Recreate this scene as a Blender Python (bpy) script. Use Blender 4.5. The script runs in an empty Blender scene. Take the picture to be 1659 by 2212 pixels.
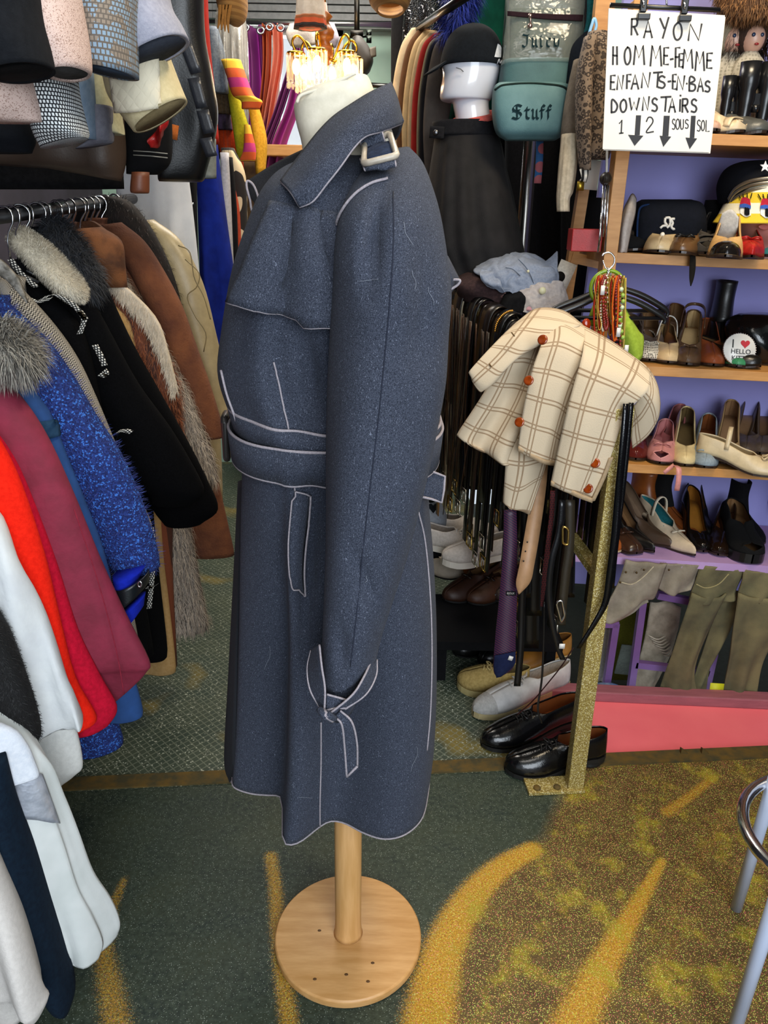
import bpy, bmesh, math, random
from mathutils import Vector as V, Matrix, Euler, noise
from mathutils.bvhtree import BVHTree
random.seed(7)
SC = bpy.context.scene
COL = SC.collection
pi = math.pi
# ---------------------------------------------------------------- camera
W, H, F = 1659, 2212, 1661.0
CAM = V((0, 0, 1.45))
PITCH, ROLL = math.radians(21), math.radians(1.0)
ROT = Euler((pi/2 - PITCH, 0, 0)).to_matrix() @ Matrix.Rotation(ROLL, 3, 'Z')
cd = bpy.data.cameras.new('camera'); cam = bpy.data.objects.new('camera', cd); COL.objects.link(cam)
cam.matrix_world = Matrix.Translation(CAM) @ ROT.to_4x4()
cd.sensor_fit = 'HORIZONTAL'; cd.sensor_width = 36; cd.lens = 36*F/W; cd.clip_start = .02; cd.clip_end = 60
SC.camera = cam
# ---------------------------------------------------------------- light
SC.view_settings.view_transform = 'Standard'; SC.view_settings.look = 'None'
SC.view_settings.gamma = 1; SC.view_settings.use_curve_mapping = False
SC.view_settings.exposure = 0.22
wd = bpy.data.worlds.new('daylight'); SC.world = wd; wd.use_nodes = True
bg = wd.node_tree.nodes['Background']
bg.inputs[0].default_value = (.80, .90, 1, 1); bg.inputs[1].default_value = .72
def area(name, loc, target, sx, sy, power, col):
    l = bpy.data.lights.new(name, 'AREA'); l.shape = 'RECTANGLE'; l.size = sx; l.size_y = sy
    l.energy = power; l.color = col
    o = bpy.data.objects.new(name, l); COL.objects.link(o); o.location = loc
    o.rotation_euler = (V(target)-V(loc)).to_track_quat('-Z', 'Y').to_euler()
    return o
area('shop_window_daylight', (.75, -1.4, 1.75), (-.05, 1.2, .8), 1.7, 1.9, 82, (.84, .92, 1))
area('back_window_daylight', (-.55, 5.3, 2.1), (-.5, 3.0, 1.9), 1.6, 1.2, 55, (.92, .96, 1))
area('ceiling_lamp_front', (.05, .5, 2.74), (0, .75, 0), 1.2, .5, 9, (1, .95, .88))
area('ceiling_lamp_warm', (.7, 1.45, 2.74), (.78, 1.62, 0), .5, .35, 23, (1, .83, .58))
area('back_fill_light', (-.1, 3.3, 2.74), (0, 3.2, 0), 1.4, .8, 42, (1, .94, .85))  # unseen fill light, added to brighten the mint back wall
# ---------------------------------------------------------------- pixel -> point helpers
def ray(px, py):
    return ROT @ V(((px-W/2)/F, -(py-H/2)/F, -1))
def P(px, py, y):
    d = ray(px, py); return CAM + d*((y-CAM.y)/d.y)
def PZ(px, py, z):
    d = ray(px, py); return CAM + d*((z-CAM.z)/d.z)
def PL(px, py, o, n):
    d = ray(px, py); return CAM + d*((o-CAM).dot(n)/d.dot(n))
# ---------------------------------------------------------------- object helpers
AUTO = []
def tag(o, label=None, cat=None, group=None, kind=None):
    if label: o['label'] = label
    if cat: o['category'] = cat
    if group: o['group'] = group
    if kind: o['kind'] = kind
    return o
def T(name, label, cat, group=None):
    o = bpy.data.objects.new(name, None); COL.objects.link(o); o.empty_display_size = .05
    tag(o, label, cat, group); AUTO.append(o); return o
def obj(name, d, m, parent=None, smooth=True, solid=0, bevel=0, off=0, label=None):
    me = bpy.data.meshes.new(name); me.from_pydata([tuple(v) for v in d[0]], [], d[1])
    if len(d) > 2 and d[2]:
        uv = me.uv_layers.new(name='UVMap')
        for l in me.loops: uv.data[l.index].uv = d[2][l.vertex_index]
    if smooth: me.polygons.foreach_set('use_smooth', [True]*len(me.polygons))
    if m: me.materials.append(m)
    me.update()
    o = bpy.data.objects.new(name, me); COL.objects.link(o)
    if parent: o.parent = parent
    else: AUTO.append(o)
    if bevel:
        b = o.modifiers.new('bevel', 'BEVEL'); b.width = bevel; b.segments = 2; b.limit_method = 'ANGLE'
    if solid:
        s = o.modifiers.new('solid', 'SOLIDIFY'); s.thickness = solid; s.offset = off
    if label: o['label'] = label
    return o
def struct(name, d, m, **k):
    o = obj(name, d, m, smooth=False, **k); o['kind'] = 'structure'; return o
def join(*ds):
    v, f, u = [], [], []
    for d in ds:
        n = len(v); v += list(d[0]); f += [tuple(i+n for i in q) for q in d[1]]
        u += list(d[2]) if len(d) > 2 and d[2] else [(0, 0)]*len(d[0])
    return v, f, u
def cr(a, b, c, d, t):
    return tuple(.5*(2*q+(r-p)*t+(2*p-5*q+4*r-s)*t*t+(3*q-p-3*r+s)*t**3) for p, q, r, s in zip(a, b, c, d))
def crv(pts, n, closed=False):
    pts = [tuple(p) for p in pts]; m = len(pts)
    if m == 2 and not closed:
        return [tuple(a+(b-a)*i/(n-1) for a, b in zip(*pts)) for i in range(n)]
    out = []
    for i in range(n):
        s = i/(n if closed else n-1)*(m if closed else m-1); k = int(s); t = s-k
        if closed: q = [pts[(k+j) % m] for j in (-1, 0, 1, 2)]
        else:
            if k >= m-1: k, t = m-2, 1.0
            q = [pts[max(0, min(m-1, k+j))] for j in (-1, 0, 1, 2)]
            if k == 0: q[0] = tuple(2*a-b for a, b in zip(pts[0], pts[1]))
            if k == m-2: q[3] = tuple(2*a-b for a, b in zip(pts[-1], pts[-2]))
        out.append(cr(*q, t))
    return out
def gridmesh(g, closed=False, uv=True):
    R, C = len(g), len(g[0]); vs = [V(p) for r in g for p in r]; fs = []
    for i in range(R-1):
        for j in range(C if closed else C-1):
            k = (j+1) % C; fs.append((i*C+j, i*C+k, (i+1)*C+k, (i+1)*C+j))
    us = []
    if uv:
        mr = g[R//2]; mc = [r[C//2] for r in g]
        U = [0]; Vv = [0]
        for j in range(1, C): U.append(U[-1]+(V(mr[j])-V(mr[j-1])).length)
        for i in range(1, R): Vv.append(Vv[-1]+(V(mc[i])-V(mc[i-1])).length)
        us = [(U[j], Vv[i]) for i in range(R) for j in range(C)]
    return vs, fs, us
def spgrid(ctrl, nr, nc):
    rows = [crv(r, nc) for r in ctrl]
    return [list(x) for x in zip(*[crv(c, nr) for c in zip(*rows)])]
def sheet(ctrl, nr=16, nc=16, fn=None):
    """smooth surface through rows of points"""
    g = spgrid(ctrl, nr, nc)
    if fn: g = [[fn(V(p), i/(nr-1), j/(nc-1)) for j, p in enumerate(r)] for i, r in enumerate(g)]
    return gridmesh(g)
def spx(rows, nr=16, nc=16, fn=None, y=None):
    """surface through rows of (px, py, depth)"""
    return sheet([[P(*(q if len(q) == 3 else (q[0], q[1], y))) for q in r] for r in rows], nr, nc, fn)
def loft(rings, n=28, m=4, e=2.0, cap=True, fn=None, capend=None):
    """rings of (centre, axis1, axis2): smooth closed body"""
    fl = [tuple(c)+tuple(a)+tuple(b) for c, a, b in rings]
    R = crv(fl, (len(fl)-1)*m+1) if len(fl) > 2 else crv(fl, m*2+1)
    g = []
    for i, r in enumerate(R):
        c, a, b = V(r[:3]), V(r[3:6]), V(r[6:9]); row = []
        for j in range(n):
            t = 2*pi*j/n; x, y = math.cos(t), math.sin(t)
            if e != 2:
                x = math.copysign(abs(x)**(2/e), x); y = math.copysign(abs(y)**(2/e), y)
            k = fn(i/(len(R)-1), t) if fn else 1
            row.append(c+a*x*k+b*y*k)
        g.append(row)
    d = gridmesh(g, True)
    vs, fs, us = d
    if cap or capend:
        for (i, rev) in ((0, True), (len(g)-1, False)):
            if capend == 'top' and i: continue
            if capend == 'bottom' and not i: continue
            c = V((0, 0, 0))
            for p in g[i]: c += p
            vs.append(c/n); us.append((0, 0)); k = len(vs)-1
            for j in range(n):
                a, b = i*n+j, i*n+(j+1) % n
                fs.append((k, b, a) if rev else (k, a, b))
    return vs, fs, us
def ringpx(xa, ya, xb, yb, y, h):
    a, b = P(xa, ya, y), P(xb, yb, y); return ((a+b)/2, (b-a)/2, V((0, h, 0)))
def tubepx(rs, **k):
    """rs: (x left, x right, py, depth, half depth) or (xa, ya, xb, yb, depth, half depth)"""
    return loft([ringpx(*r) if len(r) == 6 else ringpx(r[0], r[2], r[1], r[2], r[3], r[4]) for r in rs], **k)
def tube(pts, r, n=8, closed=False, sm=0, cap=True):
    pts = [V(p) for p in pts]
    if sm: pts = [V(p) for p in crv(pts, sm, closed)]
    N = len(pts); rr = r if isinstance(r, (list, tuple)) else [r]*N
    if len(rr) != N: rr = [q[0] for q in crv([(x,) for x in rr], N)]
    nrm = None; g = []
    for i, p in enumerate(pts):
        t = (pts[(i+1) % N]-pts[i-1]) if closed else (pts[min(i+1, N-1)]-pts[max(i-1, 0)])
        if t.length < 1e-9: t = V((0, 0, 1))
        t.normalize()
        if nrm is None:
            nrm = t.orthogonal().normalized()
        else:
            nrm = nrm-t*nrm.dot(t)
            nrm = nrm.normalized() if nrm.length > 1e-6 else t.orthogonal().normalized()
        b = t.cross(nrm)
        g.append([p+(nrm*math.cos(2*pi*j/n)+b*math.sin(2*pi*j/n))*rr[i] for j in range(n)])
    if closed: g.append(g[0])
    d = gridmesh(g, True)
    if cap and not closed:
        d[1].append(tuple(range(n))[::-1]); d[1].append(tuple((N-1)*n+j for j in range(n)))
    return d
def ribbon(pts, w, wd, sm=0):
    """flat band: pts centre line, w width(s), wd width direction (vector or list)"""
    pts = [V(p) for p in pts]
    if sm: pts = [V(p) for p in crv(pts, sm)]
    n = len(pts); ws = w if isinstance(w, list) else [w]*n
    if len(ws) != n: ws = [q[0] for q in crv([(x,) for x in ws], n)]
    ds = [V(q) for q in (crv(wd, n) if isinstance(wd, list) else [wd]*n)]
    return gridmesh([[p-d.normalized()*a/2, p, p+d.normalized()*a/2] for p, a, d in zip(pts, ws, ds)])
def box(c, s, rot=None):
    c = V(c); R_ = rot if rot else Matrix.Identity(3)
    vs = [c+R_ @ V((x*s[0]/2, y*s[1]/2, z*s[2]/2)) for x in (-1, 1) for y in (-1, 1) for z in (-1, 1)]
    return vs, [(0, 1, 3, 2), (4, 6, 7, 5), (0, 4, 5, 1), (2, 3, 7, 6), (0, 2, 6, 4), (1, 5, 7, 3)], None
def bar(a, b, w, h, up=V((0, 0, 1))):
    """rectangular beam from a to b"""
    a, b = V(a), V(b); t = (b-a).normalized(); s = t.cross(up)
    if s.length < 1e-4: s = t.cross(V((0, 1, 0)))
    s.normalize(); u = s.cross(t)
    vs = [p+s*x*w/2+u*y*h/2 for p in (a, b) for x, y in ((-1, -1), (1, -1), (1, 1), (-1, 1))]
    return vs, [(3, 2, 1, 0), (4, 5, 6, 7), (0, 1, 5, 4), (1, 2, 6, 5), (2, 3, 7, 6), (3, 0, 4, 7)], None
def lathe(prof, c, n=32, ax=None):
    """prof of (radius, height) turned about z (or the matrix ax)"""
    c = V(c); A = ax or Matrix.Identity(3)
    g = [[c+A @ V((r*math.cos(2*pi*j/n), r*math.sin(2*pi*j/n), z)) for j in range(n)] for r, z in prof]
    return gridmesh(g, True)
def ell(c, r, n=20, m=12, A=None):
    r = r if isinstance(r, tuple) else (r, r, r); c = V(c); A = A or Matrix.Identity(3)
    g = [[c+A @ V((r[0]*math.sin(pi*i/m)*math.cos(2*pi*j/n), r[1]*math.sin(pi*i/m)*math.sin(2*pi*j/n), r[2]*math.cos(pi*i/m))) for j in range(n)] for i in range(m+1)]
    return gridmesh(g, True)
def prism(poly, dvec):
    n = len(poly); a = [V(p) for p in poly]; b = [p+V(dvec) for p in a]
    return a+b, [tuple(range(n))[::-1], tuple(range(n, 2*n))]+[(i, (i+1) % n, n+(i+1) % n, n+i) for i in range(n)], None
def bvh(d): return BVHTree.FromPolygons([tuple(v) for v in d[0]], [tuple(f) for f in d[1]])
def cast(bv, px, py, off=0.0, y=None):
    """point where the sight line through a pixel of the photo meets a surface already built, lifted by off"""
    d = ray(px, py).normalized(); h = bv.ray_cast(CAM, d)
    if h[0] is None:
        return P(px, py, y) if y else None
    n = h[1] if h[1].dot(d) < 0 else -h[1]
    return h[0]+n*off
def catmap(pts, n):
    return crv(pts, n)
def patch(bv, top, bot, off=.004, nr=10, nc=24, y=None, lift=None, mid=None):
    t = crv(top, nc); b = crv(bot, nc); g = []
    for i in range(nr):
        s = i/(nr-1); row = []
        for j in range(nc):
            px = t[j][0]*(1-s)+b[j][0]*s; py = t[j][1]*(1-s)+b[j][1]*s
            o = off if lift is None else off+lift(s, j/(nc-1))
            row.append(cast(bv, px, py, o, y))
        g.append(row)
    for i in range(nr):                                   # sight lines past the edge take the depth of their neighbour
        for j in range(nc):
            if g[i][j] is None:
                for k in range(1, nc):
                    c = [g[i][q] for q in (j-k, j+k) if 0 <= q < nc and g[i][q] is not None]
                    if c:
                        px = t[j][0]*(1-i/(nr-1))+b[j][0]*i/(nr-1); py = t[j][1]*(1-i/(nr-1))+b[j][1]*i/(nr-1)
                        g[i][j] = P(px, py, c[0].y); break
                if g[i][j] is None: g[i][j] = P(t[j][0], t[j][1], y or 1.2)
    return gridmesh(g)
def pipepx(bv, pts, r=.002, off=.003, n=24, y=None, seg=6):
    q = [cast(bv, a, b, off, y) for a, b in crv(pts, n)]
    q = [p for p in q if p is not None]
    return tube(q, r, seg)
def strands(d, n, length, r=.0006, down=.6, jit=.5, seed=1, out=.5, sel=None):
    """loose hairs standing on a surface: thin tapered blades"""
    rnd = random.Random(seed); vs, fs = d[0], d[1]; tris = []; ar = []; s = 0
    for f in fs:
        for k in range(1, len(f)-1):
            a, b, c = V(vs[f[0]]), V(vs[f[k]]), V(vs[f[k+1]])
            nn = (b-a).cross(c-a)
            if nn.length < 1e-10 or (sel and not sel((a+b+c)/3)): continue
            s += nn.length; ar.append(s); tris.append((a, b, c, -nn.normalized()))
    import bisect
    ov, of = [], []
    for i in range(n):
        a, b, c, nn = tris[min(len(tris)-1, bisect.bisect(ar, rnd.random()*s))]
        u, w = rnd.random(), rnd.random()
        if u+w > 1: u, w = 1-u, 1-w
        p = a+(b-a)*u+(c-a)*w
        j = V((rnd.uniform(-1, 1), rnd.uniform(-1, 1), rnd.uniform(-1, 1)))*jit
        dr = (nn*out+V((0, 0, -down))+j).normalized(); L = length*rnd.uniform(.5, 1.2)
        sd = dr.cross(nn+j*.3)
        if sd.length < 1e-5: continue
        sd = sd.normalized()*r
        k = len(ov); m_ = p+dr*L*.5+nn*L*.12
        ov += [p-sd, p+sd, m_+sd*.8, m_-sd*.8, p+dr*L+V((0, 0, -L*down*.4))]
        of += [(k, k+1, k+2, k+3), (k+3, k+2, k+4)]
    return ov, of, None
def text_mesh(s, size, font_ext=.001):
    c = bpy.data.curves.new('t', 'FONT'); c.body = s; c.size = size; c.extrude = font_ext
    c.align_x = 'CENTER'; c.align_y = 'CENTER'
    o = bpy.data.objects.new('t', c); COL.objects.link(o)
    me = bpy.data.meshes.new_from_object(o.evaluated_get(bpy.context.evaluated_depsgraph_get()))
    d = ([v.co.copy() for v in me.vertices], [tuple(p.vertices) for p in me.polygons], None)
    bpy.data.objects.remove(o); bpy.data.curves.remove(c); bpy.data.meshes.remove(me); return d
def xf(d, M): return [M @ V(v) for v in d[0]], d[1], (d[2] if len(d) > 2 else None)
def frame(o, x, y):
    x = V(x).normalized(); z = x.cross(V(y)).normalized(); y = z.cross(x)
    return Matrix(((x.x, y.x, z.x, o[0]), (x.y, y.y, z.y, o[1]), (x.z, y.z, z.z, o[2]), (0, 0, 0, 1)))
def pix(p):
    q = ROT.transposed() @ (V(p)-CAM); return W/2-q.x/q.z*F, H/2+q.y/q.z*F
def dent(vs, line, w, A, ymax):
    """soft fold: push the near side of a surface back along a line seen in the photo"""
    ln = crv(line, 30); a0, a1 = ln[0][1], ln[-1][1]; out = []
    for v in vs:
        v = V(v)
        if v.y < ymax:
            x, y = pix(v)
            if a0-20 < y < a1+20:
                k = min(range(30), key=lambda i: abs(ln[i][1]-y)); f = math.exp(-((x-ln[k][0])/w)**2)
                t = max(0, min(1, (y-a0)/(a1-a0))); v.y += A*f*math.sin(pi*(.08+.84*t))
        out.append(v)
    return out
# stroke lettering: pen strokes in a unit box
LET = {
 'R': [[(0, 0), (.05, 1)], [(.05, 1), (.6, 1), (.72, .78), (.55, .55), (.05, .5)], [(.3, .52), (.75, 0)]],
 'A': [[(0, 0), (.42, 1), (.8, 0)], [(.15, .36), (.66, .36)]],
 'Y': [[(0, 1), (.38, .5)], [(.8, 1.05), (.25, 0)]],
 'O': [[(.4, 1), (.1, .8), (0, .45), (.15, .08), (.42, 0), (.7, .2), (.78, .55), (.65, .9), (.4, 1)]],
 'N': [[(0, 0), (.12, 1), (.62, 0), (.8, 1)]],
 'H': [[(.05, 1), (0, 0)], [(.68, 1), (.7, 0)], [(.02, .5), (.7, .5)]],
 'M': [[(0, 0), (.15, 1), (.42, .35), (.78, 1), (.88, 0)]],
 'E': [[(.65, 1), (.05, 1), (0, 0), (.6, 0)], [(.03, .52), (.5, .52)]],
 'F': [[(.65, 1), (.05, 1), (0, 0)], [(.03, .52), (.5, .52)]],
 'S': [[(.68, .88), (.4, 1), (.1, .85), (.15, .6), (.55, .45), (.68, .22), (.45, 0), (.02, .06)]],
 'T': [[(0, 1), (.85, 1.04)], [(.45, 1), (.35, 0)]],
 'B': [[(0, 0), (.06, 1), (.5, .98), (.6, .75), (.08, .55), (.6, .45), (.68, .18), (.45, 0), (0, 0)]],
 'D': [[(0, 0), (.05, 1), (.5, .85), (.75, .5), (.5, .1), (0, 0)]],
 'W': [[(0, 1), (.2, 0), (.45, .7), (.68, 0), (.95, 1)]],
 'I': [[(.2, .75), (.15, 0)], [(.22, 1), (.23, 1.04)]],
 'U': [[(0, 1), (.05, .2), (.3, 0), (.6, .2), (.65, 1)]],
 'L': [[(.05, 1), (0, 0), (.6, .02)]],
 '1': [[(0, .75), (.3, 1), (.22, 0)], [(0, 0), (.45, .03)]],
 '2': [[(.02, .72), (.2, .98), (.5, .95), (.58, .65), (0, .02), (.65, .05)]],
 '-': [[(.15, .42), (.5, .45)]], '.': [[(.2, .45), (.26, .45)]], ' ': [],
}
def penline(pts, w, M, z=.0008, nib=None):
    """ink stroke laid on the plane of M"""
    p2 = [V((a, b)) for a, b in pts]; vs, fs = [], []
    for i, p in enumerate(p2):
        t = p2[min(i+1, len(p2)-1)]-p2[max(0, i-1)]
        t = t.normalized() if t.length > 1e-9 else V((1, 0))
        s = V((-t.y, t.x))*w/2 if nib is None else V(nib)*w/2
        ex = t*w*.25 if i == len(p2)-1 else (-t*w*.25 if i == 0 else V((0, 0)))
        if nib is not None: ex = V((0, 0))
        vs += [M @ V((p.x-s.x+ex.x, p.y-s.y+ex.y, z)), M @ V((p.x+s.x+ex.x, p.y+s.y+ex.y, z))]
        if i: k = 2*i; fs.append((k-2, k, k+1, k-1))
    return vs, fs, None
# ---------------------------------------------------------------- materials
def lin(h):
    if not isinstance(h, str): return tuple(h)+((1,) if len(h) == 3 else ())
    c = [int(h[i:i+2], 16)/255 for i in (0, 2, 4)]
    return tuple(x/12.92 if x <= .04045 else ((x+.055)/1.055)**2.4 for x in c)+(1,)
class NT:
    def __init__(s, name):
        s.m = bpy.data.materials.new(name); s.m.use_nodes = True; s.t = s.m.node_tree
        s.b = s.t.nodes['Principled BSDF']; s.o = s.t.nodes['Material Output']
    def n(s, typ, **k):
        x = s.t.nodes.new('ShaderNode'+typ)
        for a, v in k.items(): setattr(x, a, v)
        return x
    def l(s, a, b): s.t.links.new(a, b)
    def put(s, sock, v):
        if hasattr(v, 'is_output') or isinstance(v, bpy.types.NodeSocket): s.l(v, sock)
        else: sock.default_value = v
    def math(s, op, a, b=0.0, c=None):
        x = s.n('Math', operation=op); s.put(x.inputs[0], a); s.put(x.inputs[1], b)
        if c is not None: s.put(x.inputs[2], c)
        return x.outputs[0]
    def mix(s, f, a, b):
        x = s.n('Mix', data_type='RGBA'); s.put(x.inputs[0], f)
        s.put(x.inputs[6], a if not isinstance(a, str) else lin(a)); s.put(x.inputs[7], b if not isinstance(b, str) else lin(b))
        return x.outputs[2]
    def co(s, uv=False): return s.n('TexCoord').outputs['UV' if uv else 'Object']
    def noise(s, vec, scale, detail=3, rough=.6):
        x = s.n('TexNoise'); x.inputs['Scale'].default_value = scale; x.inputs['Detail'].default_value = detail
        x.inputs['Roughness'].default_value = rough; s.l(vec, x.inputs['Vector']); return x.outputs['Fac']
    def vor(s, vec, scale):
        x = s.n('TexVoronoi'); x.inputs['Scale'].default_value = scale; s.l(vec, x.inputs['Vector']); return x
    def mapv(s, vec, sc):
        x = s.n('Mapping'); x.inputs['Scale'].default_value = sc; s.l(vec, x.inputs['Vector']); return x.outputs[0]
    def ramp(s, f, a, b):
        x = s.n('MapRange'); s.put(x.inputs[0], f); x.inputs[1].default_value = a; x.inputs[2].default_value = b
        x.clamp = True; return x.outputs[0]
    def bump(s, h, strength, dist=.002):
        x = s.n('Bump'); x.inputs['Strength'].default_value = strength; x.inputs['Distance'].default_value = dist
        s.l(h, x.inputs['Height']); s.l(x.outputs[0], s.b.inputs['Normal'])
MATS = {}
def mat(name, c1, c2=None, kind='noise', scale=40, rough=.85, metal=0, bump=.25, bscale=None, sheen=0, uv=False, w=.5, c3=None, coat=0, lo=.35, hi=.65, spec=.5):
    if name in MATS: return MATS[name]
    t = NT(name); b = t.b; c = t.co(uv); h = None
    c1 = lin(c1); c2 = lin(c2) if c2 else tuple(x*.78 for x in c1[:3])+(1,)
    if kind in ('noise', 'wood', 'woodv'):
        v = t.mapv(c, (1, 12, 1) if kind == 'wood' else (1, 1, 1))
        if kind == 'wood':
            v = t.mapv(c, (2, 14, 14))
        if kind == 'woodv': v = t.mapv(c, (14, 14, 1.2))
        f = t.ramp(t.noise(v, scale, 5 if kind != 'noise' else 3), lo, hi); col = t.mix(f, c1, c2)
    elif kind == 'speck':
        x = t.vor(c, scale); s_ = t.n('SeparateColor'); t.l(x.outputs['Color'], s_.inputs[0])
        col = t.mix(t.math('LESS_THAN', s_.outputs[0], w), c1, c2); h = x.outputs['Distance']
        if c3: col = t.mix(t.math('GREATER_THAN', s_.outputs[1], .86), col, c3)
    elif kind in ('stripe', 'band'):
        s_ = t.n('SeparateXYZ'); t.l(c, s_.inputs[0])
        f = t.math('LESS_THAN', t.math('FRACT', t.math('MULTIPLY', s_.outputs[0 if kind == 'stripe' else (1 if uv else 2)], scale)), w)
        col = t.mix(f, c1, c2)
        if c3:
            f3 = t.math('LESS_THAN', t.math('FRACT', t.math('MULTIPLY', s_.outputs[0 if kind == 'stripe' else (1 if uv else 2)], scale*.5)), w*.5)
            col = t.mix(f3, col, c3)
    elif kind == 'herring':
        s_ = t.n('SeparateXYZ'); t.l(c, s_.inputs[0])
        z = t.math('PINGPONG', t.math('MULTIPLY', s_.outputs[0], scale), .5)
        f = t.math('LESS_THAN', t.math('FRACT', t.math('ADD', t.math('MULTIPLY', s_.outputs[1], scale*2.6), t.math('MULTIPLY', z, 2))), w)
        col = t.mix(f, c1, c2)
    elif kind == 'basket':
        s_ = t.n('SeparateXYZ'); t.l(c, s_.inputs[0])
        a = t.math('MULTIPLY', s_.outputs[0], scale); bb = t.math('MULTIPLY', s_.outputs[1], scale)
        row = t.math('FLOOR', bb); k = t.math('ADD', a, t.math('MULTIPLY', row, .5))
        f1 = t.math('GREATER_THAN', t.math('FRACT', k), w); f2 = t.math('GREATER_THAN', t.math('FRACT', bb), .3)
        f = t.math('MULTIPLY', f1, f2); col = t.mix(f, c1, c2)
        if c3:
            col = t.mix(t.math('GREATER_THAN', t.noise(c, scale*.35, 1), .54), col, t.mix(f, c1, c3))
        h = f
    elif kind == 'plaid':
        s_ = t.n('SeparateXYZ'); t.l(c, s_.inputs[0]); fs = []
        for ax, o in ((0, 0), (1, .35)):
            q = t.math('FRACT', t.math('ADD', t.math('MULTIPLY', s_.outputs[ax], scale), o))
            a = t.math('MULTIPLY', t.math('GREATER_THAN', q, .40), t.math('LESS_THAN', q, .455))
            bb = t.math('MULTIPLY', t.math('GREATER_THAN', q, .545), t.math('LESS_THAN', q, .60))
            fs.append(t.math('ADD', a, bb))
        col = t.mix(t.math('MULTIPLY', t.math('MINIMUM', t.math('ADD', fs[0], fs[1]), 1), .8), c1, c2)
    elif kind == 'quilt':
        s_ = t.n('SeparateXYZ'); t.l(c, s_.inputs[0])
        a = t.math('ADD', t.math('MULTIPLY', s_.outputs[0], scale), t.math('MULTIPLY', s_.outputs[1], scale*.8))
        bb = t.math('SUBTRACT', t.math('MULTIPLY', s_.outputs[0], scale), t.math('MULTIPLY', s_.outputs[1], scale*.8))
        h = t.math('MULTIPLY', t.math('POWER', t.math('PINGPONG', a, .5), .5), t.math('POWER', t.math('PINGPONG', bb, .5), .5))
        col = t.mix(t.noise(c, 30), c1, c2)
    elif kind == 'leopard':
        x = t.vor(c, scale); d = t.math('ADD', x.outputs['Distance'], t.math('MULTIPLY', t.noise(c, scale*2), .35))
        f = t.math('MULTIPLY', t.math('GREATER_THAN', d, .42), t.math('LESS_THAN', d, .72)); col = t.mix(f, c1, c2)
    elif kind == 'strand':
        g = t.n('NewGeometry'); col = t.mix(g.outputs['Random Per Island'], c1, c2)
    elif kind == 'wool':
        f = t.ramp(t.noise(c, scale, 2, .8), lo, hi); col = t.mix(f, c1, c2)
        f2 = t.ramp(t.noise(t.mapv(c, (1, 1, .45)), scale*.9, 1), .66, .74); col = t.mix(f2, col, c3 if not isinstance(c3, str) else lin(c3))
    elif kind == 'dots':
        x = t.vor(c, scale); x.inputs['Randomness'].default_value = .2
        col = t.mix(t.math('LESS_THAN', x.outputs['Distance'], w), c1, c2)
    elif kind == 'diag':
        s_ = t.n('SeparateXYZ'); t.l(c, s_.inputs[0])
        col = t.mix(t.math('LESS_THAN', t.math('FRACT', t.math('MULTIPLY', t.math('ADD', t.math('MULTIPLY', s_.outputs[0], .6), s_.outputs[2]), scale)), w), c1, c2)
    elif kind == 'damask':
        f = t.math('GREATER_THAN', t.noise(c, scale, 1), .52); col = t.mix(f, c1, c2)
    elif kind == 'dash':
        s_ = t.n('SeparateXYZ'); t.l(c, s_.inputs[0])
        row = t.math('FLOOR', t.math('MULTIPLY', s_.outputs[1], scale))
        f = t.math('LESS_THAN', t.math('FRACT', t.math('ADD', t.math('MULTIPLY', s_.outputs[0], scale*.9), t.math('MULTIPLY', row, .37))), w)
        g2 = t.math('LESS_THAN', t.math('FRACT', t.math('MULTIPLY', s_.outputs[1], scale)), .62)
        col = t.mix(t.math('MULTIPLY', f, g2), c1, c2)
    t.put(b.inputs['Base Color'], col)
    b.inputs['Roughness'].default_value = rough; b.inputs['Metallic'].default_value = metal
    b.inputs['Sheen Weight'].default_value = sheen; b.inputs['Coat Weight'].default_value = coat
    b.inputs['Specular IOR Level'].default_value = spec
    if bump:
        if h is None: h = t.noise(c, bscale or 350, 2)
        t.bump(h, bump)
    MATS[name] = t.m; return t.m
def glow(name, col, e):
    t = NT(name); t.b.inputs['Base Color'].default_value = lin(col)
    t.b.inputs['Emission Color'].default_value = lin(col); t.b.inputs['Emission Strength'].default_value = e
    MATS[name] = t.m; return t.m
def glass(name, col='ffffff', rough=.03, alpha=.25):
    """thin clear sheet: mostly see-through, with a gloss"""
    t = NT(name); b = t.b; b.inputs['Base Color'].default_value = lin(col); b.inputs['Roughness'].default_value = rough
    b.inputs['Alpha'].default_value = alpha; b.inputs['Specular IOR Level'].default_value = .8
    b.inputs['Coat Weight'].default_value = .6
    t.bump(t.noise(t.co(), 28, 2), .6, .01); MATS[name] = t.m; return t.m
def fab(c, c2=None, **k):
    n = 'cloth_'+c+(c2 or '')+''.join(str(v) for v in k.values())
    return mat(n, c, c2, **{**dict(scale=120, rough=.95, bump=.3, bscale=500, spec=.15), **k})
def lea(c, rough=.38, **k): return mat('leather_'+c+str(rough), c, rough=rough, **{**dict(scale=30, bump=.15, bscale=260, lo=.3, hi=.7), **k})
def met(c='c8c8c8', rough=.25): return mat('metal_'+c+str(rough), c, c, rough=rough, metal=1, bump=0)
def pla(c, rough=.35): return mat('plastic_'+c+str(rough), c, rough=rough, bump=0, scale=5)
WOOD = mat('beech_wood', 'c99a5e', 'b5854a', kind='wood', scale=5, rough=.5, bump=.05, bscale=60)
SHELFWOOD = mat('pine_shelf', 'c0894a', 'ad7638', kind='wood', scale=5, rough=.5, bump=.05, bscale=60)
BLACK = fab('0b0b0d', '141416')
CHROME = met('d8d8da', .15)
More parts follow.
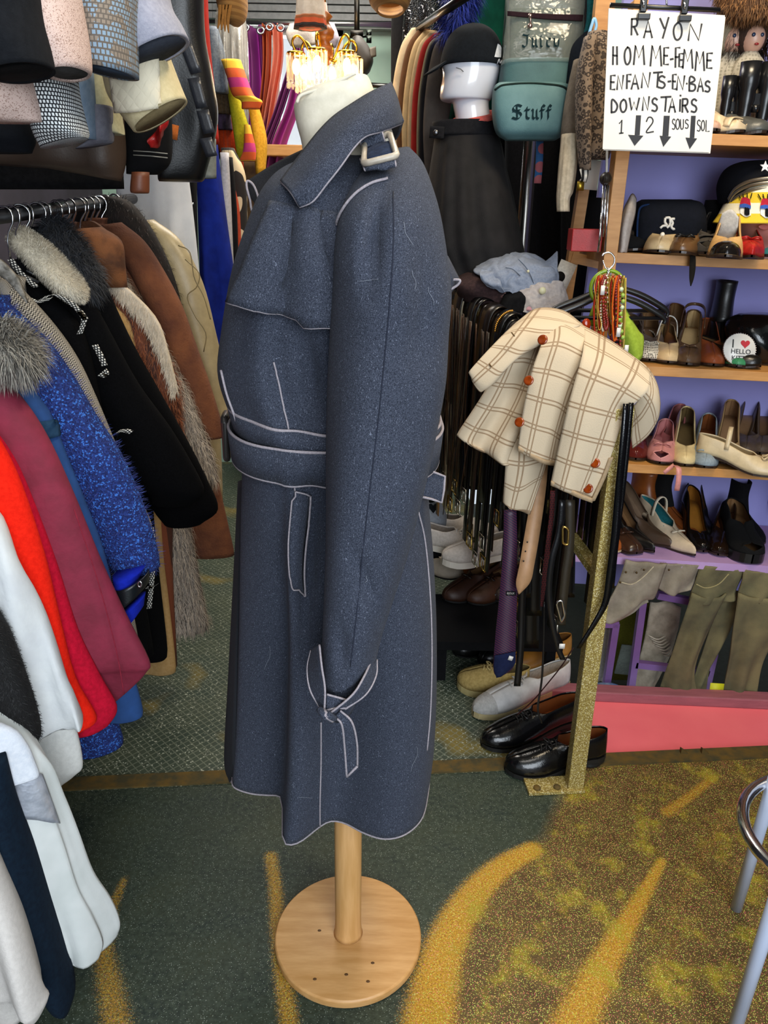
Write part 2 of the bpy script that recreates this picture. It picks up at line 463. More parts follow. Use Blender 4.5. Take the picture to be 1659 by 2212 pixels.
# ---------------------------------------------------------------- setting
def floor_mat():
    t = NT('glitter_painted_floor'); c = t.co()
    a = t.n('VertexColor', layer_name='paint'); s_ = t.n('SeparateColor'); t.l(a.outputs[0], s_.inputs[0])
    n1 = t.noise(c, 7, 4); n2 = t.noise(c, 260, 2)
    base = t.mix(t.ramp(n1, .35, .65), '31392a', '212d28')
    base = t.mix(t.ramp(t.noise(c, 90, 3), .4, .65), base, '3c463a')
    warm = t.mix(t.ramp(t.noise(c, 30, 3), .35, .6), '4c391c', '5c4a27')
    col = t.mix(s_.outputs[1], base, warm)
    yel = t.mix(t.ramp(n2, .35, .6), '96681a', 'c2952a')
    grain = t.math('ADD', s_.outputs[0], t.math('MULTIPLY', t.math('SUBTRACT', t.noise(c, 200, 8, .95), .5), 3.6))
    col = t.mix(t.math('MULTIPLY', t.ramp(grain, .42, .78), t.ramp(s_.outputs[0], .02, .1)), col, yel)
    yg = t.math('MULTIPLY', t.ramp(t.math('ADD', t.noise(c, 11, 3), t.math('MULTIPLY', t.noise(c, 160, 5, .9), .55)), .80, 1.0), s_.outputs[1])
    col = t.mix(yg, col, '9a8a22')
    # flakes of glitter, each its own colour
    v = t.vor(c, 620); k = t.n('SeparateColor'); t.l(v.outputs['Color'], k.inputs[0])
    dens = t.math('ADD', t.math('MULTIPLY', t.math('MAXIMUM', s_.outputs[1], s_.outputs[0]), .20), .05)
    hit = t.math('MULTIPLY', t.math('LESS_THAN', k.outputs[0], dens), t.math('LESS_THAN', v.outputs['Distance'], .5))
    hue = t.n('HueSaturation'); hue.inputs['Color'].default_value = lin('e0a050'); hue.inputs['Saturation'].default_value = .9
    t.l(t.math('ADD', t.math('MULTIPLY', k.outputs[1], .30), .40), hue.inputs['Hue'])
    fl = t.mix(t.math('MAXIMUM', s_.outputs[1], t.math('MULTIPLY', s_.outputs[0], 1)), '8a9488', hue.outputs[0])
    col = t.mix(hit, col, fl)
    t.put(t.b.inputs['Base Color'], col); t.b.inputs['Roughness'].default_value = .5
    t.b.inputs['Specular IOR Level'].default_value = .35
    t.put(t.b.inputs['Roughness'], t.math('SUBTRACT', .55, t.math('MULTIPLY', hit, .2)))
    t.bump(t.noise(c, 300, 2), .5, .002); return t.m
# front edge of the painted floor = steel strip; painted strokes are polylines on the ground
S0, S1 = PZ(130, 1712, 0), PZ(1659, 1640, 0)
sdir = (S1-S0).normalized(); snrm = V((-sdir.y, sdir.x, 0))
def stripy(x): return S0.y+(x-S0.x)*sdir.y/sdir.x
STROKES = [([(1150, 1835), (1080, 1875), (1020, 1935), (975, 2010), (945, 2100), (925, 2212)], .025, .052, 1),
           ([(585, 1850), (595, 1920), (600, 2000), (610, 2100), (625, 2212)], .018, .022, .7),
           ([(268, 1900), (240, 1970), (225, 2040), (235, 2120), (255, 2230)], .010, .034, .62),
           ([(1430, 1860), (1380, 1950), (1330, 2040), (1280, 2130), (1235, 2230)], .012, .048, .85),
           ([(1540, 1680), (1490, 1720), (1440, 1755)], .014, .02, .7),
           ([(1600, 1735), (1545, 1800), (1500, 1880), (1440, 2000)], .03, .012, .35),
           ([(1120, 1990), (1090, 2060)], .014, .012, .35), ([(1460, 2030), (1400, 2150)], .018, .02, .4)]
STR = [([PZ(a, b, 0) for a, b in crv(p, 14)], w0, w1, s) for p, w0, w1, s in STROKES]
EDGE = [PZ(a, b, 0) for a, b in crv([(1215, 1700), (1180, 1790), (1100, 1850), (1020, 1935), (975, 2010), (945, 2100), (925, 2230)], 24)]
x0, x1, y0, st = -1.25, 1.35, .25, .009
nx, ny = int((x1-x0)/st), int((stripy(x1)+.02-y0)/st)
vs, paint = [], []
for i in range(ny+1):
    for j in range(nx+1):
        x = x0+(x1-x0)*j/nx; y = y0+(stripy(x)+.02-y0)*i/ny; vs.append((x, y, 0)); q = V((x, y, 0)); ye = 0
        for pl, w0, w1, s in STR:
            n_ = len(pl)
            for k in range(0, n_-1):
                a, b = pl[k], pl[k+1]; ab = b-a; tt = max(0, min(1, (q-a).dot(ab)/ab.length_squared))
                d = (q-a-ab*tt).length; w = w0+(w1-w0)*(k+tt)/(n_-1)
                if d < w*1.5: ye = max(ye, s*max(0, min(1, 1.12*(1-(d/(w*1.5))**1.6))))
        ex = None                                         # warm paint lies to the right of this wavy edge
        for k in range(len(EDGE)-1):
            a, b = EDGE[k], EDGE[k+1]
            if (a.y-y)*(b.y-y) <= 0 and abs(a.y-b.y) > 1e-6: ex = a.x+(b.x-a.x)*(y-a.y)/(b.y-a.y)
        if ex is None: ex = EDGE[0].x if y > EDGE[0].y else EDGE[-1].x
        wv = noise.noise(V((x*9, y*9, 1)))*.03
        paint.append((ye, max(0, min(1, (x-ex+wv)/.05+.5)), 0, 1))
fs = [(i*(nx+1)+j, i*(nx+1)+j+1, (i+1)*(nx+1)+j+1, (i+1)*(nx+1)+j) for i in range(ny) for j in range(nx)]
fl = struct('floor', (vs, fs), floor_mat())
at = fl.data.color_attributes.new('paint', 'FLOAT_COLOR', 'POINT')
for i, p in enumerate(paint): at.data[i].color = p
concrete = mat('dark_floor', '2b2f2a', '23261f', rough=.8)
struct('floor_surround', join(box((-2.15, -.6, -.02), (1.8, 4.6, .04)), box((2.2, -.6, -.02), (1.7, 4.6, .04)), box((.05, -.8, -.02), (2.6, 2.1, .04))), concrete)
def rubber():
    t = NT('ribbed_rubber_floor'); c = t.co(); s_ = t.n('SeparateXYZ'); t.l(c, s_.inputs[0])
    a = t.math('ADD', s_.outputs[0], t.math('MULTIPLY', s_.outputs[1], .95)); b = t.math('SUBTRACT', s_.outputs[0], t.math('MULTIPLY', s_.outputs[1], .95))
    fa = t.math('LESS_THAN', t.math('FRACT', t.math('MULTIPLY', a, 38)), .16); fb = t.math('LESS_THAN', t.math('FRACT', t.math('MULTIPLY', b, 38)), .16)
    f = t.math('MAXIMUM', fa, fb)
    col = t.mix(t.ramp(t.noise(c, 6, 3), .35, .65), '40493a', '2e3c32')
    col = t.mix(t.ramp(t.noise(c, 3, 2), .58, .66), col, '7a6a30')
    col = t.mix(t.math('MULTIPLY', f, .55), col, '7f8574')
    v = t.vor(c, 300); k = t.n('SeparateColor'); t.l(v.outputs['Color'], k.inputs[0])
    col = t.mix(t.math('LESS_THAN', k.outputs[0], .03), col, 'b9bdae')
    t.put(t.b.inputs['Base Color'], col); t.b.inputs['Roughness'].default_value = .5; t.bump(f, .6, .003); return t.m
struct('floor_back', ([(-1.9, stripy(-1.9), .001), (.47, stripy(.47), .001), (.47, 4.7, .001), (-1.9, 4.7, .001)], [(0, 1, 2, 3)]), rubber())
rust = mat('worn_steel', '665026', '45402c', scale=25, rough=.8, bump=.4, bscale=90, spec=.2)
a, b = S0-sdir*.5, S1+sdir*.3
struct('trim_1', bar(a+snrm*.028+V((0, 0, .003)), b+snrm*.028+V((0, 0, .003)), .05, .006), rust)
wallm = mat('dim_wall', '3c3642', '2f2a33', scale=4, rough=.9)
mint = mat('mint_wall', 'b9d8c6', 'a9cdb9', scale=3, rough=.8)
struct('wall_left', box((-1.62, 1.4, 1.4), (.06, 6.6, 2.8)), wallm)
struct('wall_right', box((2.05, 1.4, 1.4), (.06, 6.6, 2.8)), wallm)
struct('ceiling', box((.2, 1.6, 2.83), (3.8, 6.4, .06)), mat('ceiling_paint', 'cfcfc6'))
# back wall with a window
wl, wr, wb, wt = P(455, 300, 4.6).x, P(742, 300, 4.6).x, P(600, 345, 4.6).z, P(600, 48, 4.6).z
struct('wall_back', join(box(((-1.65+wl)/2, 4.65, 1.4), (wl+1.65, .1, 2.8)), box(((2.08+wr)/2, 4.65, 1.4), (2.08-wr, .1, 2.8)),
       box(((wl+wr)/2, 4.65, wb/2), (wr-wl, .1, wb)), box(((wl+wr)/2, 4.65, (wt+2.8)/2), (wr-wl, .1, 2.8-wt))), mint)
wh = mat('white_window_paint', 'e6e6e0', rough=.4, bump=0)
cx_ = (wl+wr)/2
struct('window_1', join(box((wl+.03, 4.63, (wb+wt)/2), (.06, .08, wt-wb)), box((wr-.03, 4.63, (wb+wt)/2), (.06, .08, wt-wb)), box((cx_, 4.63, wb+.03), (wr-wl, .08, .06)),
       box((cx_, 4.63, wt-.03), (wr-wl, .08, .06)), box((cx_, 4.63, (wb+wt)/2), (.05, .08, wt-wb))), wh)
pane = obj('pane', box((cx_, 4.64, (wb+wt)/2), (wr-wl-.1, .008, wt-wb-.1)), glass('window_glass', alpha=.12)); pane['kind'] = 'structure'; pane.name = 'window_1_glass'
struct('trim_2', join(*[box((cx_, 4.56, wt-.02+i*.035), (wr-wl+.9, .05, .028)) for i in range(4)]), mat('shutter_slats', '8d8f8c', rough=.5))
pil = mat('mauve_pillar', 'b092bb', '9a7fa6', scale=3)
pa, pb_ = P(850, 200, 4.3), P(905, 200, 4.3)
struct('wall_pillar', box(((pa.x+pb_.x)/2, 4.3, 1.4), (pb_.x-pa.x, .2, 2.8)), pil)
# stairwell side: lilac partition behind the shoe shelves
EX = V((math.cos(.05), -.05, -.024)).normalized(); EZ = V((.024, 0, 1)).normalized(); EY = EZ.cross(EX)
O = P(1318, 545, 2.17)
def SH(u, v, w): return O+EX*u+EY*v+EZ*w
SM = Matrix(((EX.x, EY.x, EZ.x), (EX.y, EY.y, EZ.y), (EX.z, EY.z, EZ.z)))
lil = mat('lilac_paint', '918ecb', '8784c0', scale=3, rough=.7, bump=.05)
struct('wall_shelf_back', box(SH(.54, .37, -.20), (1.04, .03, 1.9), SM), lil)
struct('wall_shelf_side', box(SH(.735, .2, -.25), (.015, .30, 1.1), SM), lil)
# pink landing below the shelves and its far kerb
pink = mat('pink_paint', 'f9777f', 'f26d78', scale=4, rough=.55, bump=.05)
fy = 2.13
q = [V((.42, stripy(.42)+.055, -.006)), V((1.9, stripy(1.9)+.055, -.006)), V((1.9, fy-.06, -.006)), V((.42, fy+.01, -.006))]
struct('floor_landing', (q, [(0, 1, 2, 3)]), pink)
struct('floor_under_shelf', ([(.47, 2.13, -.25), (2, 2.13, -.25), (2, 4.6, -.25), (.47, 4.6, -.25)], [(0, 1, 2, 3)]), concrete)
kerb = mat('dusty_pink_wood', '9d5a63', '8a4f58', kind='wood', scale=5, rough=.7)
struct('trim_3', bar(V((.5, fy+.015, .012)), V((1.9, fy-.055, .012)), .05, .036), kerb, bevel=.004)
for px in (1470, 1515):
    p = PZ(px, 1632, .0)
    o = obj('angle_bracket', prism([p, p+V((.03, .0, 0)), p+V((.0, 0, .022))], (0, .012, 0)), rust, smooth=False)
    tag(o, 'small rusty angle bracket on the steel edge, %s' % ('the one closer to the gold post' if px < 1500 else 'the one farther from the gold post'), 'bracket')
# ---------------------------------------------------------------- dressmaker's stand
Y0 = 1.234
light_beech = mat('pale_beech', 'd2a269', 'bd8b50', kind='wood', scale=4, rough=.45, bump=.04, bscale=60)
ivory = mat('ivory_jersey', 'dad2be', 'cfc7b2', scale=60, rough=.75, bump=.1)
st_ = T('mannequin_stand', 'ivory tailor bust on a wooden pole and round beech base, wearing the blue wool coat', 'mannequin')
DC = PZ(752, 2014, .022); DC.z = 0
dd = obj('base', lathe([(0, 0), (.150, 0), (.156, .004), (.156, .018), (.153, .022), (0, .022)], DC, 64), light_beech, st_, bevel=.001)
for px, py in ((680, 2115), (805, 2080), (748, 2105), (795, 2120), (690, 2010)):
    q = PZ(px, py, .0222); obj('wood_knot', ell(q, (.004, .003, .0006), 10, 6), mat('knot', '5f4020', rough=.6), dd)
obj('pole', lathe([(0, .0225), (.031, .0225), (.029, .03), (.0275, .05), (.0275, .9), (0, .9)], DC, 32), mat('pole_beech', 'd2a269', 'c09055', kind='woodv', scale=5, rough=.45, bump=.03, bscale=60), st_)
neck = tubepx([(600, 900, 520, Y0, .14), (650, 880, 420, Y0, .10), (655, 860, 330, Y0, .068), (641, 842, 268, Y0, .058), (636, 820, 234, Y0+.0, .056), (638, 226, 806, 190, Y0, .056), (648, 207, 792, 164, Y0, .047), (690, 192, 765, 168, Y0, .018)], n=36, m=5, e=2.4)
obj('bust', neck, ivory, st_)
obj('neck_cap_seam', tube([P(a, b, Y0-.05) for a, b in ((641, 222), (652, 205), (700, 190), (735, 174), (768, 158))], .0022, 6, sm=20), ivory, st_)
# ---------------------------------------------------------------- the blue wool coat
wool = mat('blue_melange_wool', '4a4f5d', '20242e', kind='wool', scale=760, c3='6e7484', rough=.95, bump=.5, bscale=800, lo=.34, hi=.64, sheen=.03, spec=.1)
wool2 = mat('dark_wool_inside_and_shade', '16181f', '0c0e14', scale=500, rough=1)  # dark wool for inner faces, and painted shade of the front overlap
piping = mat('pale_piping', '9d959a', '857e84', scale=400, rough=.9, bump=.2)
horn = mat('horn_buckle', '8a7f72', 'b5aa98', scale=30, rough=.35, bump=0)
coat = T('wool_coat', 'long blue-grey wool trench coat with pale piping on the ivory bust', 'coat')
HP = [(-1, 0), (-.97, .035), (-.9, .05), (-.75, .062), (-.6, .066), (-.5, .068), (-.44, .085), (-.38, .17), (-.32, .188), (-.2, .18), (0, .135), (.15, .135), (.35, .16), (.55, .172), (.75, .16), (.9, .125), (.97, .06), (1, 0)]
HPS = crv(HP, 200)
def hp(t):
    for (a, p), (b, q) in zip(HPS, HPS[1:]):
        if a <= t <= b: return max(0, p+(q-p)*(t-a)/(b-a+1e-9))
    return 0
BR = [(338, 690, 880, .04, .05, 0), (346, 655, 893, .085, .10, 0), (366, 612, 906, .115, .14, 0), (395, 582, 920, .140, .16, 0), (440, 557, 938, .165, .185, 0), (530, 525, 960, .195, .20, 0), (600, 506, 970, .195, .20, 0),
      (700, 489, 966, .19, .20, 0), (785, 480, 955, .185, .19, 0), (850, 496, 947, .18, .18, .0), (890, 516, 940, .178, .175, .02), (940, 526, 932, .175, .17, .05), (1000, 529, 926, .175, .17, .12), (1080, 526, 926, .18, .17, .3),
      (1200, 522, 936, .185, .18, .6), (1350, 518, 943, .19, .19, .85), (1500, 513, 943, .19, .2, 1), (1600, 508, 938, .19, .21, 1), (1668, 503, 928, .19, .21, 1)]
BR2 = crv(BR, 100); NS = 64
bg_ = []
for r in BR2:
    a, b = P(r[1], r[0], Y0), P(r[2], r[0], Y0); c = (a+b)/2; hw = (b.x-a.x)/2; row = []
    for j in range(NS*2):
        nearside = j <= NS
        t = -math.cos(pi*j/NS) if nearside else math.cos(pi*(j-NS)/NS)
        e = (max(0, 1-abs(t)**2.4))**(1/2.4)
        if nearside: yo = -(e*r[3]*(1-r[5])+hp(t)*r[5])
        else: yo = e*r[4]
        p = V((c.x+hw*t, Y0+yo, c.z+(b.z-a.z)/2*t))
        f = noise.noise(V((p.x*9, p.y*9, p.z*3)))*.006
        if nearside and 300 < r[0] < 900 and t < .1:          # soft drape folds of the front
            f += .008*math.sin((t*4.2+p.z*3)*3.1)*max(0, 1-abs(t+.4)/.6)
        row.append(p+V((0, f, 0)))
    bg_.append(row)
body_d = gridmesh(bg_, True)
bv0 = body_d[0]
for ln, w_, A_ in (([(640, 480), (628, 540), (614, 610)], 17, .016), ([(686, 455), (695, 520), (712, 600)], 14, .02), ([(676, 1050), (664, 1200), (652, 1350), (646, 1500)], 26, .050), ([(585, 700), (600, 800), (612, 900)], 20, .008), ([(660, 720), (668, 800), (672, 900)], 22, .026)):
    bv0 = dent(bv0, ln, w_, A_, Y0)
body_d = (bv0, body_d[1], body_d[2])
bg_ = [bv0[i*NS*2:(i+1)*NS*2] for i in range(len(bg_))]
obj('coat_body', body_d, wool, coat, solid=.004, off=1)
CB = bvh(body_d)
hem = [V(p) for p in bg_[-1]]
obj('hem_piping', tube(hem, .0017, 6, closed=True), piping, coat)
# far front panel, its shadow put into the dark wool colour
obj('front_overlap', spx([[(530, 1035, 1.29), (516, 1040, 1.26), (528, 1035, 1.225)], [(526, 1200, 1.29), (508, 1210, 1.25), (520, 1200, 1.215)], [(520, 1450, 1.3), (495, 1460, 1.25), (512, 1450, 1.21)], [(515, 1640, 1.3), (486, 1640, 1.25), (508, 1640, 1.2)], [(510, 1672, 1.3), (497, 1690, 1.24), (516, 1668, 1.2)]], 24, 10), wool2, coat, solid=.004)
obj('front_edge_piping', tube([P(a, b, 1.21) for a, b in ((499, 1690), (507, 1675), (514, 1660))], .0016, 6), piping, coat)
# sleeves
SL = [(822, 330, 885, 318, 1.165, .03), (790, 360, 912, 350, 1.13, .06), (752, 412, 934, 408, 1.085, .085), (730, 470, 950, 470, 1.06, .10), (720, 540, 962, 545, 1.045, .105), (717, 620, 972, 630, 1.035, .105), (711, 720, 967, 725, 1.03, .10), (706, 820, 962, 822, 1.02, .098), (703, 920, 946, 915, 1.012, .095),
      (701, 1020, 926, 1010, 1.005, .092), (700, 1120, 902, 1105, 1.0, .088), (698, 1220, 876, 1200, .995, .085), (696, 1320, 848, 1285, .99, .08), (694, 1400, 824, 1360, .985, .076), (692, 1452, 812, 1408, .98, .072)]
def slf(s, t):
    return 1+.035*math.sin(t*3+s*2)*min(1, s*3)+.02*math.sin(5*t+s*9)
slv = tubepx(SL, n=48, m=7, e=2.1, fn=slf, cap=False)
sv = slv[0]
for ln, w_, A_ in (([(836, 400), (816, 450), (804, 540), (800, 640)], 17, .030), ([(760, 1180), (790, 1260), (812, 1330)], 16, .012), ([(735, 1350), (740, 1420), (742, 1470)], 14, .010), ([(905, 520), (912, 640), (900, 780)], 26, .010)):
    sv = dent(sv, ln, w_, A_, 1.08)
slv = (sv, slv[1], slv[2])
obj('sleeve', slv, wool, coat, solid=.003, off=1)
SB = bvh(slv)
MZ = lambda d: ([V((v[0], 2*Y0+.03-v[1], v[2])) for v in d[0]], [tuple(reversed(f)) for f in d[1]], d[2])
obj('sleeve', MZ(slv), wool, coat, solid=.003, off=1)
both = join(body_d, slv); ALLB = bvh(both)
# cuff beyond the strap, opening downwards
cf = tubepx([(694, 1440, 815, 1400, .985, .066), (698, 1500, 790, 1450, .98, .058), (716, 1528, 770, 1500, .978, .05)], n=36, m=5, cap=False)
obj('cuff', cf, wool, coat, solid=.003)
obj('cuff_lining', tubepx([(700, 1490, 792, 1450, .985, .045), (714, 1524, 768, 1496, .985, .04)], n=24, m=3), wool2, coat)
# seams and pipings
seam = mat('seam_thread', '1c2233', rough=1)
def pipe(pts, bv=ALLB, r=.0014, off=.0015, n=30, m=piping, name='piping', parent=coat, y=None):
    d = pipepx(bv, pts, r, off, n, y)
    return obj(name, d, m, parent)
pipe([(850, 415), (850, 520), (843, 640), (832, 760), (818, 900), (800, 1050), (785, 1180), (770, 1330), (757, 1440)], SB, .0009, .0002, 50, seam, 'sleeve_seam')
pipe([(838, 388), (800, 400), (765, 425), (738, 462), (726, 500), (721, 545), (719, 575)], ALLB, .0018, .002, 30, name='armhole_piping')
pipe([(590, 782), (600, 820), (610, 870), (620, 910), (626, 952)], CB, .0014, name='dart_piping')
pipe([(692, 1560), (692, 1650), (690, 1730), (690, 1790)], CB, .0014, name='side_seam_piping')
pipe([(902, 1105), (915, 1160), (924, 1240), (930, 1340), (931, 1440), (928, 1540), (921, 1620)], CB, .0014, n=40, name='back_seam_piping')
# storm flap on the chest
fl1 = patch(CB, [(590, 440), (640, 450), (690, 455), (738, 470)], [(535, 656), (585, 668), (640, 682), (738, 703)], .006, 16, 24, 1.1, lift=lambda s, t: .018*s*(1-.3*t)+.010*s*math.sin(t*7+1.0))
flap = obj('storm_flap', fl1, wool, coat, solid=.004)
g0 = fl1[0]; nc = 24
obj('piping', tube(g0[-nc:], .0017, 6), piping, flap)
# lapels
lap = patch(CB, [(556, 470), (590, 430), (640, 400)], [(522, 940), (530, 800), (548, 640)], .004, 20, 8, 1.2, lift=lambda s, t: .006)
pipe([(480, 800), (492, 850), (508, 895), (523, 940)], CB, .0019, .002, name='front_edge_piping', y=1.22)
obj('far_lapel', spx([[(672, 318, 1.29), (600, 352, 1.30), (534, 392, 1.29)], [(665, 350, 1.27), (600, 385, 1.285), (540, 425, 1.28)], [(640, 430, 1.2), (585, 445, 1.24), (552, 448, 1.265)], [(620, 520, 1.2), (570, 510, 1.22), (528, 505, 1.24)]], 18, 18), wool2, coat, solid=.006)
obj('piping', tube([P(a, b, y) for a, b, y in ((562, 449, 1.25), (556, 420, 1.262), (546, 398, 1.268), (534, 391, 1.27), (533, 405, 1.266), (540, 432, 1.262), (545, 456, 1.255), (560, 450, 1.25))], .0018, 6, sm=40), piping, coat)
# collar: near leaf and its far twin
CT = [(842, 178, 1.262), (832, 186, 1.20), (800, 203, 1.165), (760, 228, 1.155), (722, 254, 1.15), (690, 286, 1.14), (655, 330, 1.125), (626, 368, 1.115), (608, 393, 1.108)]
CBt = [(868, 266, 1.275), (858, 270, 1.17), (822, 284, 1.115), (790, 294, 1.09), (765, 318, 1.075), (735, 360, 1.06), (705, 398, 1.052), (676, 434, 1.05), (648, 447, 1.055)]
mid = [((a[0]+b[0])/2+2, (a[1]+b[1])/2-3, min(a[2], b[2])*.55+max(a[2], b[2])*.45-.022) for a, b in zip(CT, CBt)]
cg = spgrid([[P(*q) for q in CT], [P(*q) for q in mid], [P(*q) for q in CBt]], 14, 44)
col_ = obj('collar', gridmesh(cg), wool, coat, solid=.006)
edge = [V(p) for p in cg[-1]]+[V(r[-1]) for r in reversed(cg)][1:]
obj('piping', tube(edge, .0018, 6), piping, col_)
far = [[V((p[0], 2*1.262-p[1], p[2])) for p in r] for r in cg]
obj('collar_far_side', gridmesh(far), wool, coat, solid=.006)
# shoulder tab with square buckle
def onb(px, py, o): return cast(ALLB, px, py, o, 1.12)
tabL = crv([(777, 292), (784, 325), (790, 350), (797, 388)], 14); tabR = crv([(824, 284), (832, 312), (838, 332), (858, 378)], 14)
tg = [[onb(a[0]+(b[0]-a[0])*k/6, a[1]+(b[1]-a[1])*k/6, .012) for k in range(7)] for a, b in zip(tabL, tabR)]
for r in tg:
    for q in r: q.y -= .004
tab = obj('shoulder_tab', gridmesh(tg), wool, coat, solid=.004)
for side in (0, -1): obj('piping', tube([r[side] for r in tg], .0018, 6), piping, tab)
obj('piping', tube([V(p)+V((0, -.003, 0)) for p in tg[6]], .0016, 6), piping, tab)
bk = [onb(a, b, .02) for a, b in ((787, 341), (848, 324), (859, 372), (799, 388))]
def tubeclosed(pts, r, n=8):
    q = []
    for i, p in enumerate(pts):
        a, b = pts[i-1], pts[(i+1) % len(pts)]
        q += [p+(a-p).normalized()*.006, p+(a-p).normalized()*.0015+(b-p).normalized()*.0015, p+(b-p).normalized()*.006]
    return tube(q, r, n, closed=True)
obj('buckle', tubeclosed(bk, .0042), horn, coat)
obj('buckle_tongue_fabric', gridmesh([[onb(795+(848-795)*k/4+j*2, 348-14*k/4+j*7, .016) for k in range(5)] for j in range(5)]), fab('26324a', '1b2438'), tab, solid=.003)
# small back yoke edge standing off behind the sleeve
obj('back_yoke_edge', spx([[(955, 545, 1.16), (966, 555, 1.2)], [(968, 590, 1.15), (990, 602, 1.2)], [(970, 612, 1.15), (994, 606, 1.21)], [(968, 640, 1.16), (975, 628, 1.2)]], 12, 6), wool, coat, solid=.004)
obj('piping', tube([P(a, b, 1.165) for a, b in ((972, 606), (984, 604), (994, 606), (988, 616), (972, 626))], .0019, 6, sm=16), piping, coat)
# belt: two turns round the waist
belt = wool
def ringat(py, o, tilt=0):
    r = min(BR2, key=lambda q: abs(q[0]-py)); row = bg_[BR2.index(r)]
    c = V((sum(p.x for p in row)/len(row), Y0, 0)); out = []
    for p in row:
        d = V((p.x-c.x, p.y-c.y, 0)); q = V(p)+d.normalized()*o; q.z += tilt*(p.x-c.x); out.append(q)
    return out
# photo rows of the near side differ from the mid plane, so heights come from the surface itself
zt, zb = cast(CB, 610, 968, 0).z, cast(CB, 610, 1040, 0).z
def loopz(z, o, tilt):
    k = min(range(len(bg_)), key=lambda i: abs(bg_[i][40].z-z)); row = bg_[k]; c = V((sum(p.x for p in row)/len(row), Y0, z))
    return [V((p.x, p.y, z+tilt*(p.x-c.x)))+V((p.x-c.x, p.y-c.y, 0)).normalized()*o for p in row]
b1 = loopz(zt, .014, -.02); b2 = loopz(zb, .014, -.03); bm_ = [(p+q)/2+V((0, -.002, 0)) for p, q in zip(b1, b2)]
bo = obj('belt', gridmesh([b1, bm_, b2], True), belt, coat, solid=.004)
obj('piping', tube(b1, .0025, 6, closed=True), piping, bo); obj('piping', tube(b2, .0025, 6, closed=True), piping, bo)
c1 = loopz(zt+.024, .008, -.10); c2 = loopz(zt-.01, .008, -.10)
bo2 = obj('belt_inner_turn', gridmesh([c1, c2], True), belt, coat, solid=.004)
obj('piping', tube(c1, .0025, 6, closed=True), piping, bo2)
dark_b = pla('2a2624')
obj('belt_buckle', tubeclosed([P(484, 905, 1.19), P(489, 892, 1.27), P(494, 972, 1.27), P(490, 992, 1.19)], .006), dark_b, coat)
be = obj('belt_end', spx([[(915, 1014, 1.14), (940, 1021, 1.15), (961, 1029, 1.16)], [(908, 1045, 1.13), (935, 1052, 1.14), (959, 1058, 1.15)], [(905, 1072, 1.13), (932, 1078, 1.135), (954, 1086, 1.15)]], 8, 10), belt, coat, solid=.004)
obj('piping', tube([P(a, b, y) for a, b, y in ((915, 1014, 1.136), (940, 1021, 1.146), (961, 1029, 1.156), (959, 1058, 1.146), (954, 1086, 1.146), (932, 1078, 1.13), (905, 1072, 1.126))], .002, 6), piping, be)
# pocket welt
w1, w2 = [(637, 1058), (631, 1120), (627, 1190), (630, 1250), (637, 1272), (649, 1284)], [(664, 1066), (658, 1120), (650, 1180), (647, 1230), (648, 1262), (651, 1285)]
wp = patch(CB, w1, w2, .005, 5, 24); wo = obj('pocket_welt', wp, wool, coat, solid=.003)
pipe(w1, CB, .0013, .008, name='piping', parent=wo); pipe(w2, CB, .0016, .009, name='piping', parent=wo); pipe([w1[0], w2[0]], CB, .0014, .008, n=8, name='piping', parent=wo); pipe([w1[-1], w2[-1]], CB, .0013, .008, n=8, name='piping', parent=wo)
pipe([(634, 1040), (637, 1060)], CB, .0014, .003, n=6)
# cuff strap: band round the cuff, knot and hanging end
yk = .905
def strap(rows, name='cuff_strap'):
    o = obj(name, spx(rows, 6, 26), wool, coat, solid=.003)
    for r in (rows[0], rows[-1]):
        obj('piping', tube([P(q[0], q[1], q[2]-.0025) for q in crv(r, 26)], .0016, 6), piping, o)
strap([[(690, 1393, .93), (695, 1440, .905), (702, 1490, .895), (700, 1545, .89)], [(672, 1405, .955), (664, 1445, .94), (670, 1490, .92), (692, 1530, .905)]])
strap([[(806, 1418, .955), (786, 1462, .915), (760, 1502, .895), (704, 1548, .888)], [(814, 1425, .965), (812, 1460, .945), (790, 1500, .92), (745, 1532, .9)]])
strap([[(706, 1500, .90), (735, 1508, .90), (752, 1514, .905)], [(704, 1535, .895), (725, 1530, .895), (748, 1530, .90)]], 'cuff_strap_loop')
strap([[(722, 1548, .89), (738, 1565, .885), (744, 1610, .895), (749, 1678, .905)], [(735, 1535, .892), (760, 1560, .888), (771, 1605, .897), (772, 1655, .907)]], 'cuff_strap_end')
obj('piping', tube([P(749, 1678, .902), P(772, 1655, .904)], .0019, 6), piping, coat)
for k in range(3):
    obj('knot', tube([P(690+k*6, 1532+k*4, yk-.02), P(700+k*5, 1545, yk-.03), P(716+k*3, 1556-k*2, yk-.02)], .005, 8, sm=10), piping if k == 1 else wool, coat)
# loose pale hairs on the wool
for a, b, bv, an, L in [(878, 505, SB, 1.2, 26), (893, 605, SB, 1.45, 20), (800, 606, SB, -.1, 22), (588, 935, CB, .9, 16), (792, 1250, SB, 2.0, 8), (580, 1420, CB, 1.8, 26), (660, 1722, CB, .1, 14), (895, 1640, CB, 1.8, 26), (930, 640, SB, 1.3, 20)]:
    pts = [(a+math.cos(an)*L*s+3*math.sin(s*3+a), b+math.sin(an)*L*s) for s in (-1, -.5, 0, .5, 1)]
    q = [cast(bv, x, y, .0015) for x, y in crv(pts, 12)]; q = [x for x in q if x]
    if len(q) > 3: obj('lint_hair', tube(q, .00022, 4), fab('9aa0ac'), coat)
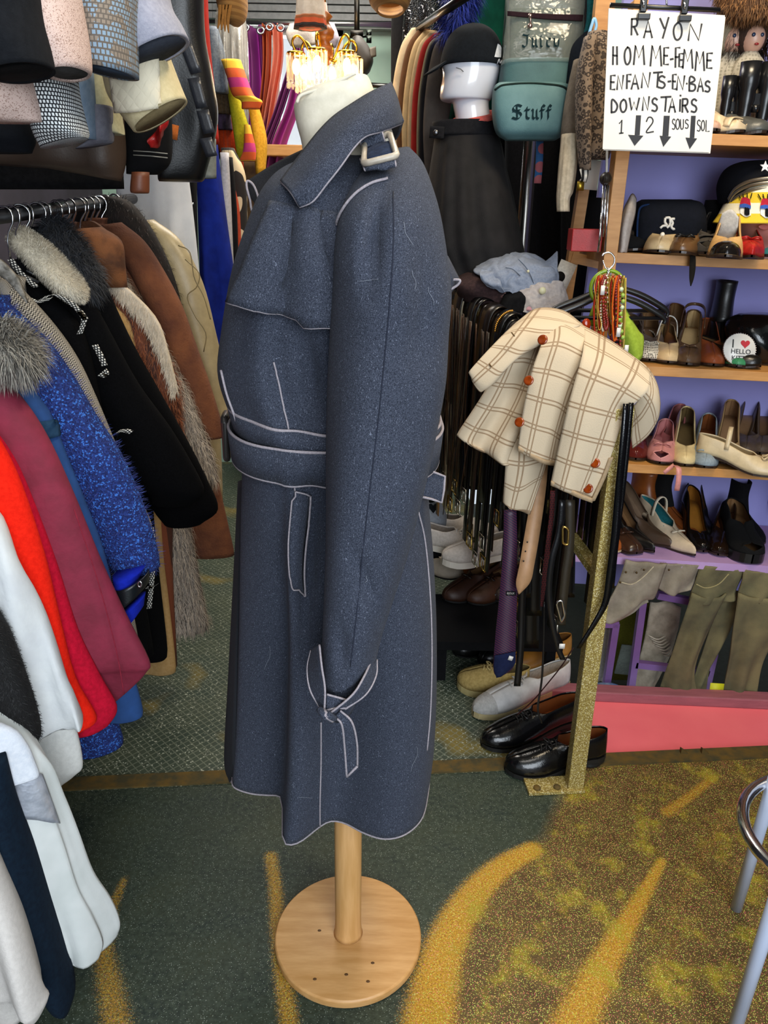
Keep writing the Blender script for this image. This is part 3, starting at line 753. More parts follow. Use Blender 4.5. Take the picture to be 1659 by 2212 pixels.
# ---------------------------------------------------------------- coats on the lower rail, left
RAILX = -.745
ra, rb = P(-2, 468, 1.6), P(268, 432, 2.34)
rd = (rb-ra)/(rb.y-ra.y)
def railpt(y): return ra+rd*(y-ra.y)
rr = T('clothes_rail', 'dark steel clothes rail full of coats at waist-to-shoulder height on the dim wall side', 'clothes rail')
obj('rail_bar', tube([railpt(.45), railpt(2.42)], .014, 12), met('2c2c30', .4), rr)
for y in (.5, 2.40):
    p = railpt(y); obj('upright', tube([V((p.x-.02, p.y, 0)), V((p.x-.02, p.y, p.z))], .014, 12), met('2c2c30', .4), rr)
def fold(d, A, k, seed, ax=1):
    vs = d[0]; zs = [v[2] for v in vs]; z1, z0 = max(zs), min(zs); out = []
    for v in vs:
        v = V(v); s = (z1-v.z)/(z1-z0+1e-6)
        v.y += A*s**.7*noise.noise(V((v.x*k, v.z*1.6, seed)))*2; out.append(v)
    return out, d[1], d[2]
def mirrored(edge, y, th):
    rs = []
    for q in edge:
        r = P(q[0], q[1], y); c = railpt(y).x; w = max(.02, r.x-c)
        rs.append((V((c, y, r.z)), V((w, 0, 0)), V((0, th*(1 if len(q) < 3 else q[2]), 0))))
    return rs
def hangcoat(name, label, cat, y, edge, m, th=.045, A=.012, k=14, sleeve=None, sm=None, group='coats on the lower rail', n=48, mm=4):
    r = T(name, label, cat, group)
    d = fold(loft(mirrored(edge, y, th), n, mm, 2.3), A, k, y*10)
    obj('coat_body' if cat != 'dress' else 'dress_body', d, m, r)
    if sleeve:
        mid_ = sleeve[len(sleeve)//2][-2]
        sleeve = [tuple(q[:-2])+(y-.022+(q[-2]-mid_)*.3, q[-1]*.58) for q in sleeve]
        s = fold(tubepx(sleeve, n=30, m=5), .006, 10, y*7)
        obj('sleeve', s, sm or m, r)
        obj('sleeve', ([V((2*railpt(y).x-v[0], v[1], v[2])) for v in s[0]], [tuple(reversed(f)) for f in s[1]], s[2]), sm or m, r)
        return r, s
    return r, d
def fur(parent, d, n, L, c1, c2, r=.0009, name='fur', **k):
    return obj(name, strands(d, int(n*1.4), L, r*.7, **k), mat('fur_'+c1+c2, c1, c2, kind='strand', rough=.7, bump=0), parent)
# farthest first
hangcoat('leather_jacket', 'beige leather jacket with stitched swirls, last on the rail before the white dress', 'jacket', 2.28,
    [(285, 470), (320, 490), (380, 525), (425, 600), (452, 700), (470, 830), (478, 960), (482, 1090)], lea('b3a27c'), .04,
    sleeve=[(285, 480, 332, 474, 2.26, .03), (320, 390, 520, 2.25, .06), (350, 438, 610, 2.24, .07), (385, 466, 720, 2.24, .07), (425, 482, 800, 2.24, .068), (440, 487, 860, 2.24, .06), (452, 505, 905, 2.24, .045)])
lj = bpy.data.objects['leather_jacket']
for c in ([(400, 560), (430, 590), (425, 620), (405, 640), (420, 680), (445, 720), (440, 760)], [(385, 530), (410, 545), (420, 600), (440, 640), (455, 690)]):
    obj('stitched_swirl', tube([P(a, b, 2.168) for a, b in crv(c, 24)], .0016, 5), lea('8f7f58'), lj)
hangcoat('fur_coat', 'dark brown-black fur coat between the sheepskin and the beige leather jacket', 'coat', 2.2,
    [(255, 425), (285, 440), (325, 490), (362, 560), (388, 640), (402, 740), (410, 900), (418, 1060)], mat('dark_fur', '1d1411', '0e0a09', scale=60, rough=.9), .05)
fur(bpy.data.objects['fur_coat'], loft(mirrored([(255, 425), (285, 440), (325, 490), (362, 560), (388, 640), (402, 740)], 2.2, .05), 32, 3), 3500, .018, '2a1a14', '0d0908')
sh = mat('sheepskin', '7c4a2c', '573020', scale=14, rough=.95, bump=.9, bscale=160, lo=.3, hi=.7)
r, s = hangcoat('sheepskin_coat', 'chestnut brown sheepskin coat with a long full sleeve ending by the floor gap', 'coat', 2.12,
    [(185, 470), (225, 490), (280, 520), (340, 600), (380, 700), (420, 850), (455, 960), (478, 1060), (506, 1188), (500, 1192)], sh, .05,
    sleeve=[(200, 490, 262, 480, 2.09, .04), (225, 310, 520, 2.07, .07), (275, 350, 580, 2.06, .085), (315, 392, 660, 2.05, .09), (345, 425, 750, 2.05, .09), (375, 457, 840, 2.05, .085), (395, 478, 910, 2.05, .075), (420, 486, 943, 2.05, .06)])
obj('collar', spx([[(170, 480), (200, 478), (232, 500)], [(160, 520), (215, 520), (262, 560)], [(190, 575), (240, 590), (278, 640)]], 14, 14, y=2.03), mat('brown_pile', '6d4020', '4a2a16', scale=20, bump=.9, bscale=160), r, solid=.02)
r, s = hangcoat('goat_fur_coat', 'grey-white long-haired goat fur coat beside the brown sheepskin', 'coat', 2.04,
    [(170, 520), (200, 545), (250, 600), (305, 680), (345, 800), (375, 960), (410, 1130), (430, 1240), (448, 1350), (440, 1362)], mat('goat_skin', '7d7268', '5e554d', scale=30), .05,
    sleeve=[(185, 540, 225, 532, 2.0, .03), (225, 275, 610, 1.985, .06), (265, 322, 690, 1.975, .07), (300, 365, 770, 1.97, .075), (335, 405, 850, 1.97, .075), (372, 438, 930, 1.97, .07), (395, 462, 1000, 1.97, .06), (420, 468, 1035, 1.97, .04)])
fur(r, s, 7500, .030, 'c4b7a8', '74695f', .0010, down=.9, out=.30)
lo_ = loft(mirrored([(380, 1040), (405, 1130), (425, 1240), (448, 1350)], 2.03, .055), 40, 4)
fur(r, lo_, 3800, .032, 'b5a899', '6a6058', .0011, seed=4, down=.9, out=.3, sel=lambda p: p.x > -.64)
stripe_d = spx([[(212, 592), (222, 588), (234, 592)], [(262, 645), (274, 640), (288, 634)], [(314, 702), (326, 698), (340, 692)], [(346, 772), (355, 768), (364, 762)], [(372, 852), (378, 848), (384, 842)]], 14, 8, y=1.90)
obj('white_front_edge', stripe_d, mat('white_pile', 'd8c8b2', 'c4b298', scale=60, bump=.5), r, solid=.012)
fur(r, stripe_d, 1500, .02, 'e8dac6', 'b8a890', name='white_fur', down=.8)
r, s = hangcoat('mink_coat', 'auburn mink fur coat between the grey goat fur and the tan coat', 'coat', 1.955,
    [(150, 500), (185, 540), (235, 620), (290, 720), (330, 800), (362, 900), (378, 1000), (372, 1200), (382, 1440)], mat('mink', '6b341a', '3f1d10', kind='stripe', scale=22, rough=.8, bump=.5), .05,
    sleeve=[(190, 600, 228, 592, 1.93, .03), (222, 290, 665, 1.915, .06), (262, 340, 735, 1.91, .07), (300, 377, 805, 1.91, .07), (325, 391, 900, 1.91, .07), (340, 394, 990, 1.91, .06), (350, 390, 1030, 1.91, .05)])
fur(r, s, 4500, .02, '9a552c', '4a2212', down=.8); 
obj('collar', tubepx([(95, 500, 220, 490, 1.9, .03), (110, 262, 520, 1.89, .045), (160, 270, 570, 1.89, .04), (215, 275, 620, 1.9, .02)], n=20), mat('mink_collar', '7b4a26', '4a2a16', scale=20, bump=.6), r)
hangcoat('tan_coat', 'plain tan cloth coat, a narrow strip between the black cape and the mink', 'coat', 1.90,
    [(150, 560), (200, 610), (250, 660), (282, 700), (303, 770), (325, 840), (340, 1000), (352, 1180), (366, 1300), (380, 1440), (372, 1449)], fab('ab8a5c', 'a07f50'), .035)
blk = mat('black_wool', '050506', '09090b', scale=300, rough=1, bump=.3, spec=.08)
r, s = hangcoat('black_cape_coat', 'black wool cape coat with a wide dark fur collar beside the tan coat', 'coat', 1.83,
    [(120, 500), (165, 560), (215, 640), (262, 730), (300, 820), (320, 950), (330, 1100), (345, 1250), (362, 1405), (350, 1422)], blk, .045,
    sleeve=[(165, 590, 215, 585, 1.80, .03), (200, 285, 740, 1.78, .07), (232, 345, 850, 1.775, .08), (268, 402, 950, 1.77, .085), (305, 448, 1040, 1.77, .08), (330, 471, 1100, 1.77, .07), (355, 435, 1132, 1.77, .05)])
fc = tubepx([(95, 480, 130, 470, 1.77, .03), (92, 168, 520, 1.76, .05), (120, 200, 570, 1.755, .055), (160, 214, 612, 1.755, .045), (185, 205, 640, 1.76, .02)], n=24)
obj('fur_collar', fc, mat('dark_collar', '1a1c20', '0c0d10'), r)
fur(r, fc, 4200, .03, '343840', '0b0c0f', name='collar_fur', out=.7)
r, s = hangcoat('black_coat', 'black coat with a thick cream fleece collar on the lower rail', 'coat', 1.75,
    [(60, 490), (110, 540), (170, 620), (205, 680), (240, 780), (268, 900), (290, 1020), (310, 1150), (318, 1300), (322, 1400)], blk, .04,
    sleeve=[(130, 610, 175, 600, 1.73, .03), (158, 238, 720, 1.71, .06), (190, 300, 830, 1.7, .07), (235, 372, 930, 1.7, .075), (290, 430, 1030, 1.7, .075), (322, 440, 1065, 1.7, .06), (330, 415, 1090, 1.7, .03)])
fc = tubepx([(18, 515, 50, 488, 1.69, .02), (28, 100, 525, 1.68, .045), (75, 150, 575, 1.675, .055), (120, 182, 620, 1.675, .05), (150, 185, 648, 1.68, .02)], n=24)
obj('fleece_collar', fc, mat('fleece', 'cfc6b2', 'b5ab95', scale=40, bump=.8, bscale=300), r)
fur(r, fc, 9000, .008, 'ded6c4', 'b8ae9a', .0007, name='fleece', out=.9)
dash_w = mat('white_dash_stitch', '0b0b0d', 'd6d2c8', kind='dash', scale=190, w=.55, uv=True, bump=0)
r, s = hangcoat('stitched_coat', 'black coat trimmed with bold white dashed stitching on the lower rail', 'coat', 1.68,
    [(20, 560), (70, 610), (130, 660), (175, 710), (200, 790), (222, 900), (250, 1020), (285, 1150), (315, 1300), (332, 1415)], blk, .04)
for q in ([(22, 560), (45, 590), (78, 620)], [(48, 640), (78, 652), (110, 645)], [(88, 648), (118, 636), (160, 660), (185, 690)], [(172, 672), (182, 690), (172, 722)], [(205, 745), (218, 770), (226, 790)], [(225, 800), (232, 812), (215, 808)], [(255, 932), (270, 930), (284, 934)], [(326, 1140), (332, 1180), (334, 1230)], [(318, 1268), (330, 1268), (340, 1262)], [(330, 1230), (326, 1275), (322, 1315)]):
    obj('stitched_trim', ribbon([P(a, b, 1.615) for a, b in q], .012, V((.8, 0, .6)) if q[0][0] != q[-1][0] and abs(q[0][1]-q[-1][1]) < 30 else V((1, 0, .2)), sm=12), dash_w, r, solid=.003)
tw = mat('herringbone_tweed', '2a2622', 'b4ab9c', kind='herring', scale=80, w=.5, uv=True, rough=.95, bump=.2)
r, s = hangcoat('tweed_coat', 'black and cream herringbone tweed coat next to the blue knit coat', 'coat', 1.61,
    [(-40, 600), (0, 640), (50, 690), (100, 760), (150, 850), (190, 960), (230, 1080), (265, 1200), (290, 1330), (305, 1420)], tw, .04,
    sleeve=[(-20, 600, 15, 590, 1.585, .03), (20, 105, 690, 1.565, .06), (75, 165, 775, 1.555, .07), (125, 208, 865, 1.55, .075), (165, 246, 955, 1.55, .075), (205, 290, 1060, 1.55, .07), (240, 325, 1135, 1.55, .06), (268, 312, 1150, 1.55, .045)])
obj('collar', spx([[(-40, 590), (10, 600), (60, 655)], [(-30, 560), (0, 560), (40, 600)]], 6, 10, y=1.53), fab('9a968e', '57534c', scale=60), r, solid=.01)
bo_ = mat('blue_boucle', '2a3c7c', '222c5e', kind='speck', scale=340, w=.5, c3='3f72c8', rough=.95, bump=1.0, spec=.15)
r, s = hangcoat('boucle_coat', 'royal blue boucle knit coat with looped yarn, beside the herringbone tweed', 'coat', 1.53,
    [(-60, 640), (-10, 680), (50, 760), (90, 860), (120, 980), (150, 1120), (175, 1280), (215, 1450), (262, 1600), (250, 1612)], bo_, .05,
    sleeve=[(-50, 670, 10, 645, 1.50, .03), (0, 95, 730, 1.475, .07), (50, 152, 810, 1.465, .085), (95, 205, 900, 1.46, .09), (130, 258, 980, 1.455, .09), (170, 305, 1080, 1.455, .085), (215, 338, 1180, 1.455, .08), (250, 1245, 346, 1222, 1.455, .065)])
tf = fab('3f7fd6', '2a5cc0')
rnd = random.Random(5)
fur(r, s, 2600, .016, '3a4a9a', '1b2350', .0005, name='mohair_haze', out=.9, down=.1)
obj('cuff_band', tubepx([(250, 1262, 318, 1238, 1.45, .05), (258, 1312, 316, 1262, 1.45, .052)], n=28, m=3, cap=False), lea('0f1418'), r, solid=.004)
obj('cuff_lining', tubepx([(246, 1240, 312, 1225, 1.455, .045), (252, 1290, 300, 1250, 1.455, .045)], n=20, m=2), fab('1426a8'), r)
obj('cuff_eyelet', tube([P(302+4*math.cos(a), 1262+6*math.sin(a), 1.397) for a in [i*pi/6 for i in range(12)]], .0016, 6, closed=True), CHROME, r)
obj('cuff_facing', tubepx([(262, 1320, 312, 1285, 1.46, .04), (276, 1352, 308, 1312, 1.46, .035)], n=20, m=3), fab('1426a8'), r)
sue = mat('blue_suede', '1f4a86', '163a6c', scale=14, rough=.9, bump=.2)
r, s = hangcoat('suede_coat', 'mid blue suede coat with a grey fur collar, beside the maroon coat', 'coat', 1.45,
    [(-60, 740), (0, 790), (55, 830), (105, 890), (138, 970), (178, 1070), (218, 1170), (245, 1260), (262, 1330), (285, 1430), (312, 1530), (300, 1541)], sue, .045)
fc = tubepx([(-60, 740, 0, 690, 1.39, .04), (-30, 58, 735, 1.38, .055), (-20, 78, 775, 1.375, .05), (-10, 70, 800, 1.385, .02)], n=24)
obj('fur_collar', fc, mat('grey_collar', '5e5a52', '3a3732'), r); fur(r, fc, 3500, .035, 'b8b2a6', '2c2a28', .001, name='collar_fur', out=.9)
obj('shoulder_strap', patch(bvh(fold(loft(mirrored([(-60, 740), (0, 790), (55, 830), (105, 890), (138, 970), (178, 1070)], 1.45, .045), 48, 4, 2.3), 0, 1, 1)), [(70, 912), (120, 908)], [(84, 952), (124, 942)], .006, 6, 8, 1.4), fab('24415c'), r, solid=.004)
mar = mat('maroon_crepe', '84203a', '721a30', kind='noise', scale=18, rough=.8, bump=.5, bscale=90)
hangcoat('maroon_coat', 'maroon pintucked crepe coat hanging widest beside the bright red coat', 'coat', 1.375,
    [(-120, 760), (-40, 800), (15, 835), (65, 890), (112, 965), (160, 1070), (212, 1200), (268, 1325), (322, 1425, .9), (318, 1450, .6), (282, 1490, .4), (232, 1532, .15)], mar, .05, A=.008)
mc = bpy.data.objects['maroon_coat']
for q in ([(160, 1100), (210, 1250), (250, 1400), (268, 1500)],):
    obj('pintuck', tube([P(a, b, 1.323) for a, b in crv(q, 20)], .0012, 5), fab('8c2a3c'), mc)
hangcoat('crimson_coat', 'crimson wool coat, a thin band between the maroon and the red coat', 'coat', 1.33,
    [(-120, 830), (-30, 900), (30, 990), (75, 1090), (125, 1220), (170, 1360), (215, 1460), (250, 1530), (240, 1560), (224, 1571)], fab('c01030', 'a80c28'), .04)
hangcoat('red_coat', 'bright orange-red wool coat beside the cream white coat', 'coat', 1.28,
    [(-160, 800), (-60, 880), (0, 955), (48, 1050), (95, 1190), (128, 1320), (165, 1460), (208, 1548), (196, 1564), (180, 1570)], fab('ee2410', 'dd1c0a'), .042)
wht = mat('white_crepe', 'd9dcdc', 'cfd2d4', scale=20, rough=.8, bump=.25, bscale=160)
hangcoat('white_coat', 'cream white coat between the red coat and the black fur', 'coat', 1.21,
    [(-200, 960), (-80, 1040), (0, 1130), (55, 1240), (105, 1370), (145, 1480), (176, 1566), (170, 1576)], wht, .05, A=.045, k=24)
hangcoat('white_jacket', 'plain white jacket whose hem shows lowest under the cream coat', 'jacket', 1.235,
    [(-200, 1150), (-60, 1250), (60, 1400), (120, 1480), (160, 1560), (178, 1650), (165, 1672), (128, 1700)], fab('d6d6d2', 'ccccc8'), .03)
r, s = hangcoat('black_fur_jacket', 'cropped black plush fur jacket in front of the white gown', 'jacket', 1.13,
    [(-260, 1100), (-100, 1230), (0, 1345), (45, 1430), (78, 1515), (92, 1575), (84, 1600)], mat('plush_black', '050506', '020203', scale=60, rough=.9, bump=.5), .06)
fur(r, s, 6000, .007, '0a0a0c', '010101', .0007, name='fur', sel=lambda p: p.x > -.75)
# white gown with a silver panel, near the floor
gw = mat('ivory_satin', 'd8dbd9', 'c9cecb', scale=10, rough=.55, bump=.1)
gn = T('satin_gown', 'long ivory satin gown with a shiny silver panel, reaching the floor', 'dress')
gd = fold(loft(mirrored([(-150, 1450), (20, 1560), (100, 1640), (132, 1720), (160, 1800), (188, 1890), (218, 1960), (238, 2020), (234, 2046)], 1.08, .07), 160, 6, 2.2, fn=lambda s, t: 1+.04*s*math.sin(15*t+2*s)+.012*s*math.sin(31*t)), .03, 16, 3.3)
obj('gown_skirt', gd, gw, gn); GB = bvh(gd)
obj('silver_panel', patch(GB, [(-30, 1690), (40, 1668), (88, 1672)], [(-30, 1778), (50, 1766), (126, 1778)], .004, 10, 24, 1.02), mat('silver_lame', 'c4c9d4', 'aab0bc', scale=60, rough=.35, metal=.45, bump=.9, bscale=60), gn, solid=.002)
hangcoat('white_blouse', 'white blouse hem hanging over the silver panel of the gown', 'blouse', 1.03, [(-200, 1480), (-60, 1540), (20, 1580), (50, 1620), (66, 1660), (76, 1690), (62, 1688)], fab('dfe3ea', 'd2d8e2'), .03, A=.02)
# nearest: navy trousers and cream trousers
def drop(name, label, cat, rs, m, A=.01, k=18, **kw):
    o = obj(name, fold(tubepx(rs, **{**dict(n=40, m=6, e=2.3), **kw}), A, k, rs[0][3]), m); tag(o, label, cat, 'coats on the lower rail'); return o
drop('navy_trousers', 'long navy blue trouser leg hanging nearest but one, close to the floor', 'trousers', [(-110, 10, 1640, 1.0, .03), (-60, 32, 1740, 1.0, .04), (-10, 70, 1860, 1.0, .045), (45, 105, 1990, 1.0, .045), (85, 133, 2090, 1.0, .045), (112, 152, 2160, 1.0, .04), (130, 148, 2188, 1.0, .02)], fab('10202f', '0c1826'), .025, 30)
drop('cream_skirt', 'cream white skirt hanging closest to the viewer at the lower corner', 'skirt', [(-260, -30, 1780, .93, .03), (-220, 5, 1890, .93, .05), (-190, 60, 2010, .93, .06), (-170, 102, 2120, .93, .06), (-160, 108, 2150, .93, .05), (-150, 60, 2215, .93, .03)], fab('d8d2cc', 'cec8c2'), .045, 16)
# bare hooks over the rail
def hook(p, h=.055, r=.019, yaw=0):
    A = Matrix.Rotation(yaw, 3, 'Z')
    pts = [V((math.cos(a)*r, 0, math.sin(a)*r)) for a in [pi*1.12-i*pi*1.12/10 for i in range(11)]]
    pts += [V((r*.9, 0, -.012)), V((r*.25, 0, -.03)), V((0, 0, -.045)), V((0, 0, -.045-h))]
    return [p+A @ q for q in pts]
hk = obj('coat_hanger', tube([V((0, 0, 0))]*2+[V((0, 0, .01))], .002), CHROME); bpy.data.objects.remove(hk); AUTO.pop()
for i, (px, y) in enumerate([(8, 1.62), (22, 1.655), (38, 1.69), (52, 1.72), (70, 1.77), (90, 1.8), (118, 1.87), (130, 1.9), (150, 1.95), (170, 2.0), (182, 2.03), (196, 2.07), (208, 2.1), (222, 2.14), (236, 2.19), (252, 2.26)]):
    c = railpt(y); t = T('coat_hanger', 'bare steel hook of a coat hanger over the dark lower rail', 'coat hanger', 'hooks on the lower rail')
    yw = random.uniform(-.5, .5)
    obj('hook', tube(hook(V((c.x, y, c.z-.001)), .05, .019, yw), .0024, 8), CHROME, t)
    obj('shoulder_bar', tube([V((c.x-.05, y, c.z-.125)), V((c.x, y, c.z-.10)), V((c.x+.05, y, c.z-.125))], .004, 8), pla('1c1c1e'), t)
# ---------------------------------------------------------------- upper rail: hems and sleeves above
UG = 'clothes on the upper rail'
def up(name, label, cat, rs, m, A=.008, parts=None, **kw):
    o = obj(name, fold(tubepx(rs, **{**dict(n=40, m=5, e=2.3), **kw}), A, 12, rs[0][-2]), m); tag(o, label, cat, UG); return o
ur = obj('upper_clothes_rail', tube([V((-.8, .4, 2.35)), V((-.76, 2.4, 2.35))], .014, 12), met('2c2c30', .4)); tag(ur, 'dark steel rail above the frame carrying the upper clothes', 'clothes rail')
def cut(name, label, cat, rs, m, inner, A=.006, **kw):
    """sleeve with an open end"""
    t = T(name, label, cat, UG); d = fold(tubepx(rs, **{**dict(n=36, m=5, e=2.2), **kw}, cap=False), A, 12, rs[0][-2])
    obj('sleeve', d, m, t, solid=.006); k = [list(r) for r in rs[-2:]]
    for q in k: q[-1] *= .82
    obj('sleeve_lining', tubepx([tuple(k[0]), tuple(k[1])], n=24, m=2, cap=True), inner, t); return t, d
up('black_leather_coat', 'long black leather coat with grey worn panels, at the end of the upper rail', 'coat', [(300, 440, -120, 1.95, .05), (318, 440, 60, 1.95, .06), (330, 458, 170, 1.95, .06), (340, 468, 260, 1.95, .06), (344, 440, 375, 1.95, .05), (346, 432, 392, 1.95, .03)], lea('0e0f11', .35), .02)
for k, (a, b) in enumerate([((385, 90), (412, 160)), ((405, 170), (424, 235)), ((424, 240), (440, 290)), ((430, 300), (446, 340))]):
    o = obj('leather_coat_panel', spx([[(a[0], a[1], 1.885), (a[0]+26, a[1]-4, 1.885)], [(b[0], b[1], 1.885), (b[0]+24, b[1]-4, 1.885)]], 5, 4), lea('2b2d33', .35), bpy.data.objects['black_leather_coat'], solid=.002)
up('grey_skirt_hem', 'grey cloth hem showing below the black leather coat', 'skirt', [(400, 466, 300, 2.0, .03), (395, 466, 385, 2.0, .03)], fab('7d817c', '70746f'))
up('brown_jacket', 'dark brown quilted jacket hem above the coat hooks', 'jacket', [(-80, 262, 180, 1.62, .05), (-90, 268, 280, 1.62, .06), (-70, 270, 350, 1.62, .055), (0, 345, 262, 392, 1.62, .03)], lea('3a2c22', .5), .03)
up('black_jacket', 'black jacket hem with double white topstitching, between brown and leather jackets', 'jacket', [(262, 366, 200, 1.72, .05), (268, 368, 300, 1.72, .05), (275, 364, 350, 1.72, .04), (276, 340, 376, 1.72, .03)], fab('0e0e10'), .01)
for dy in (0, 9):
    obj('topstitching', tube([P(a, b+dy, 1.665) for a, b in ((288, 326), (325, 328), (362, 332))], .0011, 5), fab('8a8880'), bpy.data.objects['black_jacket'])
t = T('red_scarf', 'small crumpled red satin scarf poking out of the black jacket', 'scarf', UG)
obj('scarf', fold(tubepx([(322, 332, 318, 1.64, .01), (318, 346, 305, 1.64, .015), (332, 360, 285, 1.64, .016), (352, 366, 262, 1.64, .012), (357, 363, 235, 1.64, .006)], n=28, m=6, fn=lambda s, t: 1+.16*math.sin(3*t+9*s)), .03, 70, 2), mat('red_satin', 'b01c1c', '8c1010', rough=.35, bump=.2), t)
o = obj('price_tag', box(P(374, 285, 1.898), (.022, .002, .03), Euler((0, .2, 0)).to_matrix()), fab('b5622c')); tag(o, 'orange-brown card price tag on the black leather coat', 'price tag')
o = obj('leather_glove_cuff', tubepx([(285, 322, 372, 1.66, .02), (282, 322, 412, 1.66, .02), (290, 320, 418, 1.66, .012)], n=24, m=4), lea('6b3a22', .5)); tag(o, 'brown leather strip hanging below the black jacket hem', 'leather strap', UG)
up('dark_coat', 'dark coat filling the shade under the brown jacket', 'coat', [(-160, 250, 120, 1.9, .05), (-150, 262, 300, 1.9, .05), (-150, 268, 408, 1.9, .04)], BLACK)
up('dark_purse', 'black pouch bag with pleats under the pink tweed sleeve', 'bag', [(-60, 62, 262, 1.3, .04), (-60, 70, 300, 1.3, .05), (-55, 66, 330, 1.3, .03)], fab('14171d'))
up('olive_cardigan', 'pale olive cream cardigan hem under the blue tweed sleeve', 'cardigan', [(160, 240, 60, 1.45, .04), (178, 246, 170, 1.45, .045), (188, 255, 240, 1.45, .045), (205, 262, 284, 1.45, .04), (240, 264, 290, 1.45, .01)], fab('b5b294', 'a6a386'))
up('grey_sleeve', 'slate grey knit cuff hanging before the brown jacket', 'sweater', [(192, 240, 230, 1.42, .03), (192, 241, 262, 1.42, .032), (202, 240, 270, 1.42, .032), (195, 240, 300, 1.42, .03), (165, 322, 238, 308, 1.42, .02)], fab('6a6a74', '5e5e68'))
up('light_blue_sleeve', 'pale denim blue sleeve behind the black and white tweed', 'shirt', [(150, 195, 120, 1.38, .03), (165, 200, 230, 1.38, .03), (178, 202, 300, 1.38, .02)], fab('7f92a6', '71869c'))
q_, d = cut('cream_quilted_coat', 'cream coat sleeve with a diamond quilted cuff', 'coat', [(225, 120, 330, 40, 1.36, .05), (235, 185, 360, 120, 1.36, .06), (250, 222, 382, 178, 1.36, .06), (296, 284, 398, 216, 1.36, .05)], fab('cdbf98', 'c2b48c'), fab('8f7f5c'))
obj('quilted_cuff', patch(bvh(d), [(246, 168), (300, 140), (334, 122)], [(258, 236), (300, 238), (344, 232)], .008, 12, 16, 1.3), mat('quilting', 'ddd3ba', 'd5cab0', kind='quilt', scale=48, uv=True, bump=1.0), q_, solid=.006)
cut('grey_wool_coat', 'light blue-grey wool coat sleeve, widest at the cuff', 'coat', [(262, -60, 350, -60, 1.28, .05), (275, 30, 362, 10, 1.28, .06), (284, 100, 384, 50, 1.28, .065), (288, 140, 400, 82, 1.28, .06)], fab('9a9ba8', '8d8e9c', scale=200), fab('3c414c'))
bt = mat('blue_basket_tweed', '5f574f', '7f95a8', kind='basket', scale=170, w=.3, uv=True, c3='85796c', rough=.95, bump=.6)
cut('blue_tweed_coat', 'blue and brown basket-weave tweed sleeve on the upper rail', 'coat', [(150, 290, -80, 1.2, .05), (165, 288, 20, 1.2, .06), (180, 287, 90, 1.2, .065), (186, 150, 290, 166, 1.2, .06)], bt, fab('3a4656'))
bw = mat('black_white_tweed', '15161d', 'd8dcdc', kind='basket', scale=210, w=.38, uv=True, rough=.9, bump=.3)
up('black_white_jacket', 'black and white checked tweed sleeve, below the pink tweed cuff', 'jacket', [(58, 156, 120, 1.16, .05), (64, 160, 190, 1.16, .055), (68, 172, 240, 1.16, .055), (76, 186, 285, 1.16, .05), (86, 320, 188, 298, 1.16, .03)], bw)
pk = mat('pink_tweed', 'cdb3a8', 'bda197', kind='speck', scale=800, w=.10, c3='a08478', rough=.95, bump=.3)
q_, d = cut('pink_tweed_coat', 'pale pink flecked tweed sleeve with its cuff turned open', 'coat', [(60, 150, -80, 1.08, .045), (75, 166, 20, 1.08, .055), (95, 178, 90, 1.08, .058), (108, 158, 186, 140, 1.08, .05), (118, 166, 182, 152, 1.08, .046)], pk, fab('4a4a48'))
up('pink_tweed_skirt', 'pale pink flecked tweed hem under the black sleeve', 'skirt', [(-140, 55, 120, 1.1, .04), (-140, 68, 180, 1.1, .045), (-130, 80, 230, 1.1, .045), (-120, 84, 262, 1.1, .03)], pk)
cut('black_wool_jacket', 'black wool sleeve nearest on the upper rail', 'jacket', [(-60, 62, -80, 1.0, .045), (-45, 78, 30, 1.0, .05), (-30, 95, 100, 1.0, .055), (-12, 172, 106, 146, 1.0, .05)], fab('15171b', '101216'), fab('050506'))
# ---------------------------------------------------------------- shoe shelves, right
def uw(px, py):
    p = PL(px, py, O, EY); return (p-O).dot(EX), (p-O).dot(EZ)
LV = {1: uw(1600, 291)[1], 2: 0.0, 3: uw(1394, 791)[1], 4: uw(1351, 1002)[1], 5: uw(1330, 1203)[1]}
sf = T('shoe_shelf', 'pine shelf unit packed with second-hand shoes against the lilac partition', 'shelf')
for i, k in enumerate((1, 2, 3, 4)):
    u0 = .0 if k > 1 else .0
    obj('shelf_board', box(SH(.5+u0, .175, LV[k]-.013), (1.04, .35, .026), SM), SHELFWOOD, sf, smooth=False, bevel=.001)
obj('shelf_board', box(SH(.5, .175, LV[5]-.012), (1.04, .35, .024), SM), mat('lilac_board', 'b08fbd', 'a584b3', scale=6, rough=.6), sf, smooth=False, label='lilac painted lowest board')
obj('upright', bar(P(1379, 5, 2.145), P(1284, 800, 2.145), .034, .05, V((0, 1, 0))), SHELFWOOD, sf, smooth=False, bevel=.001)
obj('upright', bar(SH(1.02, .02, -.85), SH(1.02, .02, .62), .035, .05, V((0, 1, 0))), SHELFWOOD, sf, smooth=False)
o = obj('pine_plank', box(P(1304, 20, 2.35), (.05, .03, .36)), SHELFWOOD, smooth=False); tag(o, 'pine plank standing upright behind the corner of the hand-lettered sign', 'plank')
ld = T('wooden_trestle', 'narrow wooden trestle with a crossbar, left of the shoe shelf upright', 'trestle')
obj('leg', bar(P(1262, 390, 2.40), P(1205, 760, 2.40), .030, .035, V((0, 1, 0))), SHELFWOOD, ld, smooth=False)
obj('crossbar', bar(P(1232, 555, 2.40), P(1320, 575, 2.40), .03, .045, V((0, 1, 0))), SHELFWOOD, ld, smooth=False)
SHOEN = [0]
RW = [(0, .0), (.015, .30), (.05, .56), (.12, .80), (.22, .97), (.32, 1), (.45, .90), (.6, .76), (.75, .70), (.88, .70), (.95, .56), (.985, .34), (1, 0)]
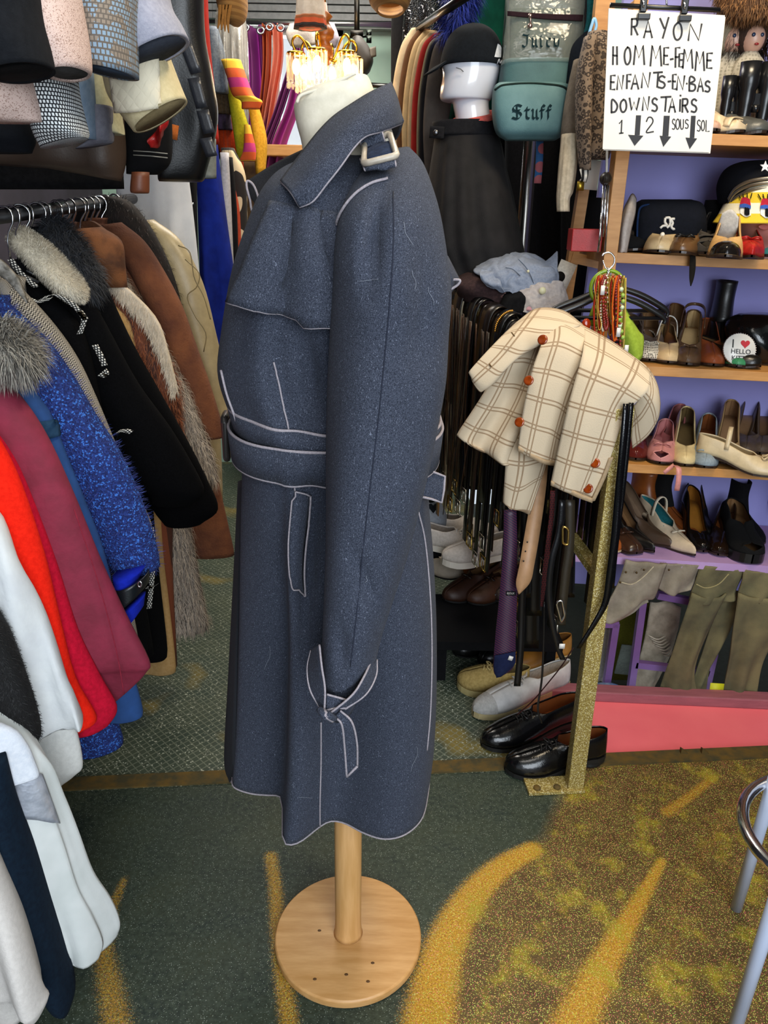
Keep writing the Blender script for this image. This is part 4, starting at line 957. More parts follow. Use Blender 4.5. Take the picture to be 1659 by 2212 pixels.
PW = [(0, .0), (.02, .12), (.08, .30), (.16, .55), (.26, .85), (.36, .96), (.48, .86), (.62, .72), (.75, .66), (.88, .66), (.95, .52), (.985, .3), (1, 0)]
SQ = [(0, .0), (.004, .5), (.03, .68), (.12, .84), (.22, .97), (.32, 1), (.45, .90), (.6, .76), (.75, .70), (.88, .70), (.95, .56), (.985, .34), (1, 0)]
def itp(tb, s):
    for (a, p), (b, q) in zip(tb, tb[1:]):
        if s <= b: return p+(q-p)*(s-a)/(b-a+1e-9)
    return tb[-1][1]
def sst(a, b, x):
    t = max(0, min(1, (x-a)/(b-a))); return t*t*(3-2*t)
def shoe(name, label, p, cat='shoe', yaw=0, tilt=0, roll=0, L=.25, wd=.085, heel=.012, toe='r', op=.45, top=.055, vamp=.045, up=None, inn=None, sol=None, ex=(), group='shoes on the shelves', exm=None, sole=.006, heelw=1.0, base=None):
    """toe at p, heel behind it (+y when yaw is 0)"""
    r = bpy.data.objects.new(name, None); COL.objects.link(r); r.empty_display_size = .05; tag(r, label, cat, group)
    r.matrix_world = Matrix.Translation(p) @ (base or Matrix.Identity(4)) @ Matrix.Rotation(yaw, 4, 'Z') @ Matrix.Rotation(tilt, 4, 'X') @ Matrix.Rotation(roll, 4, 'Y')
    tb = {'r': RW, 'p': PW, 's': SQ}[toe]; N = 34
    S = [(.5-.5*math.cos(pi*i/N)) for i in range(N+1)]
    g = lambda s: heel*sst(.30, .82, s)+sole+.006*max(0, .15-s)/.15
    hw = lambda s: wd/2*itp(tb, s)
    def hh(s):
        v = itp([(0, .25), (.03, .48), (.1, .68), (.2, .82), (.35, 1), (.6, 1.05), (1, 1.05)], s)*vamp
        return v*(1-sst(op, op+.12, s))+top*itp([(0, .8), (.5, .8), (.75, .85), (1, 1.0)], s)*sst(op, op+.12, s)
    peep = 'peep' in ex; K = 9
    def half(sg):
        G = []
        for s in S:
            am = pi/2-(.80 if op < .9 else 0)*sst(op-.02, op+.05, s)*(1-.35*sst(.8, 1, s))
            if peep: am = min(am, .35+1.22*sst(.05, .11, s))
            row = []
            for k in range(K):
                a = am*k/(K-1); row.append(V((sg*hw(s)*math.cos(a), s*L, g(s)+hh(s)*(math.sin(a)**.8)/(math.sin(am)**.8))))
            G.append(row)
        return gridmesh(G)
    dm = lea('18181a'); up = up or dm; inn = inn or lea('7a5a3a'); sol = sol or lea('2a1c14')
    obj('upper', join(half(1), half(-1)), up, None, solid=.0025).parent = r
    AUTO.pop()
    def add(n, d, m, **k):
        o = obj(n, d, m, None, **k); AUTO.pop(); o.parent = r; return o
    def lin_(sg):
        return gridmesh([[V((sg*max(0, hw(s)-.0032)*math.cos(a), s*L*.985+.002, g(s)+hh(s)*.93*(math.sin(a)**.8)/(math.sin(pi/2-.80*(1-.35*sst(.8, 1, s)))**.8))) for a in [(pi/2-.80*(1-.35*sst(.8, 1, s)))*k/5 for k in range(6)]] for s in S if s >= op])
    if op < .9: add('lining', join(lin_(1), lin_(-1)), inn)
    add('insole', gridmesh([[V((x*hw(s)*.93, s*L*.985+.001, g(s)+.003)) for x in (-1, -.5, 0, .5, 1)] for s in S]), inn)
    so = []
    for s in S:
        w = hw(s)+.0025; so.append([V((-w, s*L*1.006-.001, g(s))), V((w, s*L*1.006-.001, g(s))), V((w, s*L*1.006-.001, g(s)-sole)), V((-w, s*L*1.006-.001, g(s)-sole))])
    add('sole', gridmesh(so, True), sol, smooth=False)
    if heel > .008:
        c, hl = L*.86, max(.02, L*.24*heelw); zt = heel+sole*.4
        rings = [(V((0, c+(.02*(1-heelw)), 0)), V((wd*.30*heelw, 0, 0)), V((0, hl*.42, 0))), (V((0, c+.008, zt*.5)), V((wd*.31*max(heelw, .5), 0, 0)), V((0, hl*.45, 0))), (V((0, c, zt)), V((wd*.34, 0, 0)), V((0, L*.125, 0)))]
        add('heel', loft(rings, 18, 4, 2.6), sol)
    zt = lambda s: g(s)+hh(s)
    em = exm or up
    if 'lace' in ex:
        for k in range(4):
            s = op*.62+k*.055*(.45/op if op < .9 else 1); w = wd*.17
            add('lace', tube([V((-w, s*L, zt(s)*.93)), V((-w*.4, s*L+.004, zt(s)+.003)), V((w*.4, s*L+.004, zt(s)+.003)), V((w, s*L, zt(s)*.93))], .0024, 6, sm=12), em)
    if 'bow' in ex or 'lace' in ex:
        s = op*.80 if 'lace' in ex else op*.72
        for sg in (-1, 1):
            add('lace_loop' if 'lace' in ex else 'bow_loop', tube([V((0, s*L, zt(s)+.003)), V((sg*.014, s*L-.010, zt(s)+.008)), V((sg*.024, s*L-.002, zt(s)+.002)), V((sg*.012, s*L+.004, zt(s)+.004)), V((0, s*L, zt(s)+.003))], .0022, 6, sm=18), em)
    if 'tassel' in ex:
        for sg in (-1, 1): add('tassel', tube([V((0, op*.8*L, zt(op*.8)+.002)), V((sg*.012, op*.62*L, zt(op*.6)+.004)), V((sg*.016, op*.45*L, zt(op*.45)+.003))], .003, 6, sm=10), em)
    if 'band' in ex:
        s = op*.72; add('band', ribbon([V((-hw(s)*1.02, s*L, g(s)+.012)), V((-hw(s)*.7, s*L, zt(s)*.93+.003)), V((0, s*L, zt(s)+.004)), V((hw(s)*.7, s*L, zt(s)*.93+.003)), V((hw(s)*1.02, s*L, g(s)+.012))], .022, V((0, 1, 0)), sm=16), em, solid=.003)
    if 'strap' in ex:
        s = .66; add('strap', ribbon([V((-hw(s), s*L, zt(s)*.8)), V((-hw(s)*.7, s*L, zt(s)+.03)), V((0, s*L, zt(s)+.045)), V((hw(s)*.7, s*L, zt(s)+.03)), V((hw(s), s*L, zt(s)*.8))], .012, V((0, 1, 0)), sm=18), em, solid=.003)
    if 'sling' in ex:
        add('sling_strap', ribbon([V((-hw(.5), .5*L, zt(.6))), V((-hw(.8), .85*L, zt(.9)+.01)), V((0, L*1.02, zt(1)+.015)), V((hw(.8), .85*L, zt(.9)+.01)), V((hw(.5), .5*L, zt(.6)))], .009, V((0, 0, 1)), sm=20), em, solid=.002)
    if 'cap' in ex:
        add('toe_cap', join(*[gridmesh([[V((sg*hw(s)*math.cos(a)*1.02, s*L-.002, g(s)+hh(s)*math.sin(a)**.8*1.03+.0008)) for a in [pi/2*k/8 for k in range(9)]] for s in [q for q in S if q < .17]]) for sg in (1, -1)]), em)
    if 'pearl' in ex: add('pearl', ell(V((0, op*.8*L, zt(op*.8)+.004)), .006), pla('f2ead8', .2))
    if 'buckle' in ex:
        s = op*.7; add('buckle', tube([V((-.014, s*L-.008, zt(s)+.004)), V((.014, s*L-.008, zt(s)+.004)), V((.014, s*L+.008, zt(s)+.004)), V((-.014, s*L+.008, zt(s)+.004))], .0018, 6, closed=True), met('c9a860'))
    if 'shaft' in ex:
        h = top*2.0; add('shaft', loft([(V((0, L*.74, zt(.7)*.75)), V((hw(.75)*1.0, 0, 0)), V((0, L*.24, 0))), (V((0, L*.79, zt(.7)+h*.3)), V((hw(.75)*.9, 0, 0)), V((0, L*.19, 0))), (V((0, L*.79, zt(.7)+h*.75)), V((hw(.75)*.95, 0, 0)), V((0, L*.20, 0)))], 24, 5, 2.2, cap=False), em, solid=.004)
    return r
def bh(px, lv, v):
    """point on a shelf board, v metres behind its front edge, on the sight column px"""
    a, b = -.3, 1.3
    for _ in range(40):
        m = (a+b)/2
        if pix(SH(m, v, LV[lv]))[0] < px: a = m
        else: b = m
    return SH(a, v, LV[lv]+.001)
def on(px, py, lv):
    """point on a shelf board under a pixel"""
    return PL(px, py, SH(0, 0, LV[lv]), EZ)+EZ*.001
BASE = Matrix(((EX.x, EY.x, EZ.x, 0), (EX.y, EY.y, EZ.y, 0), (EX.z, EY.z, EZ.z, 0), (0, 0, 0, 1)))
def ss(name, label, px, py, lv, **k):
    if lv in (2, 3, 4) and k.get('yaw', 0) < .5: k['yaw'] = k.get('yaw', 0)-.30
    return shoe(name, label, bh(px, lv, -py/1000) if py < 0 else on(px, py, lv), base=BASE, **k)
L_ = lea
pat = lambda c: lea(c, .12)
# --- second board
ss('patent_shoe', 'black patent shoe at the upright, end of the second board', 1368, 545, 2, yaw=.15, up=pat('0c0c0e'), sol=L_('1a1210'), L=.24, ex=('bow',))
ss('ballet_flat', 'cream perforated flat with a black lining and a pearl', 1420, 550, 2, yaw=-.05, wd=.088, up=L_('d5b98c'), inn=fab('121214'), op=.30, ex=('pearl',), heel=.006)
ss('sandal', 'bronze and black flat with a torn strap, beside the pearl flat', 1468, 553, 2, yaw=-.1, wd=.078, up=L_('6a4a2c', .3), inn=L_('c09058'), op=.3, ex=('bow',), exm=L_('121212'), heel=.006)
ss('open_toe_mule', 'charcoal suede block-heeled mule with an open toe on the second board', 1522, 555, 2, yaw=-.08, L=.24, wd=.085, up=fab('4a4540'), inn=L_('3c3834'), ex=('peep', 'band'), exm=fab('4f4a44'), heel=.055, op=.4)
ss('slingback', 'cream pump with a glossy black toe cap on the second board', 1565, 561, 2, yaw=-.02, wd=.082, up=L_('d0a56a'), inn=L_('a08054'), ex=('cap',), exm=pat('15110e'), heel=.05, op=.32)
ss('red_flat', 'bright red satin pointed flat with red ankle ties', 1622, 562, 2, yaw=.08, wd=.088, toe='p', up=mat('red_satin', 'b01c1c', rough=.35), inn=fab('b9b3ac'), op=.35, heel=.03, ex=('bow',))
ss('teal_shoe', 'teal shoe cut off by the picture edge on the second board', 1668, 560, 2, up=L_('4f9a90'), op=.3)
ss('black_boot', 'black suede ankle boot behind the pearl flat', 1388, -70, 2, yaw=.6, up=fab('101012'), ex=('shaft',), top=.05, op=.92)
ss('black_pump_behind', 'black pump lying behind the bronze flat', 1448, -80, 2, yaw=.9, up=L_('131315'), L=.22, heel=.02)
o = obj('white_bootleg', spx([[(1336, 560, 2.21), (1345, 545, 2.19), (1352, 548, 2.21)], [(1338, 500, 2.24), (1350, 490, 2.20), (1362, 498, 2.23)], [(1348, 455, 2.27), (1360, 450, 2.23), (1371, 460, 2.26)], [(1362, 425, 2.3), (1367, 420, 2.29), (1373, 430, 2.3)]], 16, 10), fab('b8aea6', 'a89d95'), solid=.006); tag(o, 'pale grey pointed leather bag leaning on the shelf upright', 'bag')
# --- third board
ss('crochet_shoe', 'white and black crochet flat under the green top', 1402, 784, 3, yaw=.12, L=.22, wd=.08, up=mat('crochet', 'd8cfbc', '1a1612', kind='dots', scale=210, w=.4, bump=.4), inn=fab('1a1612'), op=.34, heel=.006, ex=('bow',))
ss('cream_slipper', 'cream leather flat with a wide white crossed band behind it', 1442, 789, 3, yaw=.1, L=.24, wd=.08, up=L_('d8b98a'), inn=L_('b99868'), op=.33, ex=('strap',), exm=fab('cfcac0'), heel=.03)
ss('bronze_slingback', 'bronze brown slingback pump with a bow on the third board', 1482, 793, 3, yaw=.0, L=.25, wd=.078, up=L_('5b4430', .3), inn=L_('b09468'), op=.34, heel=.075, ex=('bow', 'sling'))
ss('tan_loafer', 'rust brown leather slip-on shoe on the third board', 1540, 795, 3, yaw=.12, L=.26, wd=.08, up=L_('8a4524', .35), inn=L_('6a3a20'), op=.42, heel=.05, sol=L_('2b1a12'))
ss('green_slipper', 'small emerald green slipper in front of the round badge', 1590, 797, 3, yaw=-.05, L=.20, wd=.07, up=L_('3f8c5c'), inn=fab('20402c'), op=.5, vamp=.03, top=.03, heel=.004)
ss('black_pump', 'scuffed black pump beside the green slipper', 1640, 799, 3, yaw=.7, L=.24, wd=.08, up=L_('16140f', .3), op=.35)
ss('brown_pump_behind', 'brown heel standing behind the white band shoe', 1470, -110, 3, yaw=.2, L=.22, up=L_('6a4222'), heel=.085, op=.4)
ss('black_boot_behind', 'tall black shoe behind the rust slip-on', 1558, -110, 3, yaw=.1, L=.22, up=L_('111111'), heel=.1, op=.92, ex=('shaft',))
ss('taupe_shoe', 'taupe shoe in the shade behind the green top', 1390, -100, 3, yaw=.35, L=.23, up=fab('6b5a50'), heel=.05, op=.4)
ss('taupe_shoe', 'taupe suede shoe behind the white band, second of its pair', 1418, -100, 3, yaw=.25, L=.23, up=fab('63534a'), heel=.06, op=.4)
# --- fourth board
ss('burgundy_patent', 'burgundy patent shoe at the left end of the fourth board', 1372, 998, 4, yaw=.15, L=.24, up=pat('5a1f1a'), inn=L_('3a2018'), op=.36, heel=.02)
ss('pink_flat', 'pink peep-toe flat with ribbon ties hanging over the board edge', 1424, 1006, 4, yaw=.0, L=.23, wd=.085, up=L_('cf8a84', .4), inn=L_('c07a78'), op=.36, ex=('peep', 'bow'), heel=.03)
ss('pink_flat', 'pink flat lying behind the peep-toe one with pink ribbons', 1440, 985, 4, yaw=-.1, L=.22, wd=.08, up=L_('b86e6c', .4), inn=L_('a86a68'), op=.3, heel=.06)
ss('cream_pump', 'cream round-toe pump between the pink and the blue flats', 1478, 1011, 4, yaw=.06, L=.25, wd=.076, up=L_('d8c08c'), inn=L_('5c4a2c'), op=.3, heel=.07)
ss('blue_flat', 'pale blue suede flat with brown insole and a bow', 1520, 1015, 4, yaw=.0, L=.25, wd=.08, up=fab('8f9aa0'), inn=L_('7a4420'), op=.24, ex=('bow',), heel=.055)
ss('peep_toe_pump', 'beige gold peep-toe pump, tallest on the fourth board', 1568, 1008, 4, yaw=.0, L=.26, wd=.08, up=L_('a8885c', .3), inn=L_('8c6a4a'), op=.3, ex=('peep',), heel=.09)
ss('taupe_pump', 'dark taupe pump behind the white strapped shoe', 1608, 985, 4, yaw=-.05, L=.25, up=L_('5a4a3c'), inn=L_('7a5c40'), op=.3, heel=.075)
ss('taupe_pump', 'dark taupe pump close to the picture edge on the fourth board', 1640, 985, 4, yaw=-.05, L=.25, up=L_('5a4a3c'), inn=L_('6a4c34'), op=.3, heel=.075)
ss('white_strap_shoe', 'off-white shoe with twisted ankle strap, turned sideways', 1690, 1030, 4, yaw=1.15, L=.24, wd=.085, up=L_('cdb790'), inn=L_('a58a60'), op=.34, ex=('strap', 'bow'), heel=.03)
o = obj('pink_ribbon', join(ribbon([P(1458, 1005, 2.13), P(1466, 1012, 2.10), P(1466, 1035, 2.095), P(1462, 1060, 2.10)], .015, EX, sm=14), ribbon([P(1456, 1004, 2.13), P(1446, 1012, 2.10), P(1434, 1022, 2.10)], .012, V((.6, 0, -.7)), sm=10)), mat('pink_satin', 'd98f86', rough=.4), solid=.001); tag(o, 'pink satin ribbon tails hanging over the fourth board', 'ribbon')
# --- lilac board
LB = 5
ss('tan_sneaker', 'orange-tan slip-on at the left end of the lilac board', 1326, 1198, LB, yaw=.1, L=.24, up=L_('a85824'), inn=L_('7a4a24'), sol=L_('c9ae84'), op=.4)
ss('brown_loafer', 'dark brown laced pump, square toed, on the lilac board', 1374, 1201, LB, yaw=.35, L=.25, wd=.082, toe='s', up=L_('3a2418', .3), inn=L_('5a3a24'), op=.38, ex=('bow',), heel=.06)
ss('black_pointed_pump', 'black pointed pump leaning behind the dark brown one', 1412, 1198, LB, yaw=.55, L=.27, toe='p', up=L_('14110f', .3), op=.36, heel=.09)
ss('brown_pointed_pump', 'long taupe brown pointed pump, diagonal on the lilac board', 1450, 1188, LB, yaw=.6, L=.29, wd=.085, toe='p', up=L_('4a382a', .35), inn=L_('7a6450'), op=.4, heel=.10)
ss('cognac_boot', 'cognac brown ankle boot with black elastic, behind the white tie shoe', 1470, 1168, LB, yaw=.5, L=.26, up=L_('7a4018', .35), ex=('shaft',), exm=L_('8a4a1e', .35), op=.92, heel=.05)
ss('cognac_boot', 'cognac brown ankle boot, second one farther along the lilac board', 1504, 1168, LB, yaw=.5, L=.25, up=L_('7a4018', .35), ex=('shaft',), exm=fab('121212'), op=.92, heel=.05)
ss('white_tie_shoe', 'white pointed tie shoe with a teal lining and cream bow', 1500, 1205, LB, yaw=.42, L=.28, wd=.08, toe='p', up=L_('c8b498', .5), inn=fab('2f7a80'), op=.44, ex=('bow', 'strap'), exm=L_('d8cab0', .5), heel=.05)
ss('patent_pump', 'black patent pump with a gold-brown throat on the lilac board', 1518, 1197, LB, yaw=-.05, L=.25, wd=.075, up=pat('100d0b'), inn=L_('8a5a20', .25), op=.28, heel=.085)
ss('patent_loafer', 'black-brown patent shoe with a bright highlight on the toe', 1550, 1204, LB, yaw=-.4, L=.26, wd=.085, up=pat('1c110a'), inn=L_('6a3a18'), op=.40, heel=.05)
ss('black_clog', 'wide black platform clog with an open toe at the picture edge', 1622, 1222, LB, yaw=-.05, L=.27, wd=.11, up=fab('151515'), sol=L_('0e0e0e'), op=.5, sole=.03, ex=('peep',), heel=.04)
ss('dark_boot', 'black boot standing behind the platform clog', 1640, 1180, LB, yaw=.1, L=.25, up=fab('0e0d10'), op=.92, ex=('shaft',), heel=.03)
ss('black_heel_behind', 'black heel behind the patent pump', 1530, 1165, LB, yaw=.1, L=.24, up=L_('0e0d10'), op=.4, heel=.1)
# --- things on the boards
t = T('shoulder_bag', 'navy-black boxy bag with a white curved monogram on the second board', 'bag')
bgm = tubepx([(1366, 1515, 548, 2.30, .06), (1366, 1518, 520, 2.30, .065), (1370, 1518, 470, 2.30, .065), (1378, 1510, 440, 2.31, .055), (1388, 1490, 431, 2.32, .03)], n=40, m=6, e=4)
obj('bag_body', bgm, fab('10131c', '0c0f16'), t)
obj('piping', tube([P(a, b, 2.262) for a, b in ((1376, 520), (1378, 470), (1388, 445), (1430, 443), (1480, 450), (1506, 456), (1512, 500))], .003, 6, sm=40), fab('14284a'), t)
BGB = bvh(bgm)
for q in ([(1437, 471), (1446, 471), (1448, 482)], [(1437, 471), (1436, 480), (1440, 487), (1432, 488), (1426, 493)], [(1447, 482), (1446, 487), (1440, 492)], [(1457, 473), (1449, 474), (1453, 482), (1450, 490), (1454, 495), (1457, 494)]):
    obj('monogram', pipepx(BGB, q, .0035, .001, 20), fab('d8d4cc'), t)
t = T('captain_cap', 'black cap with silver braid and a white star, on the head in the yellow beanie', 'hat')
obj('crown', tubepx([(1556, 1740, 440, 2.28, .11), (1556, 1748, 400, 2.28, .13), (1572, 1742, 366, 2.29, .12), (1600, 1720, 350, 2.3, .08), (1640, 1690, 346, 2.3, .03)], n=44, m=6), fab('0d0f16'), t)
obj('band', tubepx([(1570, 1735, 446, 2.26, .105), (1572, 1735, 405, 2.26, .112)], n=44, m=3), fab('08090c'), t)
CPB = bvh(tubepx([(1568, 1737, 450, 2.26, .112), (1568, 1739, 400, 2.26, .125), (1570, 1742, 350, 2.27, .135)], n=44, m=3))
for yy in (0, 9, 20): obj('braid', tube([p for p in [cast(CPB, a, b+yy, .002, 2.2) for a, b in crv([(1576, 430), (1590, 408), (1620, 392), (1659, 385), (1690, 384)], 30)] if p], .005, 6), met('b9b4a8', .4), t)
def star(c, r, u, v): return [c+u*(math.sin(i*pi/5)*(r if i % 2 == 0 else r*.42))+v*(math.cos(i*pi/5)*(r if i % 2 == 0 else r*.42)) for i in range(10)]
obj('star', prism(star(P(1652, 360, 2.155), .014, V((1, 0, 0)), V((0, .2, .98))), (0, -.003, 0)), fab('dcdce0'), t, smooth=False)
t = T('display_mannequin', 'pink display head wearing the yellow striped beanie on the second board', 'mannequin')
obj('head', tubepx([(1610, 1690, 562, 2.24, .05), (1612, 1690, 535, 2.24, .055), (1602, 1700, 505, 2.23, .085), (1592, 1708, 470, 2.23, .10), (1590, 1710, 430, 2.24, .11), (1620, 1690, 400, 2.25, .07)], n=36, m=5), pla('c98478', .4), t)
obj('mouth', spx([[(1640, 487), (1650, 484), (1660, 487)], [(1638, 490), (1650, 491), (1664, 490)], [(1642, 494), (1652, 497), (1662, 494)]], 6, 10, y=2.142), pla('b05a52', .35), t, solid=.003)
t = T('striped_beanie', 'yellow and white striped knitted beanie with embroidered eyes', 'hat')
bn = tubepx([(1546, 1725, 482, 2.225, .125), (1562, 1735, 460, 2.23, .13), (1580, 1730, 425, 2.24, .13), (1592, 1720, 400, 2.25, .12)], n=44, m=6)
obj('beanie_body', bn, mat('yellow_stripes', 'e8e2c8', 'd8b92a', kind='band', scale=17, w=.5, uv=True, bump=.4), t)
BNB = bvh(bn)
for (a, b, s) in ((1612, 450, 1), (1655, 452, 1)):
    obj('eye_white', patch(BNB, [(a-11, b-12), (a, b-16), (a+11, b-12)], [(a-12, b+12), (a, b+20), (a+11, b+16)], .003, 8, 10, 2.1), fab('e8e6e0'), t)
    obj('eyelid', patch(BNB, [(a-8, b-20), (a, b-22), (a+10, b-18)], [(a-12, b-4), (a, b-4), (a+12, b-2)], .005, 6, 10, 2.1), fab('b0283c'), t)
    obj('eyelid_shadow', patch(BNB, [(a-11, b-6), (a, b-8), (a+12, b-4)], [(a-12, b), (a, b+1), (a+12, b+3)], .006, 4, 10, 2.1), fab('3a5cb0'), t)
    obj('pupil', patch(BNB, [(a-1, b), (a+4, b), (a+9, b+2)], [(a-2, b+16), (a+4, b+18), (a+9, b+16)], .006, 6, 8, 2.1), fab('101014'), t)
    for k in range(4): obj('eyelash', pipepx(BNB, [(a-10+k*7, b-20), (a-16+k*10, b-31)], .0012, .004, 6), fab('101014'), t)
t = T('white_scarf', 'white cloth flap hanging from the beanie beside the red flat', 'scarf')
obj('scarf', spx([[(1560, 460, 2.12), (1580, 452, 2.11), (1596, 470, 2.10)], [(1548, 500, 2.14), (1566, 492, 2.12), (1592, 500, 2.11)], [(1544, 520, 2.16), (1560, 516, 2.14), (1578, 520, 2.13)]], 12, 12), fab('c4beb6'), t, solid=.003)
o = obj('frayed_black_strap', ribbon([P(1490, 520, 2.16), P(1496, 550, 2.135), P(1496, 575, 2.13), P(1494, 600, 2.13), P(1492, 618, 2.13)], [.012, .014, .016, .012, .002], EX, sm=24), fab('1a1714'), solid=.002); tag(o, 'frayed black strap dangling over the second board', 'strap')
o = obj('black_fur_hat', tubepx([(1570, 1720, 775, 2.32, .07), (1566, 1728, 730, 2.32, .08), (1574, 1720, 695, 2.33, .075), (1600, 1700, 678, 2.33, .04)], n=36, m=5, fn=lambda s, t: 1+.06*math.sin(7*t+s*8)), pat('0b0b0c')); tag(o, 'shiny black ruched bag behind the round badge', 'bag')
o = obj('dark_cloth_roll', tubepx([(1508, 1560, 545, 2.36, .05), (1516, 1570, 480, 2.36, .05), (1526, 1575, 432, 2.36, .04)], n=24), fab('0c0c0e')); tag(o, 'black furry roll between the monogram bag and the cap', 'bag')
t = T('round_badge', 'round white badge with black lettering and a red heart', 'badge')
BC = P(1597, 755, 2.205); BR_ = .0455; bu, bv_ = V((1, -.05, -.03)), V((.03, .35, .94))
bn_ = bu.cross(bv_).normalized()*-1
FM = frame(BC, bu, bv_)
if (FM.to_3x3() @ V((0, 0, 1))).y > 0: FM = frame(BC, bu, bv_) @ Matrix.Rotation(0, 4, 'X')
nz = (FM.to_3x3() @ V((0, 0, 1))).normalized(); toward = nz if nz.y < 0 else -nz; so_ = 1 if nz.y < 0 else -1
obj('badge_disc', xf(lathe([(0, -.004), (BR_, -.004), (BR_, .001), (BR_*.97, .003), (0, .003)], (0, 0, 0), 40), FM), pla('dedad2', .3), t)
obj('beaded_rim', join(*[xf(ell(V((BR_*math.cos(a), BR_*math.sin(a), .002)), .0022, 8, 5), FM) for a in [i*2*pi/44 for i in range(44)]]), CHROME, t)
def put(d, x, y, s=1): return xf(xf(d, Matrix.Translation((x, y, .0035*so_))), FM)
ink = pla('141416', .5)
obj('letter', put(text_mesh('I', .034), -.020, .014), ink, t, smooth=False)
obj('letters', put(text_mesh('HELLO', .0185), .003, -.007), ink, t, smooth=False)
obj('letters', put(text_mesh('KITTY', .0185), .003, -.026), ink, t, smooth=False)
ht = [(.0128*math.sin(a)**3*1.0, .0008*(13*math.cos(a)-5*math.cos(2*a)-2*math.cos(3*a)-math.cos(4*a))) for a in [i*2*pi/32 for i in range(32)]]
obj('heart', xf(prism([V((x+.014, y+.016, .0035*so_)) for x, y in ht], (0, 0, .001*so_)), FM), pla('b8202a', .4), t, smooth=False)
# --- under the lilac board: jeans over lilac frames
frm = mat('lilac_frame', '74528a', '6b4a80', scale=5, rough=.5)
t = T('purple_frame', 'purple painted square-tube frame behind the jeans, above the kerb', 'frame')
def fb(a, b, y=2.24, w=.022): return bar(P(a[0], a[1], y), P(b[0], b[1], y), w, w, V((0, 1, 0)))
for a, b in (((1388, 1300), (1362, 1490)), ((1372, 1434), (1530, 1452)), ((1542, 1410), (1522, 1500)), ((1420, 1285), (1500, 1300))): obj('frame_bar', fb(a, b), frm, t, smooth=False)
t = T('purple_frame', 'purple painted square-tube frame corner just right of the gold post', 'frame')
for a, b in (((1330, 1345), (1308, 1490)), ((1270, 1346), (1335, 1347))): obj('frame_bar', fb(a, b, 2.22), frm, t, smooth=False)
def jeans(name, label, parts, m, y):
    t = T(name, label, 'jeans')
    for n, rows, dy in parts: obj(n, fold(spx([[(q[0], q[1], y+dy) for q in r] for r in rows], 24, 20, fn=lambda p, s, v: p+V((0, -.012*math.sin(v*pi)-.006*math.sin(v*9+s*5), 0))), .012, 26, y*9), m, t, solid=.006)
    return t
cj = mat('cream_denim', '8e8474', '766c5c', scale=18, rough=.9, bump=.4); oj = mat('olive_denim', '6b6444', '4f4a34', scale=12, rough=.9, bump=.5)
oj2 = mat('faded_denim', '746a48', '555038', scale=9, rough=.9, bump=.5); rj = mat('ripped_denim', 'a89c88', '857a68', scale=26, rough=.9, bump=.8)
rh = {}
t = jeans('cream_jeans', 'pale cream jeans with side pocket hung sideways from the lilac board', [
    ('leg', [[(1352, 1208), (1395, 1212), (1440, 1216)], [(1330, 1265), (1375, 1280), (1415, 1290)], [(1300, 1325), (1350, 1315), (1400, 1290)], [(1295, 1342), (1330, 1340), (1400, 1300)]], -.02),
    ('seat', [[(1425, 1214), (1470, 1216), (1514, 1218)], [(1420, 1240), (1465, 1250), (1505, 1250)], [(1425, 1275), (1462, 1283), (1490, 1272)]], .0)], cj, 2.16)
obj('pocket_seam', tube([P(a, b, 2.105) for a, b in ((1342, 1258), (1365, 1262), (1388, 1248), (1412, 1224))], .0018, 6, sm=20), fab('b5a98f'), t)
for a, b in ((1352, 1236), (1375, 1237), (1391, 1231), (1445, 1231), (1340, 1258)): obj('rivet', ell(P(a, b, 2.11), .0035, 8, 6), met('5a4a30', .4), t)
t = jeans('olive_jeans', 'olive brown jeans with a gaping front pocket, hanging in the middle', [
    ('waist', [[(1512, 1218), (1560, 1222), (1612, 1230)], [(1500, 1260), (1545, 1270), (1590, 1275)], [(1490, 1300), (1535, 1300), (1585, 1295)]], -.01),
    ('leg', [[(1495, 1280), (1535, 1290), (1568, 1280)], [(1470, 1350), (1505, 1355), (1540, 1345)], [(1450, 1425), (1480, 1432), (1500, 1440)], [(1428, 1496), (1465, 1498), (1505, 1500)]], -.02),
    ('leg', [[(1560, 1275), (1585, 1275), (1606, 1270)], [(1530, 1360), (1560, 1360), (1585, 1350)], [(1505, 1440), (1522, 1440), (1538, 1425)], [(1490, 1495), (1500, 1495), (1518, 1495)]], .03)], oj, 2.17)
obj('pocket_seam', tube([P(a, b, 2.115) for a, b in ((1504, 1262), (1525, 1270), (1552, 1262), (1574, 1240))], .0018, 6, sm=20), fab('9a8f66'), t)
jeans('faded_jeans', 'wide faded green-brown jeans at the picture edge under the lilac board', [
    ('waist', [[(1605, 1228), (1650, 1234), (1700, 1240)], [(1595, 1290), (1650, 1300), (1720, 1300)]], -.02),
    ('leg', [[(1595, 1280), (1640, 1290), (1700, 1290)], [(1582, 1350), (1630, 1355), (1690, 1350)], [(1575, 1430), (1610, 1435), (1650, 1430)], [(1563, 1502), (1600, 1504), (1632, 1506)]], -.03)], oj2, 2.17)
t = jeans('ripped_jeans', 'white ripped jeans leg behind the purple frame', [
    ('leg', [[(1405, 1300), (1440, 1296), (1470, 1310)], [(1392, 1370), (1430, 1368), (1465, 1365)], [(1380, 1430), (1415, 1435), (1445, 1430)], [(1370, 1492), (1390, 1494), (1402, 1494)]], .03)], rj, 2.27)
for k in range(7):
    obj('rip_thread', tube([P(1400+k*5, 1372+k*7, 2.29), P(1420+k*4, 1378+k*6+3, 2.275), P(1440+k*2, 1372+k*6, 2.29)], .003, 5, sm=8), fab('c9bda8'), t)
o = obj('yellow_price_card', box(P(1548, 1488, 2.14), (.045, .002, .038), Euler((-.2, .05, 0)).to_matrix()), pla('c9c81c', .6)); tag(o, 'bright yellow price card by the kerb under the jeans', 'price card')
